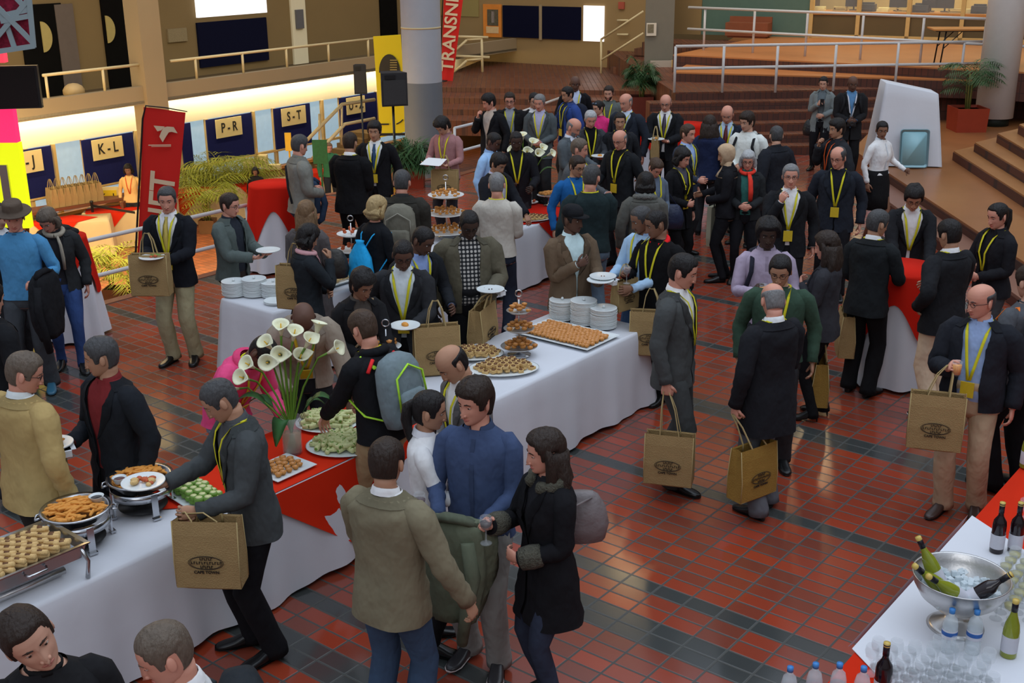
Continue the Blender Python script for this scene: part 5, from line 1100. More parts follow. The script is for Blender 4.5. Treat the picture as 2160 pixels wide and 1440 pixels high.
person(1150, 903, 1.66, -62, 'the woman in the black coat', 'woman with wavy brown hair in a black coat with fur collar and cuffs, facing left', 'p', 'dkbrown', 'longc', ('coat', (22, 22, 25)), (30, 30, 34), leg=(40, 46, 60), fem=True, near=1, lan=0, hp=8, hy=-14, R='glass', L='belly', hem=.62, props=[('glass', dict(h='R', liq='cola')), ('furcollar', dict(col=(86, 84, 72), label='x')), ('furcuff', {}), ('handbag', dict(px=(1222, 1085), col=(120, 112, 112), label='grey leather shoulder bag with silver studs behind the woman in the black coat'))])
person(28, 426, 1.82, 6, 'the man in the hat', 'man in a brown hat and sky blue v-neck jumper carrying a black coat', 'p', 'dkbrown', 'buzz', ('sweater', (60, 112, 150)), leg=(50, 54, 58), lan=0, near=1, hat='fedora', hp=12, hy=10, R='down', L='elbow', shoe=(50, 96, 120), props=[('coatarm', dict(h='L', col=(26, 27, 30), label='black coat folded over the arm of the man in the hat', big=1))])
person(100, 436, 1.68, 18, 'the woman in the mottled scarf', 'woman with grey brown hair and a mottled scarf bowed behind the man in the hat', 'p', 'greybrown', 'bob', ('jacket', (38, 40, 42)), (40, 40, 44), leg=(42, 62, 104), fem=True, lan=0, hp=36, hy=-30, scarf=(128, 122, 110), lean=8, stance=.14)
person(352, 391, 1.80, -8, 'the man in khaki trousers', 'grey haired man in a black blazer, yellow tie and khaki trousers by the red flag', 'p', 'dkgrey', 'short', ('suit', (22, 24, 30)), (180, 180, 190), tie=(196, 174, 84), leg=(128, 122, 96), near=1, hy=14, hp=10, R='plate', L='plate', wid=1.04, props=[('plate', dict(h='M', food='mixed')), ('bag', dict(h='R', yaw=-2, px=(318, 578), nohand=1))])
person(484, 405, 1.68, 66, 'the man in the grey zip jacket', 'dark haired man with glasses in a grey zip jacket facing right with a plate', 'p', 'dkbrown', 'short', ('jacket', (66, 74, 72)), (34, 38, 46), leg=(48, 40, 36), lan=0, glasses=True, near=1, hp=12, hy=6, R='plate', L='plate', props=[('plate', dict(h='M', food=None))])
person(-6, 425, 1.74, 60, 'the person at the left edge', 'dark haired person cut off at the left edge of the photo beside the hat', 'w', 'dkbrown', 'short', ('suitc', (30, 32, 34)), (180, 180, 185), lan=0)
person(-22, 590, 1.76, 150, 'the person in black at the left edge', 'person in black clothes cut off at the left edge behind the tan jacket', 'w', 'black', 'short', ('coat', (24, 25, 28)), lan=0, hem=.6)
# registration hall (lower level)
person(270, 345, 1.66, 5, 'the receptionist by K - L', 'receptionist in a cream top behind the registration desk under sign K - L', 'm', 'black', 'bob', ('sweater', (190, 150, 96)), fem=True, lan=1, lanmat=M_LANO, z0=-2.1, badge=False)
person(538, 352, 1.30, 5, 'the seated receptionist', 'receptionist in a red cap seated at the desk below sign P - R', 'm', 'black', 'bob', ('sweater', (30, 28, 28)), fem=True, lan=0, z0=-2.1)
person(694, 300, 1.62, 20, 'the receptionist by the green boards', 'person with reddish hair at the desks behind the slanting stair rail', 'p', 'ltbrown', 'short', ('sweater', (44, 90, 60)), lan=0, z0=-2.1)
# ------------------------------------------------------------ tables and cloths
M_WHITE = mat('white_tablecloth', lin(214, 216, 222), rough=0.9, spec=0.1, var=0.04, vscale=2, bump=(5, 0.25))
M_RED = mat('red_tablecloth', lin(214, 48, 22), rough=0.85, spec=0.1, var=0.10, vscale=3, bump=(6, 0.2))
M_RED2 = mat('deep_red_tablecloth', lin(200, 34, 20), rough=0.85, spec=0.1, var=0.08, vscale=3, bump=(6, 0.2))
M_CHINA = mat('white_china', lin(222, 228, 228), rough=0.25, var=0.03)
M_WOODT = mat('table_ply', lin(150, 120, 84), rough=0.6, var=0.15)
M_GL = mat('clear_glass', (0.74, 0.80, 0.84), rough=0.04, alpha=0.16, spec=1.0)
M_WATER = mat('clear_bottle', (0.72, 0.80, 0.84), rough=0.05, alpha=0.45, spec=1.0)
def rect_table(s0, s1, n0, n1, lab, z=0.75, cloth_m=None, zf=0.0, labc=None, ang=None, org=None, folds=9):
    A_, B_ = Av, Bv; rot = PHI
    c = W((s0 + s1) / 2, (n0 + n1) / 2, zf); lx, ly = (s1 - s0) / 2, (n1 - n0) / 2
    if org is not None: c = np.array(org); rot = ang; 
    e = empty('trestle_table', c, rot)
    b = MB(); b.box((0, 0, z - 0.025), (2 * lx - .02, 2 * ly - .02, 0.03)); b.build('tabletop', M_WOODT, e, smooth=False)
    for a_ in (-1, 1):
        for b_ in (-1, 1): q = MB(); q.tube([(a_ * (lx - .12), b_ * (ly - .08), z - .04), (a_ * (lx - .10), b_ * (ly - .08), 0)], 0.016, 6); q.build('leg', M_BLACK, e)
    tag(e, lab, 'table')
    N = 40; per = []
    L1, L2 = 2 * lx, 2 * ly; tot = 2 * (L1 + L2); M_ = int(tot / .045)
    for i in range(M_):
        u = i / M_ * tot
        if u < L1: p = (-lx + u, -ly); nrm = (0, -1)
        elif u < L1 + L2: p = (lx, -ly + u - L1); nrm = (1, 0)
        elif u < 2 * L1 + L2: p = (lx - (u - L1 - L2), ly); nrm = (0, 1)
        else: p = (-lx, ly - (u - 2 * L1 - L2)); nrm = (-1, 0)
        # blend the normal near corners
        cx, cy_ = abs(abs(p[0]) - lx) , abs(abs(p[1]) - ly); k = .10
        w1 = max(0, 1 - cx / k) if abs(nrm[1]) else 1; w2 = max(0, 1 - cy_ / k) if abs(nrm[0]) else 1
        n_ = np.array([nrm[0] + (np.sign(p[0]) * w1 if abs(nrm[1]) else 0), nrm[1] + (np.sign(p[1]) * w2 if abs(nrm[0]) else 0)]); cor = w1 if abs(nrm[1]) else w2
        per.append((np.array(p), n_ / np.linalg.norm(n_), cor, u))
    rr = []; ph = RNG.random() * 6
    for t in (0, .03, .1, .25, .45, .7, .9, 1.0):
        ring = []
        for p, n_, cor, u in per:
            o = .004 + .012 * min(1, t * 10) + t * (.035 + .07 * cor) + t * .018 * (math.sin(u * folds + ph) + .6 * math.sin(u * folds * 2.3 + 2 * ph)) 
            zz = z + .004 - .012 * min(1, t * 8) * (1 - t) - t * (z - .03 - .015 * math.sin(u * 5))
            if t == 0: zz = z + .004; o = 0.0
            ring.append([*(p + n_ * o), zz])
        rr.append(ring)
    b = MB(); b.loft(rr, cap0=True, cap1=False); b.v[-1] = b.v[-1]
    o_ = b.build('tablecloth', cloth_m or M_WHITE, loc=c); o_.rotation_euler.z = rot
    tag(o_, labc or (lab.replace('trestle table', 'white tablecloth').replace('hidden under', 'forming')), 'tablecloth')
    return e, o_
rect_table(0.8, 5.72, -6.17, -5.40, 'long trestle table at front left hidden under a white cloth', labc='white cloth over the front left buffet with the chafing dishes')
rect_table(6.15, 8.62, -6.25, -5.31, 'trestle table in the middle hidden under a white cloth', labc='white cloth over the middle buffet with three plate stacks at its end')
rect_table(6.9, 9.7, -9.10, -8.33, 'trestle table behind the pink top hidden under a white cloth', labc='white cloth over the rear buffet with plate stacks at its left end')
rect_table(9.8, 12.05, -9.25, -8.50, 'far trestle table hidden under a white cloth', labc='white cloth over the far buffet with lilies and tiered stands')
rect_table(3.0, 9.2, -1.80, -1.00, 'drinks trestle table at bottom right under cloths', cloth_m=M_RED, labc='red cloth over the drinks table at bottom right')
def overlay(name, top, hangs, m_, lab, z, cat='tablecloth'):
    """top: polygon [(s,n)]; hangs: list of (ptA, ptB, tip_s_n, tip_z) triangles hanging off an edge"""
    b = MB(); P = [W(s, n, z) for s, n in top]; k = len(P); b.add(P + [p - [0, 0, .002] for p in P], [tuple(range(k)), tuple(range(2 * k - 1, k - 1, -1))])
    for (sa, na), (sb, nb_), (st, nt_), zt, out in hangs:
        rows = []
        for i in range(11):
            t = i / 10; a_ = np.array([sa + (st - sa) * t, na + (nt_ - na) * t]); c_ = np.array([sb + (st - sb) * t, nb_ + (nt_ - nb_) * t]); row = []
            for j in range(13):
                q = a_ + (c_ - a_) * j / 12; o = np.array(out) * (.022 + .035 * t + .016 * t * math.sin(j * 1.9 + 1))
                row.append(W(q[0] + o[0], q[1] + o[1], z + (zt - z) * t))
            rows.append(row)
        b.loft(rows, closed=False)
    o = b.build(name, m_); tag(o, lab, cat); return o
ZT = 0.762
overlay('table_runner', [(4.05, -6.17), (3.72, -5.85), (4.20, -5.40), (5.74, -5.40), (5.74, -6.17)], [((4.20, -5.40), (5.74, -5.40), (5.10, -5.40), .06, (0, 1)), ((5.74, -5.40), (5.74, -6.17), (5.74, -5.8), .35, (1, 0))], M_RED, 'red overlay cloth hanging in a point from the front left buffet', ZT)
overlay('table_runner', [(10.9, -9.25), (10.6, -8.9), (11.2, -8.50), (12.07, -8.50), (12.07, -9.25)], [((11.2, -8.50), (12.07, -8.50), (11.95, -8.50), .10, (0, 1)), ((12.07, -8.50), (12.07, -9.25), (12.07, -8.6), .15, (1, 0))], M_RED2, 'red overlay cloth hanging in a point at the end of the far buffet', ZT)
overlay('table_overlay', [(4.95, -1.82), (6.72, -1.82), (6.25, -1.1), (6.0, -.98), (4.2, -.98), (4.75, -1.55)], [((4.95, -1.82), (6.72, -1.82), (5.9, -1.82), .45, (0, -1))], M_WHITE, 'white overlay cloth on the red drinks table under the steel ice bowl', ZT)

def cocktail(px, py, lab, zt=1.10, r=0.31, rot=0.3, red_drop=.45, seed=1, xy=None):
    c = at(px, py, zt); c[2] = 0
    if xy is not None: c = np.array([xy[0], xy[1], 0])
    e = empty('cocktail_table', c, rot); b = MB(); b.lathe([(.25, 0), (.25, .03), (.03, .05), (.03, zt - .03), (r - .01, zt - .025), (r - .01, zt - .005)], seg=20); b.build('pedestal', M_BLACK, e); 
    tag(e, 'round cocktail table hidden ' + lab, 'table')
    rs = random.Random(seed); ph = rs.random() * 6; N = 72; an = np.linspace(0, 2 * math.pi, N, endpoint=False); rr = []
    for t in (0, .02, .1, .3, .5, .75, 1):
        rad = r + .006 + t * .10 + t * .035 * np.sin(an * 9 + ph) + t * .02 * np.sin(an * 4 + 1)
        rr.append(np.stack([np.cos(an) * rad, np.sin(an) * rad, np.full(N, zt + .001 - t * (zt - .03))], 1))
    b = MB(); b.loft(rr, cap1=False); o = b.build('tablecloth', M_WHITE, loc=c); o.rotation_euler.z = rot; tag(o, 'long white cocktail table cloth ' + lab, 'tablecloth')
    rr = []
    for t in (0, .05, .2, .45, .7, 1):
        dz = red_drop * (1 + .42 * np.cos(an * 4)); tt = t * dz / (zt - .03)
        rad = r + .014 + tt * .10 + tt * .035 * np.sin(an * 9 + ph) + t * .014
        rr.append(np.stack([np.cos(an) * rad, np.sin(an) * rad, zt + .010 - t * dz], 1))
    b = MB(); b.loft(rr, cap1=False); o = b.build('table_overlay', M_RED2, loc=c); o.rotation_euler.z = rot; tag(o, 'red cocktail table top cloth ' + lab, 'tablecloth')
    return c
c1 = cocktail(126, 500, 'at far left behind the hat', rot=.2, seed=2, r=.25)
c2 = cocktail(577, 388, 'beside the grey zip jacket', rot=.9, seed=3, r=.30, red_drop=.5)
c3 = cocktail(1905, 565, 'at right between three men in black', rot=.35, seed=4, r=.34, red_drop=.46)
c4 = cocktail(1384, 262, 'in the back row by the bald man with a plate', rot=.1, seed=5, r=.30)
c5 = cocktail(1452, 262, 'in the back row behind the blue grey suit', rot=.5, seed=6, r=.30)
b = MB(); b.ell((c1[0], c1[1] - .03, 1.16), (.22, .18, .055), nu=20, nv=8); b.ell((c1[0] + .02, c1[1] - .02, 1.19), (.13, .12, .05), nu=16, nv=8); tag(b.build('cap', cloth((26, 27, 30))), 'black cap lying on the tall table at far left', 'hat')

# ------------------------------------------------------------ food
M_PAST = mat('golden_pastry', lin(196, 132, 62), rough=.7, var=.30, vscale=30, bump=(60, .5)); M_PAST2 = mat('pale_pastry', lin(214, 178, 118), rough=.7, var=.25, vscale=30, bump=(60, .5))
M_TOM = mat('tomato_topping', lin(190, 88, 46), rough=.5, var=.35, vscale=60); M_HERB = mat('green_wrap', lin(110, 150, 58), rough=.6, var=.35, vscale=40); M_CRM = mat('cream_filling', lin(206, 210, 150), rough=.6, var=.35, vscale=90); M_DARKF = mat('browned_topping', lin(110, 70, 36), rough=.6, var=.4, vscale=50)
M_CHIP = mat('fried_chip', lin(222, 150, 62), rough=.6, var=.2, vscale=20)
M_LIME = mat('lime_green', lin(140, 190, 60), rough=.6, var=.1)
def platter(px, py, rx, ry, lab, rot=0, z=ZT, shape='oval', th=.02, m_=None):
    c = at(px, py, z + .01); c[2] = z + .002
    b = MB()
    if shape == 'oval': b.lathe([(.001, 0), (.55, 0), (.62, .006), (.95, .014), (1.0, .022), (.96, .021), (.62, .012), (.001, .010)], seg=36); 
    else:
        sq_ = [(-1, -1), (1, -1), (1, 1), (-1, 1)]
        b.loft([[(x * k, y * k, zz) for x, y in sq_] for k, zz in ((.86, 0), (1, .018), (.99, .021), (.86, .007))])
    b.v = [v * [rx, ry, 1] for v in b.v]; o = b.build('platter', m_ or M_CHINA, loc=c, smooth=(shape == 'oval')); o.rotation_euler.z = rot; tag(o, lab, 'platter'); return c
def piece(kind, loc, rz, sc=1.0, sw=1.0):
    """first call makes the piece and its parts, later calls copy"""
    if kind not in PIECES:
        e = None; b = MB()
        if kind == 'pinwheel':
            b.lathe([(.001, 0), (.021, 0), (.024, .006), (.024, .018), (.020, .024), (.001, .024)], seg=12); e = b.build('pinwheel_sandwich', M_HERB)
            q = MB(); q.lathe([(.0175, .0235), (.0165, .027), (.001, .028)], seg=10); q.mi = 0; q.build('filling', M_CRM, e)
        elif kind == 'wrap':
            b.tube([(-.035, 0, .014), (-.03, 0, .014), (.03, .0, .014), (.035, 0, .014)], [.011, .014, .014, .011], 8); e = b.build('wrap_sandwich', M_CRM)
            q = MB(); q.tube([(-.037, 0, .015), (-.020, 0, .016)], [.008, .011], 7); q.tube([(.018, 0, .022), (.030, .002, .022)], [.008, .006], 6); q.build('green_filling', M_HERB, e)
        elif kind == 'tart':
            b.lathe([(.001, 0), (.017, 0), (.023, .018), (.020, .019), (.001, .014)], seg=10); e = b.build('tartlet', M_PAST)
            q = MB(); q.ell((0, 0, .017), (.016, .016, .009), nu=8, nv=5); q.build('topping', mat('tart_topping', lin(214, 148, 92), rough=.6, var=.6, vscale=45), e)
        elif kind == 'quiche':
            b.box((0, 0, .010), (.045, .038, .020)); e = b.build('pastry_square', M_PAST2, smooth=False)
            q = MB(); q.ell((.0, 0, .022), (.018, .015, .007), nu=7, nv=5); q.build('topping', M_DARKF, e)
        elif kind == 'roll':
            b.tube([(-.045, 0, .016), (-.04, 0, .016), (.04, 0, .016), (.045, 0, .016)], [.010, .0155, .0155, .010], 8); e = b.build('sausage_roll', M_PAST2)
            q = MB(); q.tube([(-.012, 0, .024), (.014, 0, .024)], [.011, .009], 6); q.build('topping', M_DARKF, e)
        elif kind == 'skewer':
            b.ell((0, 0, .014), (.022, .018, .014), nu=8, nv=6); e = b.build('chicken_bite', M_PAST)
        elif kind == 'berry':
            b.ell((0, 0, .016), (.020, .020, .016), nu=8, nv=6); e = b.build('tomato_bite', M_TOM)
        PIECES[kind] = e; o = e
    else: o = copy_tree(PIECES[kind])
    o.location = loc; o.rotation_euler = (0, 0, rz); o.scale = (sc, sc, sc * sw); return o
PIECES = {}
NP_ = [0]
def fill(kind, c, rx, ry, rot, n, lab, grp, cat='snack', shape='oval', zt=.014, layers=1, sc=1.0, align=None, jit=.35):
    """lay n pieces over an ellipse in rows"""
    made = 0; step = math.sqrt(4 * rx * ry * (.785 if shape == 'oval' else 1) / n * layers)
    for ly in range(layers):
        y = -ry; row = 0
        while y <= ry and made < n:
            x = -rx + (row % 2) * step / 2
            while x <= rx and made < n:
                k = (x / rx) ** 2 + (y / ry) ** 2
                lim = (1 - .22 * ly) ** 2
                if (shape != 'oval' and abs(x) < rx * (1 - .15 * ly) and abs(y) < ry * (1 - .15 * ly)) or k < lim:
                    qx, qy = x + RNG.uniform(-1, 1) * step * jit * .4, y + RNG.uniform(-1, 1) * step * jit * .4
                    cs, sn = math.cos(rot), math.sin(rot)
                    dome = .020 * (1 - min(1, k)) if shape == 'oval' else 0
                    a_ = (align + RNG.uniform(-.3, .3)) if align is not None else RNG.uniform(0, 6.28)
                    o = piece(kind, (c[0] + qx * cs - qy * sn, c[1] + qx * sn + qy * cs, c[2] + zt + ly * .022 * sc + dome + RNG.uniform(0, .003)), a_, sc * RNG.uniform(.9, 1.1))
                    tag(o, lab, cat, grp); made += 1
                x += step
            y += step * .9; row += 1
# salad / wrap platters next to the lilies
pA = platter(692, 892, .235, .205, 'round white platter of green wraps behind the tall lily vase', rot=0); fill('wrap', pA, .19, .165, 0, 84, 'green and cream wrap sandwich on the platter behind the lily vase', 'wraps on the platter behind the lily vase', layers=2, sc=1.25)
pB = platter(728, 940, .27, .215, 'large white oval platter of green wraps right of the lily vase', rot=.05); fill('wrap', pB, .215, .17, 0, 100, 'green and cream wrap sandwich on the platter right of the lily vase', 'wraps on the platter right of the lily vase', layers=2, sc=1.25)
pC = platter(596, 988, .17, .15, 'square white platter of canapes in front of the lily vase', rot=PHI, shape='sq'); fill('tart', pC, .13, .12, PHI, 26, 'small red topped tartlet on the square platter in front of the lily vase', 'tartlets on the square platter', shape='sq')
pD = platter(412, 1047, .27, .13, 'long white platter of pale sandwiches beside the chafing dishes', rot=PHI - 1.7, shape='sq'); fill('pinwheel', pD, .24, .11, PHI - 1.7, 60, 'pale pinwheel sandwich on the long platter beside the chafing dishes', 'pinwheel sandwiches on the long platter', shape='sq', layers=2, sc=1.2)
# middle table
pE_ = platter(1196, 706, .39, .25, 'very large white rectangular platter of small pastries near the plate stacks', rot=PHI - math.pi / 2, shape='sq'); fill('tart', pE_, .345, .21, PHI - math.pi / 2, 190, 'small tartlet on the very large platter of the middle buffet', 'tartlets on the very large platter', sc=1.0, shape='sq')
pF = platter(1062, 778, .29, .20, 'oval white platter of pastry squares at the near edge of the middle buffet', rot=.1); fill('quiche', pF, .24, .16, .1, 74, 'topped pastry square on the platter at the near edge of the middle buffet', 'pastry squares on the near platter', layers=2, sc=1.05)
pG = platter(1003, 748, .24, .17, 'oval white platter of pastries behind the young man in denim', rot=.1); fill('quiche', pG, .20, .14, .1, 50, 'topped pastry square on the platter furthest left of the middle buffet', 'pastry squares on the left platter', layers=2, sc=1.05)
# rear tables
pH = platter(700, 595, .26, .14, 'white tray of golden pastries on the rear buffet beside the jute bag', rot=PHI, shape='sq'); fill('roll', pH, .22, .11, PHI, 24, 'golden roll on the white tray of the rear buffet', 'rolls on the rear buffet tray', shape='sq', align=PHI)
pI = platter(1122, 462, .24, .17, 'white oval platter of canapes at the end of the far buffet', rot=.2); fill('quiche', pI, .20, .14, .2, 30, 'pale canape on the platter at the end of the far buffet', 'canapes on the far platter', sc=1.2)
pJ = platter(1110, 428, .16, .12, 'small white dish of snacks under the far lilies', rot=.2); fill('berry', pJ, .12, .09, .2, 10, 'small snack on the dish under the far lilies', 'snacks on the small far dish')
pK = platter(1160, 412, .17, .12, 'dish of golden fried snacks right of the far lilies', z=ZT + .12, rot=.2); fill('skewer', pK, .14, .10, .2, 22, 'golden fried snack on the dish right of the far lilies', 'fried snacks right of the far lilies', sc=1.3)
b = MB(); b.lathe([(.09, 0), (.03, .015), (.02, .10), (.09, .118)], seg=16); tag(b.build('cake_stand', M_STEEL, loc=(pK[0], pK[1], ZT)), 'steel foot holding up the dish of fried snacks on the far buffet', 'stand')
# tiered stands
def tiers(px, py, radii, lab, dz=.20, kind='skewer', n=(26, 18, 10), ring_=False, m_=M_STEEL, glass=False):
    c = at(px, py, ZT); c[2] = ZT
    e = empty('tiered_stand', c)
    b = MB(); b.lathe([(.10, 0), (.10, .008), (.012, .02), (.008, .03)], seg=20); b.tube([(0, 0, 0), (0, 0, dz * len(radii) + .02)], .006, 8); b.build('stem', m_, e)
    for i, r in enumerate(radii):
        z = .06 + dz * i; b = MB(); b.lathe([(.001, z), (r * .7, z), (r, z + .022), (r * .98, z + .024), (r * .7, z + .006), (.001, z + .004)], seg=32); b.build('tier_plate', M_CHINA if not glass else mat('tier_steel', (.5, .5, .5), rough=.3, metal=.8, var=.1), e)
    zt_ = dz * len(radii) + .05
    b = MB(); an = np.linspace(0, 2 * math.pi, 17); b.tube([(.028 * math.cos(t), 0, zt_ + .02 + .028 * math.sin(t)) for t in an], .0055, 6, cap=False); b.build('ring_handle', m_, e)
    tag(e, lab, 'tiered stand')
    for i, r in enumerate(radii): fill(kind, (c[0], c[1], c[2] + .06 + dz * i), r * .85, r * .85, 0, n[i], 'snack on the %s tier of the %s' % (('top' if i == len(radii) - 1 else ('bottom', 'middle')[i]), lab), 'snacks on the %s tier of the %s' % (('top' if i == len(radii) - 1 else ('bottom', 'middle')[i]), lab[:38]), zt=.012, sc=1.1, layers=2)
    return c
tiers(1095, 748, (.155, .13, .105), 'three tier steel stand on the middle buffet', dz=.155, kind='tart', n=(26, 18, 12), glass=True)
tiers(943, 500, (.27, .24, .21), 'tall stand of golden snacks on the far buffet', dz=.21, kind='skewer', n=(44, 36, 30))
tiers(745, 575, (.17, .16, .15), 'tiered stand of red snacks on the rear buffet', dz=.17, kind='berry', n=(16, 12, 9))
tiers(818, 800, (.14, .12), 'ring topped stand behind the rucksack', dz=.20, kind='tart', n=(14, 10))
# plates: stacks of single plates
b = MB(); b.lathe([(.001, 0), (.075, 0), (.088, .004), (.117, .0065), (.121, .0085), (.121, .0155), (.117, .0158), (.082, .009), (.001, .008)], seg=28); PLATE = b.build('dinner_plate', M_CHINA); PLATE_USED = [False]
def newplate(loc, name='dinner_plate'):
    if not PLATE_USED[0]: PLATE_USED[0] = True; o = PLATE
    else: o = PLATE.copy(); COL.objects.link(o)
    o.location = loc; return o
for px, py, n, lab in ((1186, 677, 15, 'left stack on the middle buffet'), (1231, 687, 18, 'middle and tallest stack on the middle buffet'), (1273, 695, 15, 'right stack on the middle buffet'), (495, 628, 12, 'left stack on the rear buffet'), (538, 628, 14, 'middle stack on the rear buffet'), (578, 630, 12, 'right stack on the rear buffet'), (583, 644, 2, 'low pair in front on the rear buffet')):
    c = at(px, py - 6, ZT)
    for i in range(n):
        o = newplate((c[0] + RNG.uniform(-.003, .003), c[1] + RNG.uniform(-.003, .003), ZT + .002 + i * .0118)); 
        if i == n - 1: tag(o, 'topmost white plate of the ' + lab, 'plate', None)
        else: tag(o, 'white plate within the ' + lab, 'plate', 'plates in the ' + lab)
    if n > 5: 
        b = MB(); b.lathe([(.001, 0), (.014, .002), (.011, .018), (.001, .024)], seg=10); tag(b.build('lid_knob', M_CHINA, loc=(c[0], c[1], ZT + .004 + n * .0118)), 'small white knob cup on top of the ' + lab, 'cup')
# chafing dishes
def chafer(px, py, lab, r=.185):
    c = at(px, py, ZT); c[2] = ZT; e = empty('chafing_dish', c, .3)
    zb = .17
    b = MB(); b.lathe([(.001, zb - .02), (r * .7, zb - .02), (r * .98, zb + .035), (r * 1.08, zb + .048), (r * 1.08, zb + .054), (r * .94, zb + .050), (r * .66, zb + .005), (.001, zb + .003)], seg=40); b.build('pan', M_STEEL, e)
    b = MB(); b.lathe([(r * .98, zb - .005), (r * 1.0, zb - .005), (r * 1.0, zb - .055), (r * .98, zb - .055)], seg=36, cap0=False, cap1=False); b.build('frame_band', M_STEEL, e)
    for k in range(4):
        a_ = k * math.pi / 2 + .4; b = MB(); d = np.array([math.cos(a_), math.sin(a_), 0]); p = d * r
        b.box(p + [0, 0, zb / 2 - .01], (.012, .040, zb), a_); b.box(p * 1.04 + [0, 0, .006], (.03, .05, .012), a_); b.build('leg', M_STEEL, e, smooth=False)
    for s_ in (-1, 1):
        b = MB(); b.tube([(s_ * r * 1.02, -.03, zb + .03), (s_ * r * 1.2, -.03, zb + .02), (s_ * r * 1.2, .03, zb + .02), (s_ * r * 1.02, .03, zb + .03)], .007, 6); b.build('handle', M_STEEL, e)
    b = MB(); b.lathe([(.001, .02), (r * .75, .02), (r * .8, .03), (r * .8, .035), (.001, .032)], seg=28); b.build('burner_tray', M_BLACK, e)
    b = MB(); b.lathe([(.001, .03), (.04, .03), (.042, .07), (.02, .075), (.001, .07)], seg=16); b.build('fuel_can', M_BSTEEL, e)
    tag(e, lab, 'chafing dish')
    return c, zb
def chips(c, r, z, n, grp, lab):
    if 'chip' not in PIECES:
        b = MB(); b.tube([(-.042, 0, 0), (-.03, .0, .003), (.02, .002, .004), (.042, 0, 0)], [.007, .0095, .0095, .006], 6); PIECES['chip'] = b.build('potato_wedge', M_CHIP); PIECES['chipu'] = False
    for i in range(n):
        o = PIECES['chip'] if not PIECES['chipu'] else PIECES['chip'].copy()
        if PIECES['chipu']: COL.objects.link(o)
        PIECES['chipu'] = True
        a_ = RNG.uniform(0, 6.28); q = r * math.sqrt(RNG.random()); o.location = (c[0] + q * math.cos(a_), c[1] + q * math.sin(a_), z + .045 * (1 - (q / r) ** 2) + RNG.uniform(-.012, .012)); o.rotation_euler = (RNG.uniform(-.2, .2), RNG.uniform(-.25, .25), RNG.gauss(.5, .5)); tag(o, lab, 'snack', grp)
ch1, zb = chafer(303, 1072, 'round steel chafing dish of fried snacks nearest the charcoal suited man'); chips(ch1, .155, ZT + .20, 110, 'fried pieces in the right chafing dish', 'golden fried stick in the chafing dish nearest the charcoal suited man')
ch2, zb = chafer(170, 1142, 'round steel chafing dish of fried snacks left of the other round one'); chips(ch2, .155, ZT + .20, 110, 'fried pieces in the left chafing dish', 'golden fried stick in the left round chafing dish')
for c_, dx, dy, lab in ((ch1, -.09, -.10, 'right'), (ch2, .10, .07, 'left')):
    b = MB(); b.lathe([(.001, 0), (.028, 0), (.042, .035), (.044, .037), (.040, .036), (.026, .006), (.001, .005)], seg=20); o = b.build('dip_bowl', M_CHINA, loc=(c_[0] + dx, c_[1] + dy, ZT + .225)); q = MB(); q.lathe([(.001, .022), (.035, .024)], seg=18); q.build('sauce', mat('brown_sauce' if lab == 'left' else 'red_sauce', lin(60, 34, 26) if lab == 'left' else lin(140, 50, 24), rough=.3, var=.1), o); tag(o, 'small white bowl of %s sauce in the %s chafing dish' % ('dark' if lab == 'left' else 'red', lab), 'bowl')
# spoon by the middle chafer
b = MB(); b.tube([(0, 0, 0), (0, 0, .10)], [.006, .010], 8); o = b.build('spoon', M_STEEL, loc=(*at(226, 1060, ZT + .1)[:2], ZT + .002)); tag(o, 'steel spoon handle standing between the two round chafing dishes', 'cutlery')
# rectangular tray
rc_ = at(30, 1160, ZT + .22); e = empty('chafing_dish', (rc_[0], rc_[1], ZT), PHI - .03)
b = MB(); L2_, W2_ = .30, .205
b.loft([[(x * k * L2_, y * k2 * W2_, z) for x, y in ((-1, -1), (1, -1), (1, 1), (-1, 1))] for k, k2, z in ((.92, .90, .12), (1, 1, .20), (1.06, 1.08, .205), (1.06, 1.08, .212), (.98, .97, .210), (.94, .92, .16))]); b.build('pan', M_STEEL, e, smooth=False)
b = MB(); b.box((0, 0, .05), (.5, .09, .012)); b.tube([(-.22, -.08, .03), (.22, -.08, .03)], .022, 10); b.build('burner_tray', M_BSTEEL, e)
for x in (-1, 1):
    for y in (-1, 1):
        b = MB(); b.tube([(x * L2_ * .9, y * W2_ * .95, .19), (x * L2_ * 1.0, y * W2_ * 1.02, .10), (x * L2_ * .95, y * W2_ * 1.0, .0)], [.011, .011, .014], 8); b.build('leg', M_STEEL, e)
for y in (-1, 1):
    b = MB(); b.tube([(-.06, y * W2_ * 1.0, .17), (-.05, y * W2_ * 1.14, .165), (.05, y * W2_ * 1.14, .165), (.06, y * W2_ * 1.0, .17)], .008, 6); b.build('handle', M_STEEL, e)
tag(e, 'rectangular steel chafing tray of browned rolls at the left edge', 'chafing dish')
fill('roll', (rc_[0], rc_[1], ZT + .165), .27, .18, PHI - .03, 96, 'browned roll in the rectangular chafing tray at the left edge', 'rolls in the rectangular tray', shape='sq', align=PHI - .9, layers=2, jit=.2, sc=1.0)

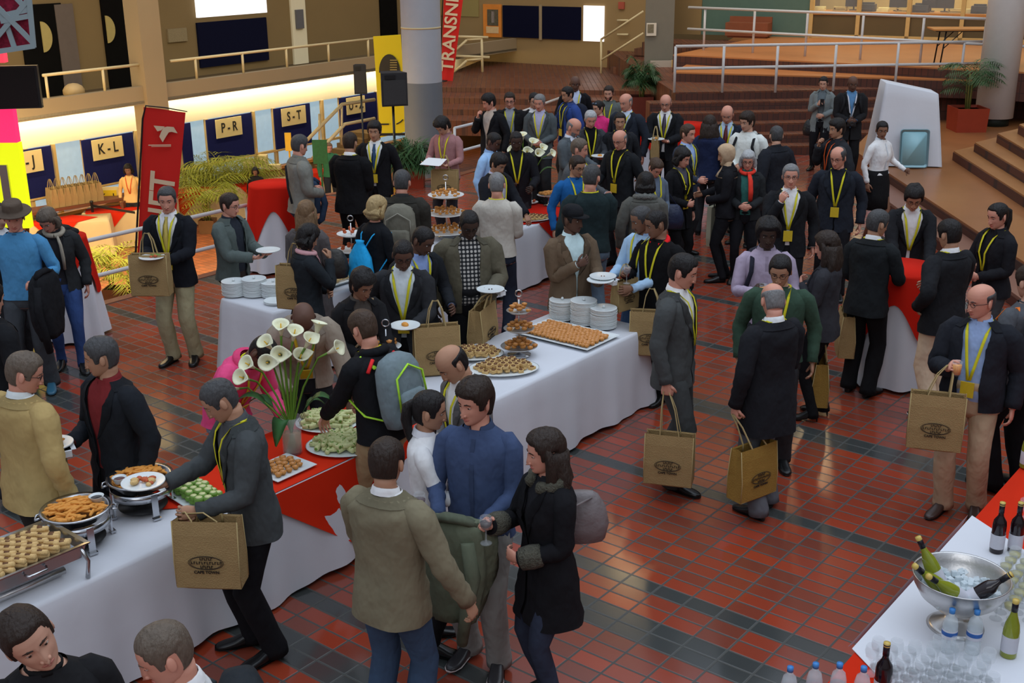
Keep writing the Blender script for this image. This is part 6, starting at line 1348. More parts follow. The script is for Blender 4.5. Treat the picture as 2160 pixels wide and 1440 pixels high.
# ------------------------------------------------------------ lilies
M_STEM = mat('lily_stem', lin(96, 134, 40), rough=.5, var=.2, vscale=10); M_LEAF = mat('leaf_green', lin(52, 104, 50), rough=.5, var=.25, vscale=10); M_PETAL = mat('lily_petal', lin(232, 232, 200), rough=.45, var=.04); M_SPAD = mat('lily_spadix', lin(226, 176, 50), rough=.6, var=.1)
def lilies(c, stems, leaves, lab, hs=1.0):
    e = empty('calla_lily_vase', c)
    b = MB(); b.lathe([(.001, 0), (.062, 0), (.066, .01), (.068, .27), (.064, .27), (.062, .02), (.001, .016)], seg=28); b.build('glass_vase', M_GL, e)
    b = MB(); b.lathe([(.001, .018), (.060, .018), (.061, .15), (.001, .15)], seg=20); b.build('water', mat('vase_water', (.45, .42, .22), rough=.05, alpha=.55), e)
    for (x, y, z, dx, dy, dz) in stems:
        h = np.array([x, y, z]) * hs; d = unit([dx, dy, dz]); st = MB(); f0 = np.array([-x * .10, -y * .10, .03])
        P = [f0, f0 * .3 + np.array([x * .08, y * .08, .2]), np.array([x * .35, y * .35, z * .62]) * hs + [0, 0, .03], h - d * .10, h - d * .02]
        st.tube(P, [.007, .0075, .007, .0065, .009], 7); so = st.build('stem', M_STEM, e)
        # trumpet
        fl_ = MB(); up0 = np.array([0, 0, 1.]) if abs(d[2]) < .9 else np.array([1., 0, 0]); u = unit(np.cross(d, up0)); v = np.cross(d, u); an = np.linspace(0, 2 * math.pi, 18, endpoint=False); rr = []
        for t, r_ in ((0, .008), (.03, .014), (.065, .024), (.09, .038), (.102, .052), (.100, .058)):
            tip = (1 + .55 * np.exp(-((an - math.pi) / .5) ** 2)) if r_ > .03 else np.ones(18)
            rr.append(h - d * .02 + d * t + np.outer(np.cos(an) * r_ * tip, u) + np.outer(np.sin(an) * r_, v))
        for t, r_ in ((.094, .050), (.080, .032), (.05, .014)): rr.append(h - d * .02 + d * t + np.outer(np.cos(an) * r_, u) + np.outer(np.sin(an) * r_, v))
        fl_.loft(rr, cap1=False); fl_.build('flower', M_PETAL, so)
        sp = MB(); sp.tube([h + d * .02, h + d * .075], [.005, .004], 6); sp.build('spadix', M_SPAD, so)
    for (x, y, z, l_, w_) in leaves:
        P0 = np.array([x * .2, y * .2, .22]); P1 = np.array([x, y, z]) * hs; dirv = unit([x, y, .0]); side = np.cross(dirv, [0, 0, 1]); rows = []
        for t in np.linspace(0, 1, 9):
            base = P0 * (1 - t) + P1 * t + np.array([0, 0, .10 * math.sin(t * math.pi)]); w2 = w_ * math.sin(min(1, t * .95 + .04) * math.pi) ** .8 * (t > .3) + .004
            rows.append([base - side * w2 + [0, 0, w2 * .3], base, base + side * w2 + [0, 0, w2 * .3], base - [0, 0, .003]])
        b = MB(); b.loft(rows); b.build('leaf', M_LEAF, e)
    tag(e, lab, 'flowers')
v1 = at(618, 955, ZT); v1[2] = ZT
lilies(v1, [(-.02, .0, .88, .1, -.3, 1), (.14, .02, .78, .5, -.3, .8), (.30, .0, .74, .7, -.2, .4), (-.11, .05, .76, -.3, -.4, .6), (-.10, -.08, .70, .0, -.9, .3), (-.27, -.02, .56, -.4, -.6, .4), (-.34, -.05, .50, -.5, -.7, .2), (-.02, -.05, .74, .0, -.9, .4), (.08, .05, .66, .3, -.5, .8), (.20, .10, .84, .3, .2, 1), (-.24, .05, .62, -.4, -.5, .5), (.06, .0, .84, .3, -.3, 1)],
       [(-.34, -.05, .42, .3, .05), (.30, -.02, .40, .3, .05), (-.08, -.16, .12, .3, .06), (-.30, .1, .34, .3, .035), (.24, .12, .30, .3, .03)], 'glass vase of white calla lilies on the red cloth of the front buffet', .98)
v2 = at(1112, 425, ZT); v2[2] = ZT
lilies(v2, [(-.16, 0, .62, -.5, -.5, .6), (-.05, 0, .78, 0, -.3, 1), (.06, .03, .70, .2, -.5, .8), (.16, 0, .64, .5, -.5, .6), (.26, 0, .58, .7, -.4, .4), (0, -.06, .62, 0, -.8, .5), (-.10, .04, .72, -.2, -.3, .9), (.12, -.05, .60, .3, -.8, .4)],
       [(.36, .0, .40, .3, .05), (-.24, 0, .44, .3, .04), (.1, .2, .45, .3, .04)], 'glass vase of white calla lilies on the far buffet amid the crowd', 1.05)

# ------------------------------------------------------------ bar table
M_GREENG = mat('green_wine_glass', lin(132, 140, 40), rough=.06, spec=.8, var=.25, vscale=14); M_DARKG = mat('dark_wine_glass', lin(26, 14, 20), rough=.08, spec=.7, var=.1); M_LABEL = mat('bottle_label', lin(196, 196, 204), rough=.7, var=.08, vscale=40); M_FOILB = mat('black_foil', lin(24, 20, 30), rough=.35, var=.1); M_FOILG = mat('gold_foil', lin(206, 178, 92), rough=.35, var=.1)
BOT = {}
def bottle(kind, c, lab, M_=None, fill_=None):
    if kind not in BOT:
        g = {'white': M_GREENG, 'red': M_DARKG, 'water': M_WATER}[kind]; b = MB()
        if kind != 'water': b.lathe([(.001, .0), (.036, .0), (.038, .006), (.038, .17), (.034, .195), (.016, .225), (.0135, .24), (.0135, .295), (.016, .296), (.016, .302), (.001, .303)] if kind == 'red' else [(.001, .0), (.036, .0), (.039, .006), (.039, .14), (.033, .18), (.018, .225), (.0145, .245), (.0135, .30), (.001, .303)], seg=24)
        else: b.lathe([(.001, 0), (.034, 0), (.037, .008), (.036, .06), (.034, .07), (.036, .08), (.036, .15), (.028, .185), (.014, .20), (.013, .215), (.001, .215)], seg=20)
        o = b.build({'white': 'white_wine_bottle', 'red': 'red_wine_bottle', 'water': 'water_bottle'}[kind], g)
        b = MB()
        if kind != 'water':
            b.lathe([(.0392, .03), (.0396, .032), (.0396, .115), (.0392, .117)], seg=24, cap0=False, cap1=False); b.build('label', M_LABEL, o)
            b = MB(); b.lathe([(.0143, .245), (.0150, .245), (.0150, .304), (.001, .305)], seg=16); b.build('foil', M_FOILB, o)
            b = MB(); b.lathe([(.0155, .290), (.0160, .292), (.0155, .309), (.001, .310)], seg=14); b.build('cap', M_FOILG, o)
        else:
            b.lathe([(.0365, .08), (.0372, .082), (.0372, .125), (.0365, .127)], seg=20, cap0=False, cap1=False); b.mi = 1; b.lathe([(.0374, .098), (.0376, .099), (.0376, .118), (.0374, .119)], seg=20, cap0=False, cap1=False); b.build('label', [M_LABEL, mat('blue_mark', lin(40, 90, 160), rough=.6, var=.3, vscale=50)], o)
            b = MB(); b.lathe([(.001, .212), (.0145, .212), (.0145, .235), (.001, .236)], seg=14); b.build('cap', mat('blue_cap', lin(60, 130, 200), rough=.4, var=.05), o)
        BOT[kind] = o; r = o
    else: r = copy_tree(BOT[kind])
    r.location = c; r.rotation_euler = M_.to_euler() if M_ is not None else (0, 0, 0)
    tag(r, lab, 'bottle'); return r
bc = at(2005, 1325, ZT); BC = np.array([bc[0] + .03, bc[1] + .02, ZT])
e = empty('ice_bowl', BC); b = MB(); b.lathe([(.001, 0), (.135, 0), (.14, .006), (.12, .02), (.06, .05), (.045, .07), (.05, .09), (.001, .09)], seg=40); b.build('foot', M_BSTEEL, e)
b = MB(); b.lathe([(.001, .085), (.05, .088), (.12, .12), (.19, .18), (.225, .245), (.232, .29), (.236, .292), (.234, .297), (.226, .292), (.218, .25), (.183, .187), (.115, .128), (.001, .10)], seg=56); b.build('bowl', M_BSTEEL, e)
tag(e, 'large steel footed bowl of ice with wine bottles on the drinks table', 'ice bowl')
M_ICE = mat('ice', (.75, .84, .88), rough=.10, alpha=.5, spec=1.0, var=.05)
b = MB(); 
for i in range(150):
    a_ = RNG.uniform(0, 6.28); q = .185 * math.sqrt(RNG.random()); Rr = Rx(RNG.random() * 3) @ Rz(RNG.random() * 3); b.box(BC + [q * math.cos(a_), q * math.sin(a_), .20 + RNG.uniform(-.02, .025)], (.028, .026, .024), M=Rr)
o = b.build('ice_cubes', M_ICE, smooth=False); tag(o, 'pile of ice cubes filling the steel bowl', 'ice', kind='stuff')
def tilt(ax, ay, rz=0): return Matrix.Rotation(rz, 3, 'Z') @ Matrix.Rotation(ax, 3, 'X') @ Matrix.Rotation(ay, 3, 'Y')
bottle('white', BC + [-.05, .08, .16], 'green wine bottle leaning upright at the back left rim of the ice bowl', tilt(-.25, -.45))
bottle('white', BC + [-.02, .0, .16], 'green wine bottle leaning far out over the left rim of the ice bowl', tilt(.1, -.85))
bottle('white', BC + [.03, -.05, .17], 'green wine bottle lying lowest at the front left inside the ice bowl', tilt(.3, -.9))
bottle('red', BC + [-.02, -.05, .15], 'dark bottle with gold cap tilted at the front right inside the ice bowl', tilt(.25, .8))
def atop(px, py, z=ZT): p = at(px, py, z); p[2] = z + .001; return p
bottle('white', atop(2126, 1382), 'green wine bottle standing alone right of the ice bowl')
bottle('red', atop(2101, 1163), 'red wine bottle with white label, left one of the pair at the red cloth')
bottle('red', atop(2139, 1163), 'red wine bottle with white label, right one of the pair at the red cloth')
bottle('red', atop(1858, 1478), 'dark red wine bottle at the bottom edge among the glasses')
bottle('white', atop(2163, 985), 'wine bottle cut off at the right edge behind the red cloth')
for px, py, lab in ((1998, 1372, 'water bottle with blue label in front of the bowl foot, left one'), (2050, 1375, 'water bottle with blue label in front of the bowl foot, right one'), (1713, 1492, 'water bottle with blue cap at the bottom edge, left one'), (1763, 1492, 'water bottle with blue cap at the bottom edge, middle one'), (1813, 1500, 'water bottle with blue cap at the bottom edge, right one'), (1660, 1500, 'water bottle with pale cap at the bottom edge, far left of the blue capped ones')):
    bottle('water', atop(px, py) if py < 1400 else atop(px, py), lab)
# glasses
def wineglass_mesh(liq=None, tumbler=False):
    b = MB()
    if tumbler: b.lathe([(.001, 0), (.028, 0), (.034, .10), (.032, .10), (.027, .006), (.001, .005)], seg=14)
    else: b.lathe([(.001, 0), (.032, .0), (.030, .003), (.005, .008), (.004, .07), (.012, .078), (.030, .10), (.034, .125), (.030, .155), (.028, .155), (.032, .125), (.028, .102), (.001, .080)], seg=14)
    return b
GW = wineglass_mesh().build('wine_glass', M_GL); GW['tmp'] = 1; gw_used = [False]
GT = wineglass_mesh(tumbler=True).build('juice_glass', M_GL); gt_used = [False]
def gcopy(src, used):
    if not used[0]: used[0] = True; return src
    c = src.copy(); COL.objects.link(c); return c
M_WW = mat('white_wine', lin(206, 196, 104), rough=.05, alpha=.6); M_RW = mat('red_wine', lin(60, 10, 18), rough=.1, var=.05); M_OJ = mat('orange_juice', lin(238, 156, 30), rough=.4, var=.05); M_COLA = mat('cola', lin(36, 20, 12), rough=.1, var=.05)
def fluid(parent, m_, tumbler=False):
    b = MB()
    if tumbler: b.lathe([(.001, .008), (.027, .008), (.031, .075), (.001, .075)], seg=12)
    else: b.lathe([(.001, .083), (.027, .104), (.031, .122), (.001, .122)], seg=12)
    return b.build('drink', m_, parent)
n_ = 0
for i in range(10):
    for j in range(16):
        s = 3.95 + j * .074 + (i % 2) * .035; n2 = -1.74 + i * .074
        p = W(s, n2, ZT + .002); px, py = pr(p + [0, 0, .15])
        if n2 > -1.03 or py > 1480 or px < 1838 or px > 2100 or py < 1345 or np.hypot(p[0] - BC[0], p[1] - BC[1]) < .16: continue
        if abs(px - 1858) < 20 and py > 1400: continue
        if min(np.hypot(*(np.array(pr(p)) - q)) for q in ((1998, 1372), (2050, 1375), (2126, 1382))) < 22: continue
        o = gcopy(GW, gw_used); o.location = p; o.rotation_euler.z = RNG.random() * 6; tag(o, 'empty wine glass in the block of glasses in front of the ice bowl', 'wine glass', 'empty glasses in front of the bowl'); n_ += 1
M_ = None
for i in range(8):
    for j in range(8):
        s = 5.62 + j * .078 + (i % 2) * .03; n2 = -1.42 + i * .07
        p = W(s, n2, ZT + .002); px, py = pr(p + [0, 0, .1])
        if px < 2082 or px > 2190 or py < 1150 or py > 1285: continue
        o = gcopy(GW, gw_used); o.location = p
        fl2 = MATS.get('_fl')
        if not fl2: q = fluid(None, M_WW); MATS['_fl'] = q; q2 = q
        else: q2 = fl2.copy(); COL.objects.link(q2)
        q2.parent = o; tag(o, 'glass of white wine in the block right of the ice bowl', 'wine glass', 'filled glasses right of the bowl')
for i in range(5):
    for j in range(5):
        p = W(6.80 + j * .078, -1.55 + i * .072, ZT + .002); px, py = pr(p + [0, 0, .1])
        if px < 2040 or px > 2185: continue
        o = gcopy(GW, gw_used); o.location = p; tag(o, 'empty wine glass standing on the red cloth behind the red wine bottles', 'wine glass', 'empty glasses on the red cloth')

# ------------------------------------------------------------ banners, speakers, stands
M_BRED = mat('banner_red', lin(204, 26, 20), rough=.7, var=.06, vscale=2); M_BLET = mat('banner_letter', lin(216, 196, 166), rough=.7, var=.04); M_BYEL = mat('banner_yellow', lin(226, 202, 20), rough=.7, var=.05, vscale=2)
def feather(name, px, n_line, quad, z_base, lab, textspec, logo=None, y_=None, base_px=None):
    """flag on the vertical plane y = y_; quad pixel corners TL, TR, BR, BL"""
    P = [fq(x, y, y_) for x, y in quad]; e = empty('feather_flag', (P[3][0], y_, z_base)); inv = np.array(e.location)
    TLp, TRp, BRp, BLp = P
    b = MB(); rows = []
    for t in np.linspace(0, 1, 17):
        a_ = TLp * (1 - t) + BLp * t; c_ = TRp * (1 - t) + BRp * t
        rows.append([a_ * (1 - u) + c_ * u + np.array([0, .02 * math.sin(u * 5 + t * 4), 0]) - inv for u in np.linspace(0, 1, 7)])
    b.loft(rows, closed=False); b.loft([[p + np.array([0, .006, 0]) for p in r] for r in rows], closed=False); b.build('flag_cloth', M_BRED, e)
    b = MB(); b.tube([np.array([BLp[0] - .03, y_, z_base]) - inv, BLp + [-.03, 0, 0] - inv, TLp + [-.03, 0, -.15] - inv, TLp + [.03, 0, .02] - inv, TLp * .5 + TRp * .5 + [0, 0, .03] - inv, TRp + [.02, 0, .01] - inv], [.018, .016, .013, .011, .009, .007], 8); b.build('pole', M_BLACK, e)
    b = MB(); b.lathe([(.001, 0), (.22, 0), (.22, .02), (.03, .04), (.001, .05)], seg=20); b.v = [v + [-.03, 0, 0] for v in b.v]; b.build('base', M_BLACK, e)
    for s_, size, cx, cy_, sx2, sy2 in textspec:
        # text running upwards: x axis of the text points up
        o0 = fq(cx, cy_, y_ - .05); ax = unit(P[0] + P[1] - P[2] - P[3]); ay = unit(np.cross([0, -1., 0], ax)); 
        Mx = frame(ax, ay, (0, -1, 0), o0 - inv); text('lettering', s_, size, Mx, M_BLET, e, sxy=(sx2, sy2))
    if logo: logo(e, inv, y_)
    tag(e, lab, 'flag'); return e
def logo1(e, inv, y_):
    b = MB()
    polys = [[(324, 265), (347, 267), (340, 275), (332, 277)], [(345, 269), (352, 267), (366, 268), (374, 281), (362, 278), (356, 279), (350, 288), (343, 300), (336, 288), (340, 278)]]
    for pl in polys:
        P = [fq(x, y, y_ - .05) - inv for x, y in pl]; k = len(P); b.add(P + [p + [0, .01, 0] for p in P], [tuple(range(k)), tuple(range(2 * k - 1, k - 1, -1))])
    b.box(fq(337, 306, y_ - .05) - inv, (.30, .01, .012)); b.box(fq(340, 309, y_ - .05) - inv, (.26, .01, .006)); b.build('emblem', M_BLET, e, smooth=False)
yb = 15.8
feather('flag', 297, 0, [(303, 226), (392, 237), (345, 720), (281, 720)], -2.1, 'red feather flag with white TRANSNET lettering beside the man in khaki trousers', [('TRANSNET', .44, 335, 530, 1.0, 1.05)], logo1, y_=yb)
yb2 = 31.0
def fl2_(): pass
feather('flag', 950, 0, [(938, -60), (984, -60), (952, 195), (929, 195)], .5, 'tall narrow red flag lettered TRANSNET beside the central column', [('TRANSNET', .44, 951, 58, 1.0, 1.0)], None, y_=yb2)
# yellow banner
yb3 = 24.3
P = [fq(787, 77, yb3), fq(845, 73, yb3), fq(859, 277, yb3), fq(802, 290, yb3)]; e = empty('pull_up_banner', (*P[3][:2], -2.1)); inv = np.array(e.location)
b = MB(); b.add([p - inv for p in P] + [p - inv + [0, .03, 0] for p in P], [(0, 1, 2, 3), (7, 6, 5, 4), (0, 4, 5, 1), (1, 5, 6, 2), (2, 6, 7, 3), (3, 7, 4, 0)]); b.build('panel', M_BYEL, e, smooth=False)
b = MB(); an = np.linspace(0, math.pi, 14); cc_ = fq(822, 153, yb3 - .02) - inv; Q = [cc_ + np.array([.215 * math.cos(t), 0, .36 * math.sin(t)]) for t in an]; k = len(Q); b.add(Q + [q + [0, .01, 0] for q in Q], [tuple(range(k)), tuple(range(2 * k - 1, k - 1, -1))]); b.build('dark_arch', mat('arch_dark', lin(56, 50, 38), rough=.7, var=.2), e, smooth=False)
for i in range(5): 
    b = MB(); b.box(fq(830, 127 + i * 5, yb3 - .04) - inv, (.14, .01, .02)); b.build('text_line', mat('arch_text', lin(160, 140, 80), rough=.7, var=.1), e, smooth=False)
b = MB(); b.box(fq(832, 283, yb3) - inv, (.60, .06, .05)); b.box(np.array([.3, 0, .9]), (.04, .04, 1.9)); b.build('stand', M_BLACK, e, smooth=False)
b = MB(); b.box(fq(812, 262, yb3 - .03) - inv, (.16, .01, .03)); b.tube([fq(836, 262, yb3 - .03) - inv, fq(845, 257, yb3 - .03) - inv, fq(850, 252, yb3 - .03) - inv], .012, 5); b.build('logo_mark', M_INK, e, smooth=False)
tag(e, 'tall yellow banner with a dark arch behind the right loudspeaker', 'banner')
# loudspeakers
def speaker(px0, py0, px1, py1, y_, zf, lab, labs, yaw_=0.3):
    a_ = fq(px0, py0, y_); c_ = fq(px1, py1, y_); w_ = (c_[0] - a_[0]) * .92; h_ = a_[2] - c_[2]; ce = (a_ + c_) / 2
    e = empty('loudspeaker', (ce[0], y_, c_[2]), yaw_)
    b = MB(); d_ = w_ * .8; b.loft([[(-w_ / 2, -d_ / 2, z), (w_ / 2, -d_ / 2, z), (w_ * .36, d_ / 2, z), (-w_ * .36, d_ / 2, z)] for z in (0, h_)]); b.build('cabinet', mat('speaker_black', (.022, .022, .024), rough=.6, var=.15), e, smooth=False)
    b = MB(); b.box((0, -d_ / 2 - .006, h_ * .42), (w_ * .88, .012, h_ * .74)); b.build('grille', mat('speaker_grille', (.035, .035, .036), rough=.7, var=.2, vscale=60), e, smooth=False)
    b = MB(); b.box((-w_ * .15, -d_ / 2 - .008, h_ * .88), (w_ * .4, .016, h_ * .12)); b.build('horn', M_BLACK, e, smooth=False)
    tag(e, lab, 'loudspeaker')
    e2 = empty('speaker_stand', (ce[0], y_, zf)); hgt = c_[2] - zf; b = MB(); b.tube([(0, 0, .1), (0, 0, hgt)], .022, 8); b.build('pole', M_BLACK, e2)
    for k in range(3): a3 = k * 2.09 + .5; b = MB(); b.tube([(0, 0, .7), (math.cos(a3) * .5, math.sin(a3) * .5, .0)], .013, 6); b.build('leg', M_BLACK, e2)
    tag(e2, labs, 'speaker stand')
speaker(796, 152, 859, 221, 20.3, 0.0, 'large black loudspeaker in front of the yellow banner', 'black tripod stand carrying the large loudspeaker')
speaker(744, 136, 776, 197, 27.5, -2.1, 'smaller black loudspeaker left of the yellow banner', 'tripod stand carrying the smaller loudspeaker', .1)
# covered easel with a tray
sc_ = at(1915, 352, .30); e = empty('covered_stand', (sc_[0], sc_[1] + .35, .30), -.12); e.scale = (1, 1, .93)
b = MB(); N = 60; rr = []
def sqr(u, hx, hy):
    k = u * 4; i = int(k) % 4; f = k - int(k); cs = [(-hx, -hy), (hx, -hy), (hx, hy), (-hx, hy)]; a_, c_ = cs[i], cs[(i + 1) % 4]; return (a_[0] * (1 - f) + c_[0] * f, a_[1] * (1 - f) + c_[1] * f)
for t in (0, .01, .15, .4, .7, 1):
    ring = []
    for i in range(N):
        u = i / N; hx = .43 + .14 * t + .018 * t * math.sin(u * 60); hy = .28 + .12 * t + .018 * t * math.sin(u * 50 + 1); x, y = sqr(u, hx if t else .42, hy if t else .27); zt_ = 1.40 - .10 * (x / .45) * (1 - t)
        ring.append((x, y, zt_ * (1 - t) + .02 * t))
    rr.append(ring)
b.loft(rr, cap1=False); b.build('cloth_cover', M_WHITE, e); q = MB()
for x in (-.3, .3):
    for y in (-.18, .18): q.tube([(x, y, 1.3), (x * 1.1, y * 1.1, 0)], .02, 6)
q.build('frame', M_BLACK, e); tag(e, 'tall stand draped in white cloth on the right platform', 'stand')
tr_ = at(1915, 352, .30); e = empty('serving_tray', (tr_[0] + .02, tr_[1] - .20, .31)); e.rotation_euler = (-.16, 0, -.08)
b = MB(); 
def rrect(hw_, hh_, r_, n=6):
    P = []
    for (cx, cz, a0) in ((hw_ - r_, hh_ - r_, 0), (-hw_ + r_, hh_ - r_, 90), (-hw_ + r_, -hh_ + r_, 180), (hw_ - r_, -hh_ + r_, 270)):
        for i in range(n + 1): a3 = math.radians(a0 + 90 * i / n); P.append((cx + r_ * math.cos(a3), cz + r_ * math.sin(a3)))
    return P
R_out = rrect(.24, .32, .05); rr = []
for k, d_ in ((.88, .03), (1.0, .0), (1.0, -.008), (.95, -.006), (.88, .018)): rr.append([(x * k, d_, z * k + .33) for x, z in R_out])
b.loft(rr); b.build('rim', mat('tray_rim', lin(120, 150, 158), rough=.3, metal=.5, var=.05), e)
b = MB(); b.loft([[(x * .85, dd, z * .85 + .33) for x, z in R_out] for dd in (.012, .020)]); b.build('tray_base', mat('tray_blue', lin(150, 196, 206), rough=.35, var=.05), e)
tag(e, 'pale blue rectangular serving tray with dark rim standing against the draped stand', 'tray')

# ------------------------------------------------------------ plants
def palm(c, h, nf, lab, pot=True, spread=.8, pot_m=None, dens=12, stem_h=None, seed=1, pot_sz=(.5, .5, .5), dome=False):
    e = empty('potted_palm', c); rs = random.Random(seed); z0_ = 0
    if pot:
        b = MB(); x, y, z = pot_sz; b.loft([[(sx_ * x / 2 * k, sy_ * y / 2 * k, zz) for sx_, sy_ in ((-1, -1), (1, -1), (1, 1), (-1, 1))] for k, zz in ((.94, 0), (1, z), (.9, z), (.88, z - .05))]); b.build('planter', pot_m, e, smooth=False)
        b = MB(); b.lathe([(.001, z - .05), (x * .6, z - .05)], seg=4, M=Rz(math.pi / 4)); b.build('soil', M_DARK, e); z0_ = z - .05
    if stem_h:
        b = MB()
        for k in range(4): a_ = rs.random() * 6; b.tube([(math.cos(a_) * .05, math.sin(a_) * .05, z0_), (math.cos(a_) * .09, math.sin(a_) * .09, z0_ + stem_h * rs.uniform(.7, 1))], [.02, .014], 6)
        b.build('stem', mat('palm_stem', lin(120, 120, 60), rough=.6, var=.2), e)
    b = MB(); m_ = mat('palm_green_%d' % (seed % 3), [lin(48, 88, 44), lin(58, 92, 52), lin(44, 78, 40)][seed % 3], rough=.5, var=.3, vscale=6)
    for k in range(nf):
        a_ = rs.random() * 6.28; up_ = rs.uniform(.35, 1.0); L_ = h * rs.uniform(.65, 1.0); base = np.array([0, 0, z0_ + (stem_h or 0) * rs.uniform(.3, 1)])
        d = np.array([math.cos(a_), math.sin(a_), 0]); P = [base + d * (t * L_ * spread * .75 * (1.1 - up_ * .5)) + np.array([0, 0, L_ * (up_ * (t * 1.1 - .55 * t * t) - (.25 * t * t))]) for t in np.linspace(0, 1, 8)]
        b.tube(P, [.006, .006, .005, .005, .004, .004, .003, .002], 4)
        for i in range(2, dens + 2):
            t = i / (dens + 1.5); j = min(6, int(t * 7)); f = t * 7 - j; p = P[j] * (1 - f) + P[min(7, j + 1)] * f; tg = unit(P[min(7, j + 1)] - P[j])
            for sg in (-1, 1):
                sd = unit(np.cross(tg, [0, 0, 1]) * sg + tg * .7 - np.array([0, 0, .25])); ll = L_ * .30 * math.sin(min(1, t * .9 + .15) * math.pi) + .04
                w2 = np.cross(sd, [0, 0, 1.]) * .012; q = p + sd * ll; mdl = p + sd * ll * .45
                b.add([p, mdl + w2 + [0, 0, .005], q - [0, 0, ll * .2], mdl - w2 + [0, 0, .005]], [(0, 1, 2, 3)])
    b.build('foliage', m_, e, smooth=False)
    tag(e, lab, 'plant'); return e
M_POTR = mat('terracotta_box', lin(150, 52, 26), rough=.55, var=.12)
p_ = at(2045, 278, .30); palm((p_[0], p_[1] + .2, .30), 1.35, 26, 'slender palm in a square terracotta planter before the right column', pot_m=M_POTR, stem_h=.75, seed=1, pot_sz=(.62, .62, .46), spread=.95)
p_ = at(1352, 262, 0); palm((p_[0], p_[1] + .1, 0.0), 1.25, 60, 'bushy palm in a brown planter in front of the middle column', pot_m=mat('brown_box', lin(110, 44, 28), rough=.6, var=.15), seed=2, pot_sz=(.5, .5, .62), spread=.62, stem_h=.45)
p_ = at(868, 400, 0); palm((p_[0], p_[1] + .3, 0.0), 1.45, 60, 'bushy dark palm at the foot of the central column', pot_m=M_POTR, seed=4, pot_sz=(.42, .42, .35), spread=.5)
M_FERN = mat('fern_yellow_green', lin(146, 150, 40), rough=.6, var=.3, vscale=6)
def fern(px, py, zf, h, nf, lab, seed):
    c = at(px, py, zf); e = palm((c[0], c[1], zf), h, nf, lab, pot=True, stem_h=h * .35, pot_m=mat('fern_pot', lin(120, 84, 50), rough=.6, var=.1), seed=seed, pot_sz=(.34, .34, .3), spread=1.1, dens=9)
    for ch in e.children:
        if ch.name.startswith('foliage'): ch.data.materials[0] = M_FERN
    return e
for i, (px, py, h, lab) in enumerate(((245, 640, 1.5, 'yellow green fern below the railing left of the jute bag'), (285, 655, 1.3, 'yellow green fern below the railing, right of the first one'), (440, 490, 1.7, 'yellow green fern below the railing behind the grey zip jacket'), (478, 455, 2.2, 'large yellow green fern in the lower hall behind the zip jacketed man'), (418, 452, 2.0, 'yellow green fern in the lower hall just right of the red flag'), (512, 452, 1.9, 'yellow green fern in the lower hall by the tall red table'), (450, 445, 1.9, 'yellow green fern in the lower hall under sign P - R'), (395, 440, 1.5, 'yellow green fern in the lower hall half behind the red flag'))):
    fern(px, py, -2.1, h, 34, lab, 10 + i)

# ------------------------------------------------------------ lower hall: desks, signs, bags
def desk(px, py, w_, d_, rot, lab, red=True, redlab=None):
    c = at(px, py, -1.35); e, o = rect_table(-w_ / 2, w_ / 2, -d_ / 2, d_ / 2, 'registration table under the cloth, ' + lab, org=(c[0], c[1], -2.1), ang=rot, labc='white cloth on the registration table ' + lab, cloth_m=mat('warm_white_cloth', lin(216, 190, 140), rough=.85, var=.05))
    if red:
        b = MB(); x, y = w_ / 2, d_ / 2; N = 12
        P = [(-x * .9, -y - .03, -.0), (x * .2, -y - .03, 0), (x * .7, 0, 0), (0, y, 0), (-x, 0, 0)]; P = [(p[0], p[1], .762) for p in P]; k = len(P); b.add(P + [(p[0], p[1], .758) for p in P], [tuple(range(k)), tuple(range(2 * k - 1, k - 1, -1))])
        T_ = [(-x * .9, -y - .035, .76), (x * .2, -y - .035, .76), (-x * .35, -y - .07, .28)]; b.add(T_ + [(p[0], p[1] + .004, p[2]) for p in T_], [(0, 2, 1), (3, 4, 5)])
        q = b.build('table_overlay', M_RED, loc=(c[0], c[1], -2.1), smooth=False); q.rotation_euler.z = rot; tag(q, 'red overlay cloth on the registration table ' + lab, 'tablecloth')
    return c
desk(150, 462, 1.5, .7, .25, 'at far left near the mottled scarf')
desk(258, 440, 1.5, .7, .10, 'under sign K - L')
desk(405, 400, 1.7, .7, .45, 'just right of the red flag')
desk(560, 383, 1.6, .7, .5, 'under sign P - R')
desk(672, 360, 1.2, .6, .5, 'behind the grey jacketed man by the green boards')
# yellow K - L desk sign
c = at(232, 432, -1.35); e = empty('desk_sign', (c[0], c[1], -1.34), .1); b = MB(); b.box((0, 0, .2), (.42, .02, .36)); b.build('card', M_CREAM, e, smooth=False); b = MB(); b.box((0, -.014, .19), (.34, .01, .24)); b.build('yellow_panel', mat('yellow_card', lin(232, 196, 30), rough=.6, var=.05), e, smooth=False)
text('lettering', 'K - L', .16, frame((1, 0, 0), (0, 0, 1), (0, -1, 0), (0, -.024, .18)), M_INK, e); tag(e, 'yellow and cream K - L desk sign on the registration table', 'sign')
for px, py, w_, h_, lab in ((526, 357, .22, .30, 'cream box on the registration table left of the red cap'), (556, 347, .22, .30, 'cream box on the registration table under sign S - T'), (578, 352, .34, .12, 'low cream box on the registration table right of the others')):
    c = at(px, py + 6, -1.35); b = MB(); b.box((0, 0, h_ / 2), (w_, .2, h_)); b.box((0, -.102, h_ * .6), (w_ * .3, .004, .03)); tag(b.build('carton', M_CREAM, smooth=False, loc=(c[0], c[1], -1.338)), lab, 'box')
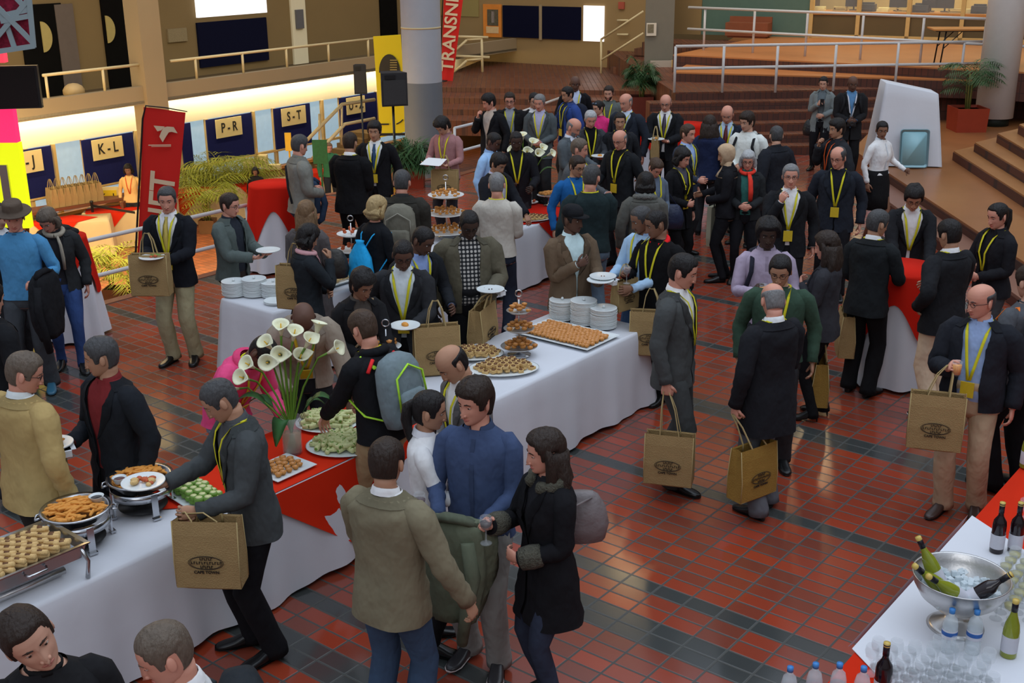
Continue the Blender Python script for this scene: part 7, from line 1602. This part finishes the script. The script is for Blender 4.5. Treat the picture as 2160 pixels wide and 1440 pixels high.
# green boards and yellow sign in the lower hall
for (x0, y0, x1, y1, m_, lab, nm) in ((658, 295, 692, 345, mat('green_board', lin(30, 92, 50), rough=.6, var=.4, vscale=20), 'green poster board in front of the stair rails', 'poster_board'), (600, 280, 616, 318, mat('yellow_board', lin(220, 170, 40), rough=.6, var=.1), 'narrow yellow sign board behind the grey haired man', 'sign_board')):
    a_, c_ = fq(x0, y0, 24.5), fq(x1, y1, 24.5); b = MB(); b.box((a_ + c_) / 2, (c_[0] - a_[0], .03, a_[2] - c_[2])); zc = c_[2]; b.tube([((a_[0] + c_[0]) / 2, 24.55, zc), ((a_[0] + c_[0]) / 2, 24.55, -2.1)], .02, 6); tag(b.build(nm, m_, smooth=False), lab, 'board')
# queue barrier
c = at(205, 522, -2.1); e = empty('queue_post', c); b = MB(); b.lathe([(.001, 0), (.17, 0), (.17, .02), (.03, .05), (.028, .95), (.035, .96), (.035, 1.0), (.001, 1.01)], seg=16); b.build('post', M_BLACK, e); b = MB(); b.box((.55, -.35, .90), (1.3, .01, .05), -.56); b.build('belt', M_BLACK, e, smooth=False); tag(e, 'black retractable belt queue post in the lower hall', 'barrier')

# ------------------------------------------------------------ jute bags
M_JUTE = mat('jute', lin(160, 134, 92), rough=.9, spec=.1, var=.12, vscale=14, bump=(120, .35, (1, 1, 1))); M_JUTEG = mat('jute_gold', lin(150, 118, 58), rough=.9, spec=.1, var=.15, vscale=14, bump=(120, .35)); M_JUTES = mat('jute_edge', lin(176, 154, 106), rough=.9, var=.1); M_PRINT = mat('dark_brown_print', lin(44, 34, 26), rough=.9, var=.2, vscale=60)
def bagmesh(w_, h_, d_, m_, parent):
    b = MB(); x, y = w_ / 2, d_ / 2
    def ring(z, k, pin): return [(-x, -y * k, z), (-x * .5, -y * k * 1.08, z), (0, -y * k * 1.1, z), (x * .5, -y * k * 1.08, z), (x, -y * k, z), (x * (1 - pin), 0, z), (x, y * k, z), (x * .5, y * k * 1.08, z), (0, y * k * 1.1, z), (-x * .5, y * k * 1.08, z), (-x, y * k, z), (-x * (1 - pin), 0, z)]
    b.loft([ring(0, .9, 0), ring(.01, 1, 0), ring(h_ * .4, .98, .02), ring(h_ * .8, .8, .07), ring(h_, .62, .10), ring(h_ - .01, .55, .11), ring(h_ * .5, .9, .03)], cap1=True)
    b.build('bag_body', m_, parent, smooth=False)
    b = MB()
    for sx_ in (-1, 1):
        for yy in (-y, y): b.tube([(sx_ * x, yy * .95, .01), (sx_ * x * 1.005, yy, h_ * .4), (sx_ * x * 1.005, yy * .66, h_)], .0035, 5)
    b.tube([(-x, -y * .97, .006), (x, -y * .97, .006)], .0035, 5); b.build('edge_seam', M_JUTES, parent)
LOGO = []
def logo(parent, w_, h_, d_):
    if not LOGO:
        b = MB(); zc = h_ * .42; yy = -d_ / 2 * 1.10 - .004
        for rr_ in (.098, .090):
            an = np.linspace(0, 2 * math.pi, 41); 
            b.tube([(rr_ * math.cos(t), yy, zc + rr_ * .42 * math.sin(t)) for t in an], .0016, 4, cap=False)
        for rows, zz, wz in ((6, .024, .03), (12, 0, .08), (6, -.024, .03)):
            for i in range(rows): 
                x_ = -wz + 2 * wz * i / (rows - 1); b.box((x_, yy, zc + zz), (.0035, .003, .016)); b.box((x_ + .004, yy, zc + zz + (.006 if i % 2 else -.006)), (.007, .003, .0035))
        o = b.build('printed_emblem', M_PRINT, smooth=False); LOGO.append(o)
        t_ = text('printed_text', 'CAPE TOWN', .024, frame((1, 0, 0), (0, 0, 1), (0, -1, 0), (0, yy, zc - .058)), M_PRINT, depth=.003); LOGO.append(t_); a_, b_ = o, t_
    else: a_, b_ = LOGO[0].copy(), LOGO[1].copy(); COL.objects.link(a_); COL.objects.link(b_)
    a_.parent = parent; b_.parent = parent
def jute(c, yaw, lab, scale=1.0, gold=False, handle_to=None, group=None, lgo=True, short=False):
    w_, h_, d_ = .36, .40, .15
    e = empty('jute_bag', c, yaw); e.scale = (scale,) * 3
    bagmesh(w_, h_, d_, M_JUTEG if gold else M_JUTE, e)
    if lgo: logo(e, w_, h_, d_)
    Rz_ = Rz(-yaw); t = None
    if handle_to is not None:
        t = Rz_ @ (np.array(handle_to) - np.array(c)) / scale
        if np.linalg.norm(t - [0, 0, h_ + .2]) > .28: t = None
    if t is None: t = np.array([0, 0, h_ + .20])
    for yy in (-.045, .045):
        b = MB(); b.tube([(-.07, yy, h_ - .05), (-.07, yy, h_), (-.05 + t[0] * .5, yy * .6 + t[1] * .5, (h_ + t[2]) / 2 + .03), (t[0] - .02, t[1] + yy * .2, t[2]), (t[0] + .02, t[1] + yy * .2, t[2]), (.05 + t[0] * .5, yy * .6 + t[1] * .5, (h_ + t[2]) / 2 + .03), (.07, yy, h_), (.07, yy, h_ - .05)], .0085, 6, flat=.5); b.build('handle', M_JUTES, e)
    tag(e, lab, 'bag', group); return e
for i in range(8):
    px = 112 + i * 13.5; c = at(px, 436 - i * 2.2, -1.15); b_ = jute((c[0], c[1], -1.15), -.9, 'jute bag standing in the row of bags below the registration windows', scale=.95, group='bags below the registration windows', lgo=False)
bs = MB(); ca, cb2 = at(110, 436, -1.15), at(208, 420, -1.15); mid = (ca + cb2) / 2; bs.box((mid[0], mid[1], -1.18), (2.6, .5, .06), math.atan2(cb2[1] - ca[1], cb2[0] - ca[0])); 
for k in (-1.1, 1.1): bs.box((mid[0] + k * .8, mid[1] + k * .4, -1.65), (.05, .4, .90))
tag(bs.build('low_bench', mat('brown_board', lin(110, 64, 40), rough=.6, var=.1), smooth=False), 'brown low table carrying the row of jute bags', 'table')

# ------------------------------------------------------------ hanging lattice, television, light column at far left
y_ = 13.5
e = empty('hanging_lattice', fq(30, 105, y_)); inv = np.array(e.location); b = MB()
out = [(-260, -60), (55, -60), (72, 100), (0, 112), (-260, 150)]; P = [fq(x, y, y_ + .10) - inv for x, y in out]; k = len(P)
b.add(P + [p + [0, .03, 0] for p in P], [tuple(range(k)), tuple(range(2 * k - 1, k - 1, -1))]); b.build('coloured_backing', mat('pink_flower_print', lin(150, 30, 60), rough=.8, var=.95, vscale=26), e, smooth=False)
b = MB()
NS_ = [0]
def strip(p0, p1, w_=.055):
    NS_[0] += 1; dy_ = np.array([0, NS_[0] * .0022, 0]); a_, c_ = fq(*p0, y_) - inv + dy_, fq(*p1, y_) - inv + dy_; d = unit(c_ - a_); n2 = np.cross(d, [0, 1., 0]) * w_ / 2; b.add([a_ - n2, a_ + n2, c_ + n2, c_ - n2] + [q + np.array([0, .02, 0]) for q in (a_ - n2, a_ + n2, c_ + n2, c_ - n2)], [(0, 1, 2, 3), (7, 6, 5, 4), (0, 4, 5, 1), (2, 6, 7, 3), (1, 5, 6, 2), (3, 7, 4, 0)])
for p0, p1 in (((-240, 145), (72, 97)), ((55, -60), (70, 100)), ((-100, -80), (70, 92)), ((0, 45), (66, 33)), ((-40, 118), (66, -10)), ((-120, 60), (62, 20)), ((-60, -60), (-10, 112)), ((-20, -60), (62, 28)), ((-180, -60), (-120, 130)), ((-240, 20), (60, -30)), ((-90, 125), (0, -40)), ((0, 20), (30, 108))): strip(p0, p1)
b.build('white_lattice', mat('lattice_white', lin(150, 168, 172), rough=.6, var=.05), e, smooth=False)
b = MB(); b.tube([fq(20, -60, y_) - inv, fq(20, -60, y_) - inv + [0, 0, 2.5]], .006, 5); b.build('wire', M_BSTEEL, e)
tag(e, 'white triangular lattice panel over pink flowers hanging at the top left corner', 'decoration')
e = empty('television', fq(30, 240, 14.5), .15); inv = np.array(e.location)
a_, c_ = fq(-120, 140, 14.5), fq(88, 228, 14.5); w_, h_ = c_[0] - a_[0], a_[2] - c_[2]; cx_ = (a_ + c_) / 2 - inv
b = MB(); b.box(cx_, (w_, .09, h_)); b.build('casing', M_BLACK, e, smooth=False); b = MB(); b.box(cx_ + [0, -.05, 0], (w_ * .94, .01, h_ * .9)); b.build('screen', mat('black_screen', (.006, .006, .007), rough=.15, spec=.6, var=.05), e, smooth=False)
tag(e, 'large black television screen at the left edge above the light column', 'television')
e = empty('light_column', at(15, 640, 0) + [0, 1.5, 0]); ly_ = e.location[1]; inv = np.array(e.location)
def lq(x, y): return fq(x, y, ly_) - inv
a_, c_ = lq(-60, 232), lq(48, 480)
for nm_, z0q, z1q, colr_, st in (('pink_section', 300, 215, (255, 50, 110), .9), ('yellow_section', 480, 300, (225, 235, 20), .9), ('pink_top', 132, 108, (255, 70, 90), .9)):
    p0, p1 = lq(-60, z0q), lq({'pink_section': 28, 'yellow_section': 42, 'pink_top': 10}[nm_], z1q); b = MB(); b.box((p0 + p1) / 2, (abs(p1[0] - p0[0]), .12, abs(p1[2] - p0[2]))); b.build(nm_, mat('led_' + nm_, lin(*colr_), rough=.6, emis=(lin(*colr_), st), var=.3, vscale=60), e, smooth=False)
b = MB(); p0, p1 = lq(14, 480), lq(30, 345); b.box((p0 + p1) / 2 + [0, -.08, 0], (.10, .04, abs(p1[2] - p0[2]))); b.tube([lq(-40, 640) * [1, 1, 0], lq(-40, 100)], .05, 8); b.build('steel_post', M_BSTEEL, e, smooth=False)
b = MB(); b.box((lq(-20, 640)[0], .0, .5), (.5, .3, 1.0)); b.build('plinth', M_BLACK, e, smooth=False)
tag(e, 'glowing pink and yellow light column at the left edge behind the man in the hat', 'light column')
# ------------------------------------------------------------ things held, worn or carried
def headless(c): return np.array(c, float)
def add_child(b, name, mats, info, parent=None):
    """mesh given in world coordinates, parented to the person"""
    r = info['root']; iv = np.array(r.location); Ri = Rz(-info['yaw']); b.v = [(v - iv) @ Ri.T for v in b.v]; return b.build(name, mats, r)
FD = {'orange': (M_CHIP, M_PAST), 'red': (M_TOM, M_PAST2), 'mixed': (M_TOM, M_HERB), 'one': (M_CHIP, M_CHIP)}
NAPK = mat('paper_napkin', lin(226, 230, 234), rough=.8, var=.03)
for (kd, a), I in PROPS:
    who = I['who']; Hn = I['hands']; fwd = I['dir'](0, -1, 0)
    if kd == 'plate':
        if a['h'] == 'M': c = (Hn['L']['c'] + Hn['R']['c']) / 2 + fwd * .05
        else: hh = Hn[a['h']]; c = hh['w'] + hh['d'] * .13
        c = c + [0, 0, .036]
        o = newplate(c); tag(o, 'white plate held by ' + who, 'plate'); o.rotation_euler.z = 0
        if a.get('napkin'):
            b = MB(); b.box(c + I['dir'](.06, .03, -.012), (.13, .12, .004), .5); b.box(c + I['dir'](.09, .03, -.03), (.05, .10, .04), .5); tag(b.build('napkin', NAPK, smooth=False), 'white paper napkin under the plate held by ' + who, 'napkin')
        if a.get('food'):
            m1, m2 = FD[a['food']]; n_ = 1 if a['food'] == 'one' else 11; b = MB()
            for i in range(n_):
                an = RNG.random() * 6.28; q = 0 if n_ == 1 else .065 * math.sqrt(RNG.random()); s_ = .028 if n_ == 1 else RNG.uniform(.012, .022); b.mi = i % 2
                b.ell((q * math.cos(an), q * math.sin(an), .016 + .005 * (i % 3)), (s_ * 1.3, s_, s_ * .7), Rz(an), 8, 6)
            tag(b.build('food_helping', [m1, m2], loc=c), '%s on the plate held by %s' % ({'orange': 'golden fried food', 'red': 'red and cream snacks', 'mixed': 'mixed green and red food', 'one': 'one orange snack'}[a['food']], who), 'food', kind=None if n_ == 1 else 'stuff')
    elif kd == 'bag':
        hh = Hn[a['h']]; hp_ = hh['w'] + hh['d'] * .07; sc = a.get('scale', 1.0)
        c = fq(a['px'][0], a['px'][1], hp_[1] - .04) if 'px' in a else hp_ - [0, 0, .4]
        c = c - np.array([0, 0, .20 * sc]); c[2] = max(c[2], .02)
        lab = 'jute bag %s %s' % ('carried by', who)
        jute(c, math.radians(a.get('yaw', 0)), lab, scale=sc, gold=a.get('gold', False), handle_to=hp_)
    elif kd == 'tote':
        hh = Hn['R']; c = fq(a['px'][0], a['px'][1], hh['w'][1]); e = empty('tote_bag', (c[0], c[1], max(.02, c[2] - .28)), .9); b = MB(); b.loft([[(-.12 * k, -.03, z), (.12 * k, -.03, z), (.12 * k, .03, z), (-.12 * k, .03, z)] for k, z in ((.85, 0), (1, .1), (1, .45), (.95, .5))]); b.build('bag_body', mat('canvas', lin(186, 184, 160), rough=.9, var=.06), e, smooth=False)
        for s_ in (-.03, .03): b = MB(); b.tube([(-.06, s_, .48), (-.03, s_, .70), (.03, s_, .70), (.06, s_, .48)], .008, 6); b.build('handle', mat('tote_strap', lin(60, 60, 64), rough=.8, var=.1), e)
        tag(e, a['label'], 'bag')
    elif kd == 'rucksack':
        S = I['S']; c = I['T'](0, .215, 1.22); e = empty('rucksack', c, I['yaw']); e.rotation_euler[0] = 0
        tl = Rx(I['lean'] * .9); m1 = cloth(a['col']); m2 = cloth(a['acc']); b = MB(); rr = []; an = np.linspace(0, 2 * math.pi, 22, endpoint=False)
        for z, w_, d_ in ((-.25, .12, .05), (-.24, .145, .08), (-.15, .165, .10), (0, .165, .105), (.14, .155, .095), (.21, .12, .07), (.245, .05, .03)):
            x = w_ * np.sign(np.cos(an)) * np.abs(np.cos(an)) ** .6; y = d_ * np.sign(np.sin(an)) * np.abs(np.sin(an)) ** .6; rr.append(np.stack([x, y, np.full(22, z)], 1) @ tl.T)
        b.loft(rr); b.build('main_pack', m1, e)
        b = MB(); rr = []
        for z, w_, d_ in ((-.20, .09, .03), (-.19, .115, .05), (-.10, .12, .055), (-.02, .115, .045), (.0, .08, .03)):
            x = w_ * np.sign(np.cos(an)) * np.abs(np.cos(an)) ** .6; y = d_ * np.sign(np.sin(an)) * np.abs(np.sin(an)) ** .6 + .085; rr.append(np.stack([x, y, np.full(22, z)], 1) @ tl.T)
        b.loft(rr); b.build('front_pocket', m1, e)
        b = MB(); b.tube([tl @ np.array([x, .108 + .0 * x, z]) for x, z in ((-.13, -.12), (-.12, .10), (0, .17), (.12, .10), (.13, -.12))], .008, 6); b.build('piping', m2, e)
        for s_ in (-1, 1):
            P = [I['T'](s_ * .10, .13, 1.38), I['T'](s_ * .115, .03, 1.465), I['T'](s_ * .12, -.08, 1.425), I['T'](s_ * .13, -.150, 1.33), I['T'](s_ * .165, -.11, 1.18), I['T'](s_ * .185, .04, 1.08), I['T'](s_ * .13, .15, 1.05)]
            if s_ == 0: continue
            b = MB(); b.tube([(p - c) @ Rz(-I['yaw']).T for p in P], .020, 7, flat=.35); b.build('shoulder_strap', m2, e)
        tag(e, a['label'], 'rucksack')
    elif kd == 'drawbag':
        c = I['T'](0.03, .20, 1.08); e = empty('drawstring_bag', c, I['yaw']); b = MB(); rr = []; an = np.linspace(0, 2 * math.pi, 20, endpoint=False)
        for z, w_, d_ in ((-.22, .09, .03), (-.20, .13, .07), (-.08, .14, .09), (.06, .12, .07), (.14, .06, .04), (.16, .035, .03), (.18, .05, .03)): rr.append(np.stack([np.cos(an) * w_ * 1.15 * (1 + .05 * np.sin(an * 5)), np.sin(an) * d_, np.full(20, z * 1.35)], 1))
        b.loft(rr); b.build('bag_body', cloth(a['col']), e)
        for s_ in (-1, 1):
            P = [I['T'](s_ * .02, .20, 1.24), I['T'](s_ * .08, .13, 1.38), I['T'](s_ * .11, .02, 1.455), I['T'](s_ * .12, -.10, 1.38), I['T'](s_ * .17, .0, 1.15), I['T'](s_ * .11, .18, .92)]
            b = MB(); b.tube([(p - c) @ Rz(-I['yaw']).T for p in P], .007, 6); b.build('cord', cloth(a['col']), e)
        tag(e, a['label'], 'bag')
    elif kd == 'handbag':
        sh = I['T'](.16, .0, 1.44); c = fq(a['px'][0], a['px'][1], I['root'].location[1] + .05); e = empty('handbag', c); b = MB(); an = np.linspace(0, 2 * math.pi, 20, endpoint=False); rr = []
        for z, w_, d_ in ((-.15, .10, .04), (-.14, .14, .07), (-.05, .16, .085), (.05, .14, .07), (.12, .10, .04), (.14, .07, .02)): rr.append(np.stack([np.cos(an) * w_ * (1 + .04 * np.sin(an * 7)), np.sin(an) * d_, np.full(20, z)], 1))
        b.loft(rr); b.build('bag_body', mat('leather_bag_%02x%02x%02x' % a['col'], lin(*a['col']), rough=.5, var=.2, vscale=12, bump=(18, .5)), e)
        b = MB(); r = sh - c; b.tube([(-.08, 0, .11), r * [.8, .8, .6] + [-.05, 0, 0], r, r * [.8, .8, .6] + [.05, 0, 0], (.08, 0, .11)], .010, 6, flat=.6); b.build('strap', mat('leather_bag_%02x%02x%02x' % a['col'], lin(*a['col'])), e)
        tag(e, a['label'], 'handbag')
    elif kd == 'coatarm':
        hh = Hn[a['h']]; big = a.get('big', 0); L_ = .62 if big else .42; p0 = hh['e'] * .35 + hh['w'] * .65; d = unit(hh['w'] - hh['e']) if not big or a['h'] == 'L' else I['dir'](1, 0, 0)
        if big and a['h'] == 'R': p0 = (Hn['L']['w'] + Hn['R']['w']) / 2 + fwd * .04
        d = unit(d * [1, 1, 0]); n_ = np.cross(d, [0, 0, 1.]); p0 = p0 + fwd * .03; e = empty('draped_coat', p0); b = MB(); rr = []; an = np.linspace(0, 2 * math.pi, 26, endpoint=False); ph = RNG.random() * 6
        for t in np.linspace(0, 1, 12):
            w_ = (.14 + .07 * math.sin(t * 2.6)) * (1 - .35 * t) * (1.25 if big else 1); dp = .058 + .03 * math.sin(t * 3) ; wob = 1 + .12 * np.sin(an * 5 + ph + t * 3) + .08 * np.sin(an * 9 + t * 7)
            if t == 0: w_ *= .8; dp = .03
            ctr = np.array([0, 0, .055 - t * L_]) + d * (.03 * math.sin(t * 3 + ph)); rr.append(ctr + np.outer(np.cos(an) * w_ * wob, d) + np.outer(np.sin(an) * dp * wob, n_))
        b.loft(rr); b.build('coat_body', cloth(a['col']), e)
        b = MB(); P = [d * .09 + [0, 0, -.05] - n_ * .0 + fwd * .06, d * .12 + [0, 0, -.25] + fwd * .075, d * .08 + [0, 0, -.45] + fwd * .07, d * .04 + [0, 0, -.55 * (1.25 if big else .9)] + fwd * .05]; b.tube(P, [.05, .055, .048, .04], 10, flat=.8); b.build('coat_sleeve', cloth(a['col']), e)
        b = MB(); b.tube([d * -.13 + [0, 0, .02], d * -.05 + [0, 0, .065] + fwd * .03, d * .05 + [0, 0, .062] + fwd * .03, d * .14 + [0, 0, .02]], [.03, .04, .04, .03], 8, flat=.7); b.build('coat_collar', cloth(tuple(int(x * .85) for x in a['col'])), e)
        tag(e, a['label'], 'coat')
    elif kd == 'glass':
        hh = Hn[a['h']]; tb = a.get('tumbler'); c = hh['c'] + hh['d'] * .015 + hh['p'] * .02 - np.array([0, 0, .06 if tb else .10])
        o = gcopy(GT, gt_used) if tb else gcopy(GW, gw_used); o.location = c
        if a.get('liq'): fluid(o, {'orange': M_OJ, 'red': M_RW, 'cola': M_COLA}[a['liq']], tb)
        tag(o, '%s held by %s' % ({'orange': 'glass of orange juice', 'red': 'glass of red wine', 'cola': 'glass of dark cola', None: 'clear glass'}[a.get('liq')], who), 'glass')
    elif kd == 'paper':
        c = (Hn['L']['c'] + Hn['R']['c']) / 2 + fwd * .04 + [0, 0, .03]; b = MB(); b.box((0, 0, 0), (.30, .21, .004), M=Rx(.25)); b.box((.02, .01, .008), (.29, .20, .003), M=Rx(.3)); o = b.build('paper', NAPK, smooth=False, loc=c); o.rotation_euler.z = I['yaw']; tag(o, 'white sheets of paper held by ' + who, 'paper')
    elif kd == 'phone':
        hh = Hn['R']; b = MB(); b.box(hh['c'] + fwd * .02, (.065, .012, .13)); tag(b.build('phone', M_BLACK, smooth=False), 'black mobile phone held by ' + who, 'phone')
    elif kd == 'camera':
        c = I['T'](0, -.21, 1.02); e = empty('camera', c, I['yaw']); b = MB(); b.box((0, 0, 0), (.14, .06, .10)); b.box((0, 0, .06), (.06, .05, .04)); b.build('camera_body', M_BLACK, e, smooth=False); b = MB(); b.lathe([(.036, 0), (.038, .08), (.030, .082), (.001, .07)], seg=18, M=Rx(math.pi / 2)); b.build('lens', M_BLACK, e)
        tag(e, 'black camera hanging in front of the photographer', 'camera')
    elif kd == 'sunglasses':
        b = MB()
        for s_ in (-1, 1): b.ell(I['head'](s_ * .032, -.062, .092), (.024, .012, .018), nu=12, nv=8)
        b.tube([I['head'](-.06, -.03, .085), I['head'](-.07, .03, .05)], .003, 5); b.tube([I['head'](.06, -.03, .085), I['head'](.07, .03, .05)], .003, 5); add_child(b, 'sunglasses', mat('blue_lens', lin(60, 80, 100), rough=.2, spec=.8, var=.1), I)
    elif kd == 'furcollar':
        b = MB(); rr = []; an = np.linspace(0, 2 * math.pi, 12, endpoint=False)
        P = [I['T'](.105 * math.sin(t), .005 - .085 * math.cos(t), 1.475 - .03 * math.cos(t)) for t in np.linspace(.35, 2 * math.pi - .35, 21)]
        b.tube(P, [.034 + .007 * math.sin(i * 2.7) for i in range(21)], 10); add_child(b, 'fur_collar', mat('fur_%02x' % a['col'][0], lin(*a['col']), rough=.95, var=.55, vscale=45, bump=(90, 1.0)), I)
    elif kd == 'furcuff':
        for nm in ('L', 'R'):
            hh = Hn[nm]; b = MB(); f = unit(hh['w'] - hh['e']); b.tube([hh['w'] - f * .13, hh['w'] - f * .12, hh['w'] - f * .07, hh['w'] - f * .01, hh['w']], [.04, .060, .066, .060, .04], 12); add_child(b, 'fur_cuff', MATS.get('fur_56', M_BLACK), I)
    elif kd == 'redcollar':
        b = MB(); P = [I['T'](.082 * math.sin(t), .0 - .062 * math.cos(t), 1.478 - .03 * math.cos(t)) for t in np.linspace(.5, 2 * math.pi - .5, 17)]; b.tube(P, .021, 8, flat=1.2); add_child(b, 'red_collar', cloth((188, 24, 30)), I)
    elif kd == 'stripes':
        for pts in (((-.09, .10, 1.44), (-.16, .11, 1.37)), ((-.175, .05, 1.30), (-.17, .10, 1.12)), ((.09, .10, 1.44), (.16, .11, 1.37))):
            b = MB(); b.tube([I['T'](*p) + (I['T'](p[0] * 1.1, p[1] * 1.2, p[2]) - I['T'](*p)) * .6 for p in pts], .013, 6); add_child(b, 'red_stripe', cloth((205, 36, 38)), I)
    elif kd == 'crossbag':
        b = MB(); b.tube([I['T'](.10, .10, 1.44), I['T'](.12, 0, 1.475), I['T'](.07, -.13, 1.36), I['T'](-.05, -.165, 1.18), I['T'](-.17, -.10, 1.0)], .010, 6, flat=.5); o = add_child(b, 'bag_strap', cloth((120, 100, 76)), I)
    elif kd == 'strapbag':
        b = MB(); b.tube([I['T'](.13, -.08, 1.40), I['T'](.14, .0, 1.462), I['T'](.11, .13, 1.38), I['T'](.0, .155, 1.15), I['T'](-.10, .15, .98)], .016, 6, flat=.4); add_child(b, 'bag_strap', cloth((30, 30, 34)), I)
    elif kd == 'apronstring':
        b = MB(); b.tube([I['T'](.0, .15, 1.05), I['T'](.02, .17, .98), I['T'](.01, .165, .86)], [.012, .012, .014], 6, flat=.4); b.tube([I['T'](.0, .15, 1.05), I['T'](-.04, .17, .99), I['T'](-.04, .165, .90)], [.012, .012, .014], 6, flat=.4); b.ell(I['T'](0, .155, 1.05), (.03, .02, .02)); add_child(b, 'apron_bow', cloth((214, 216, 220)), I)
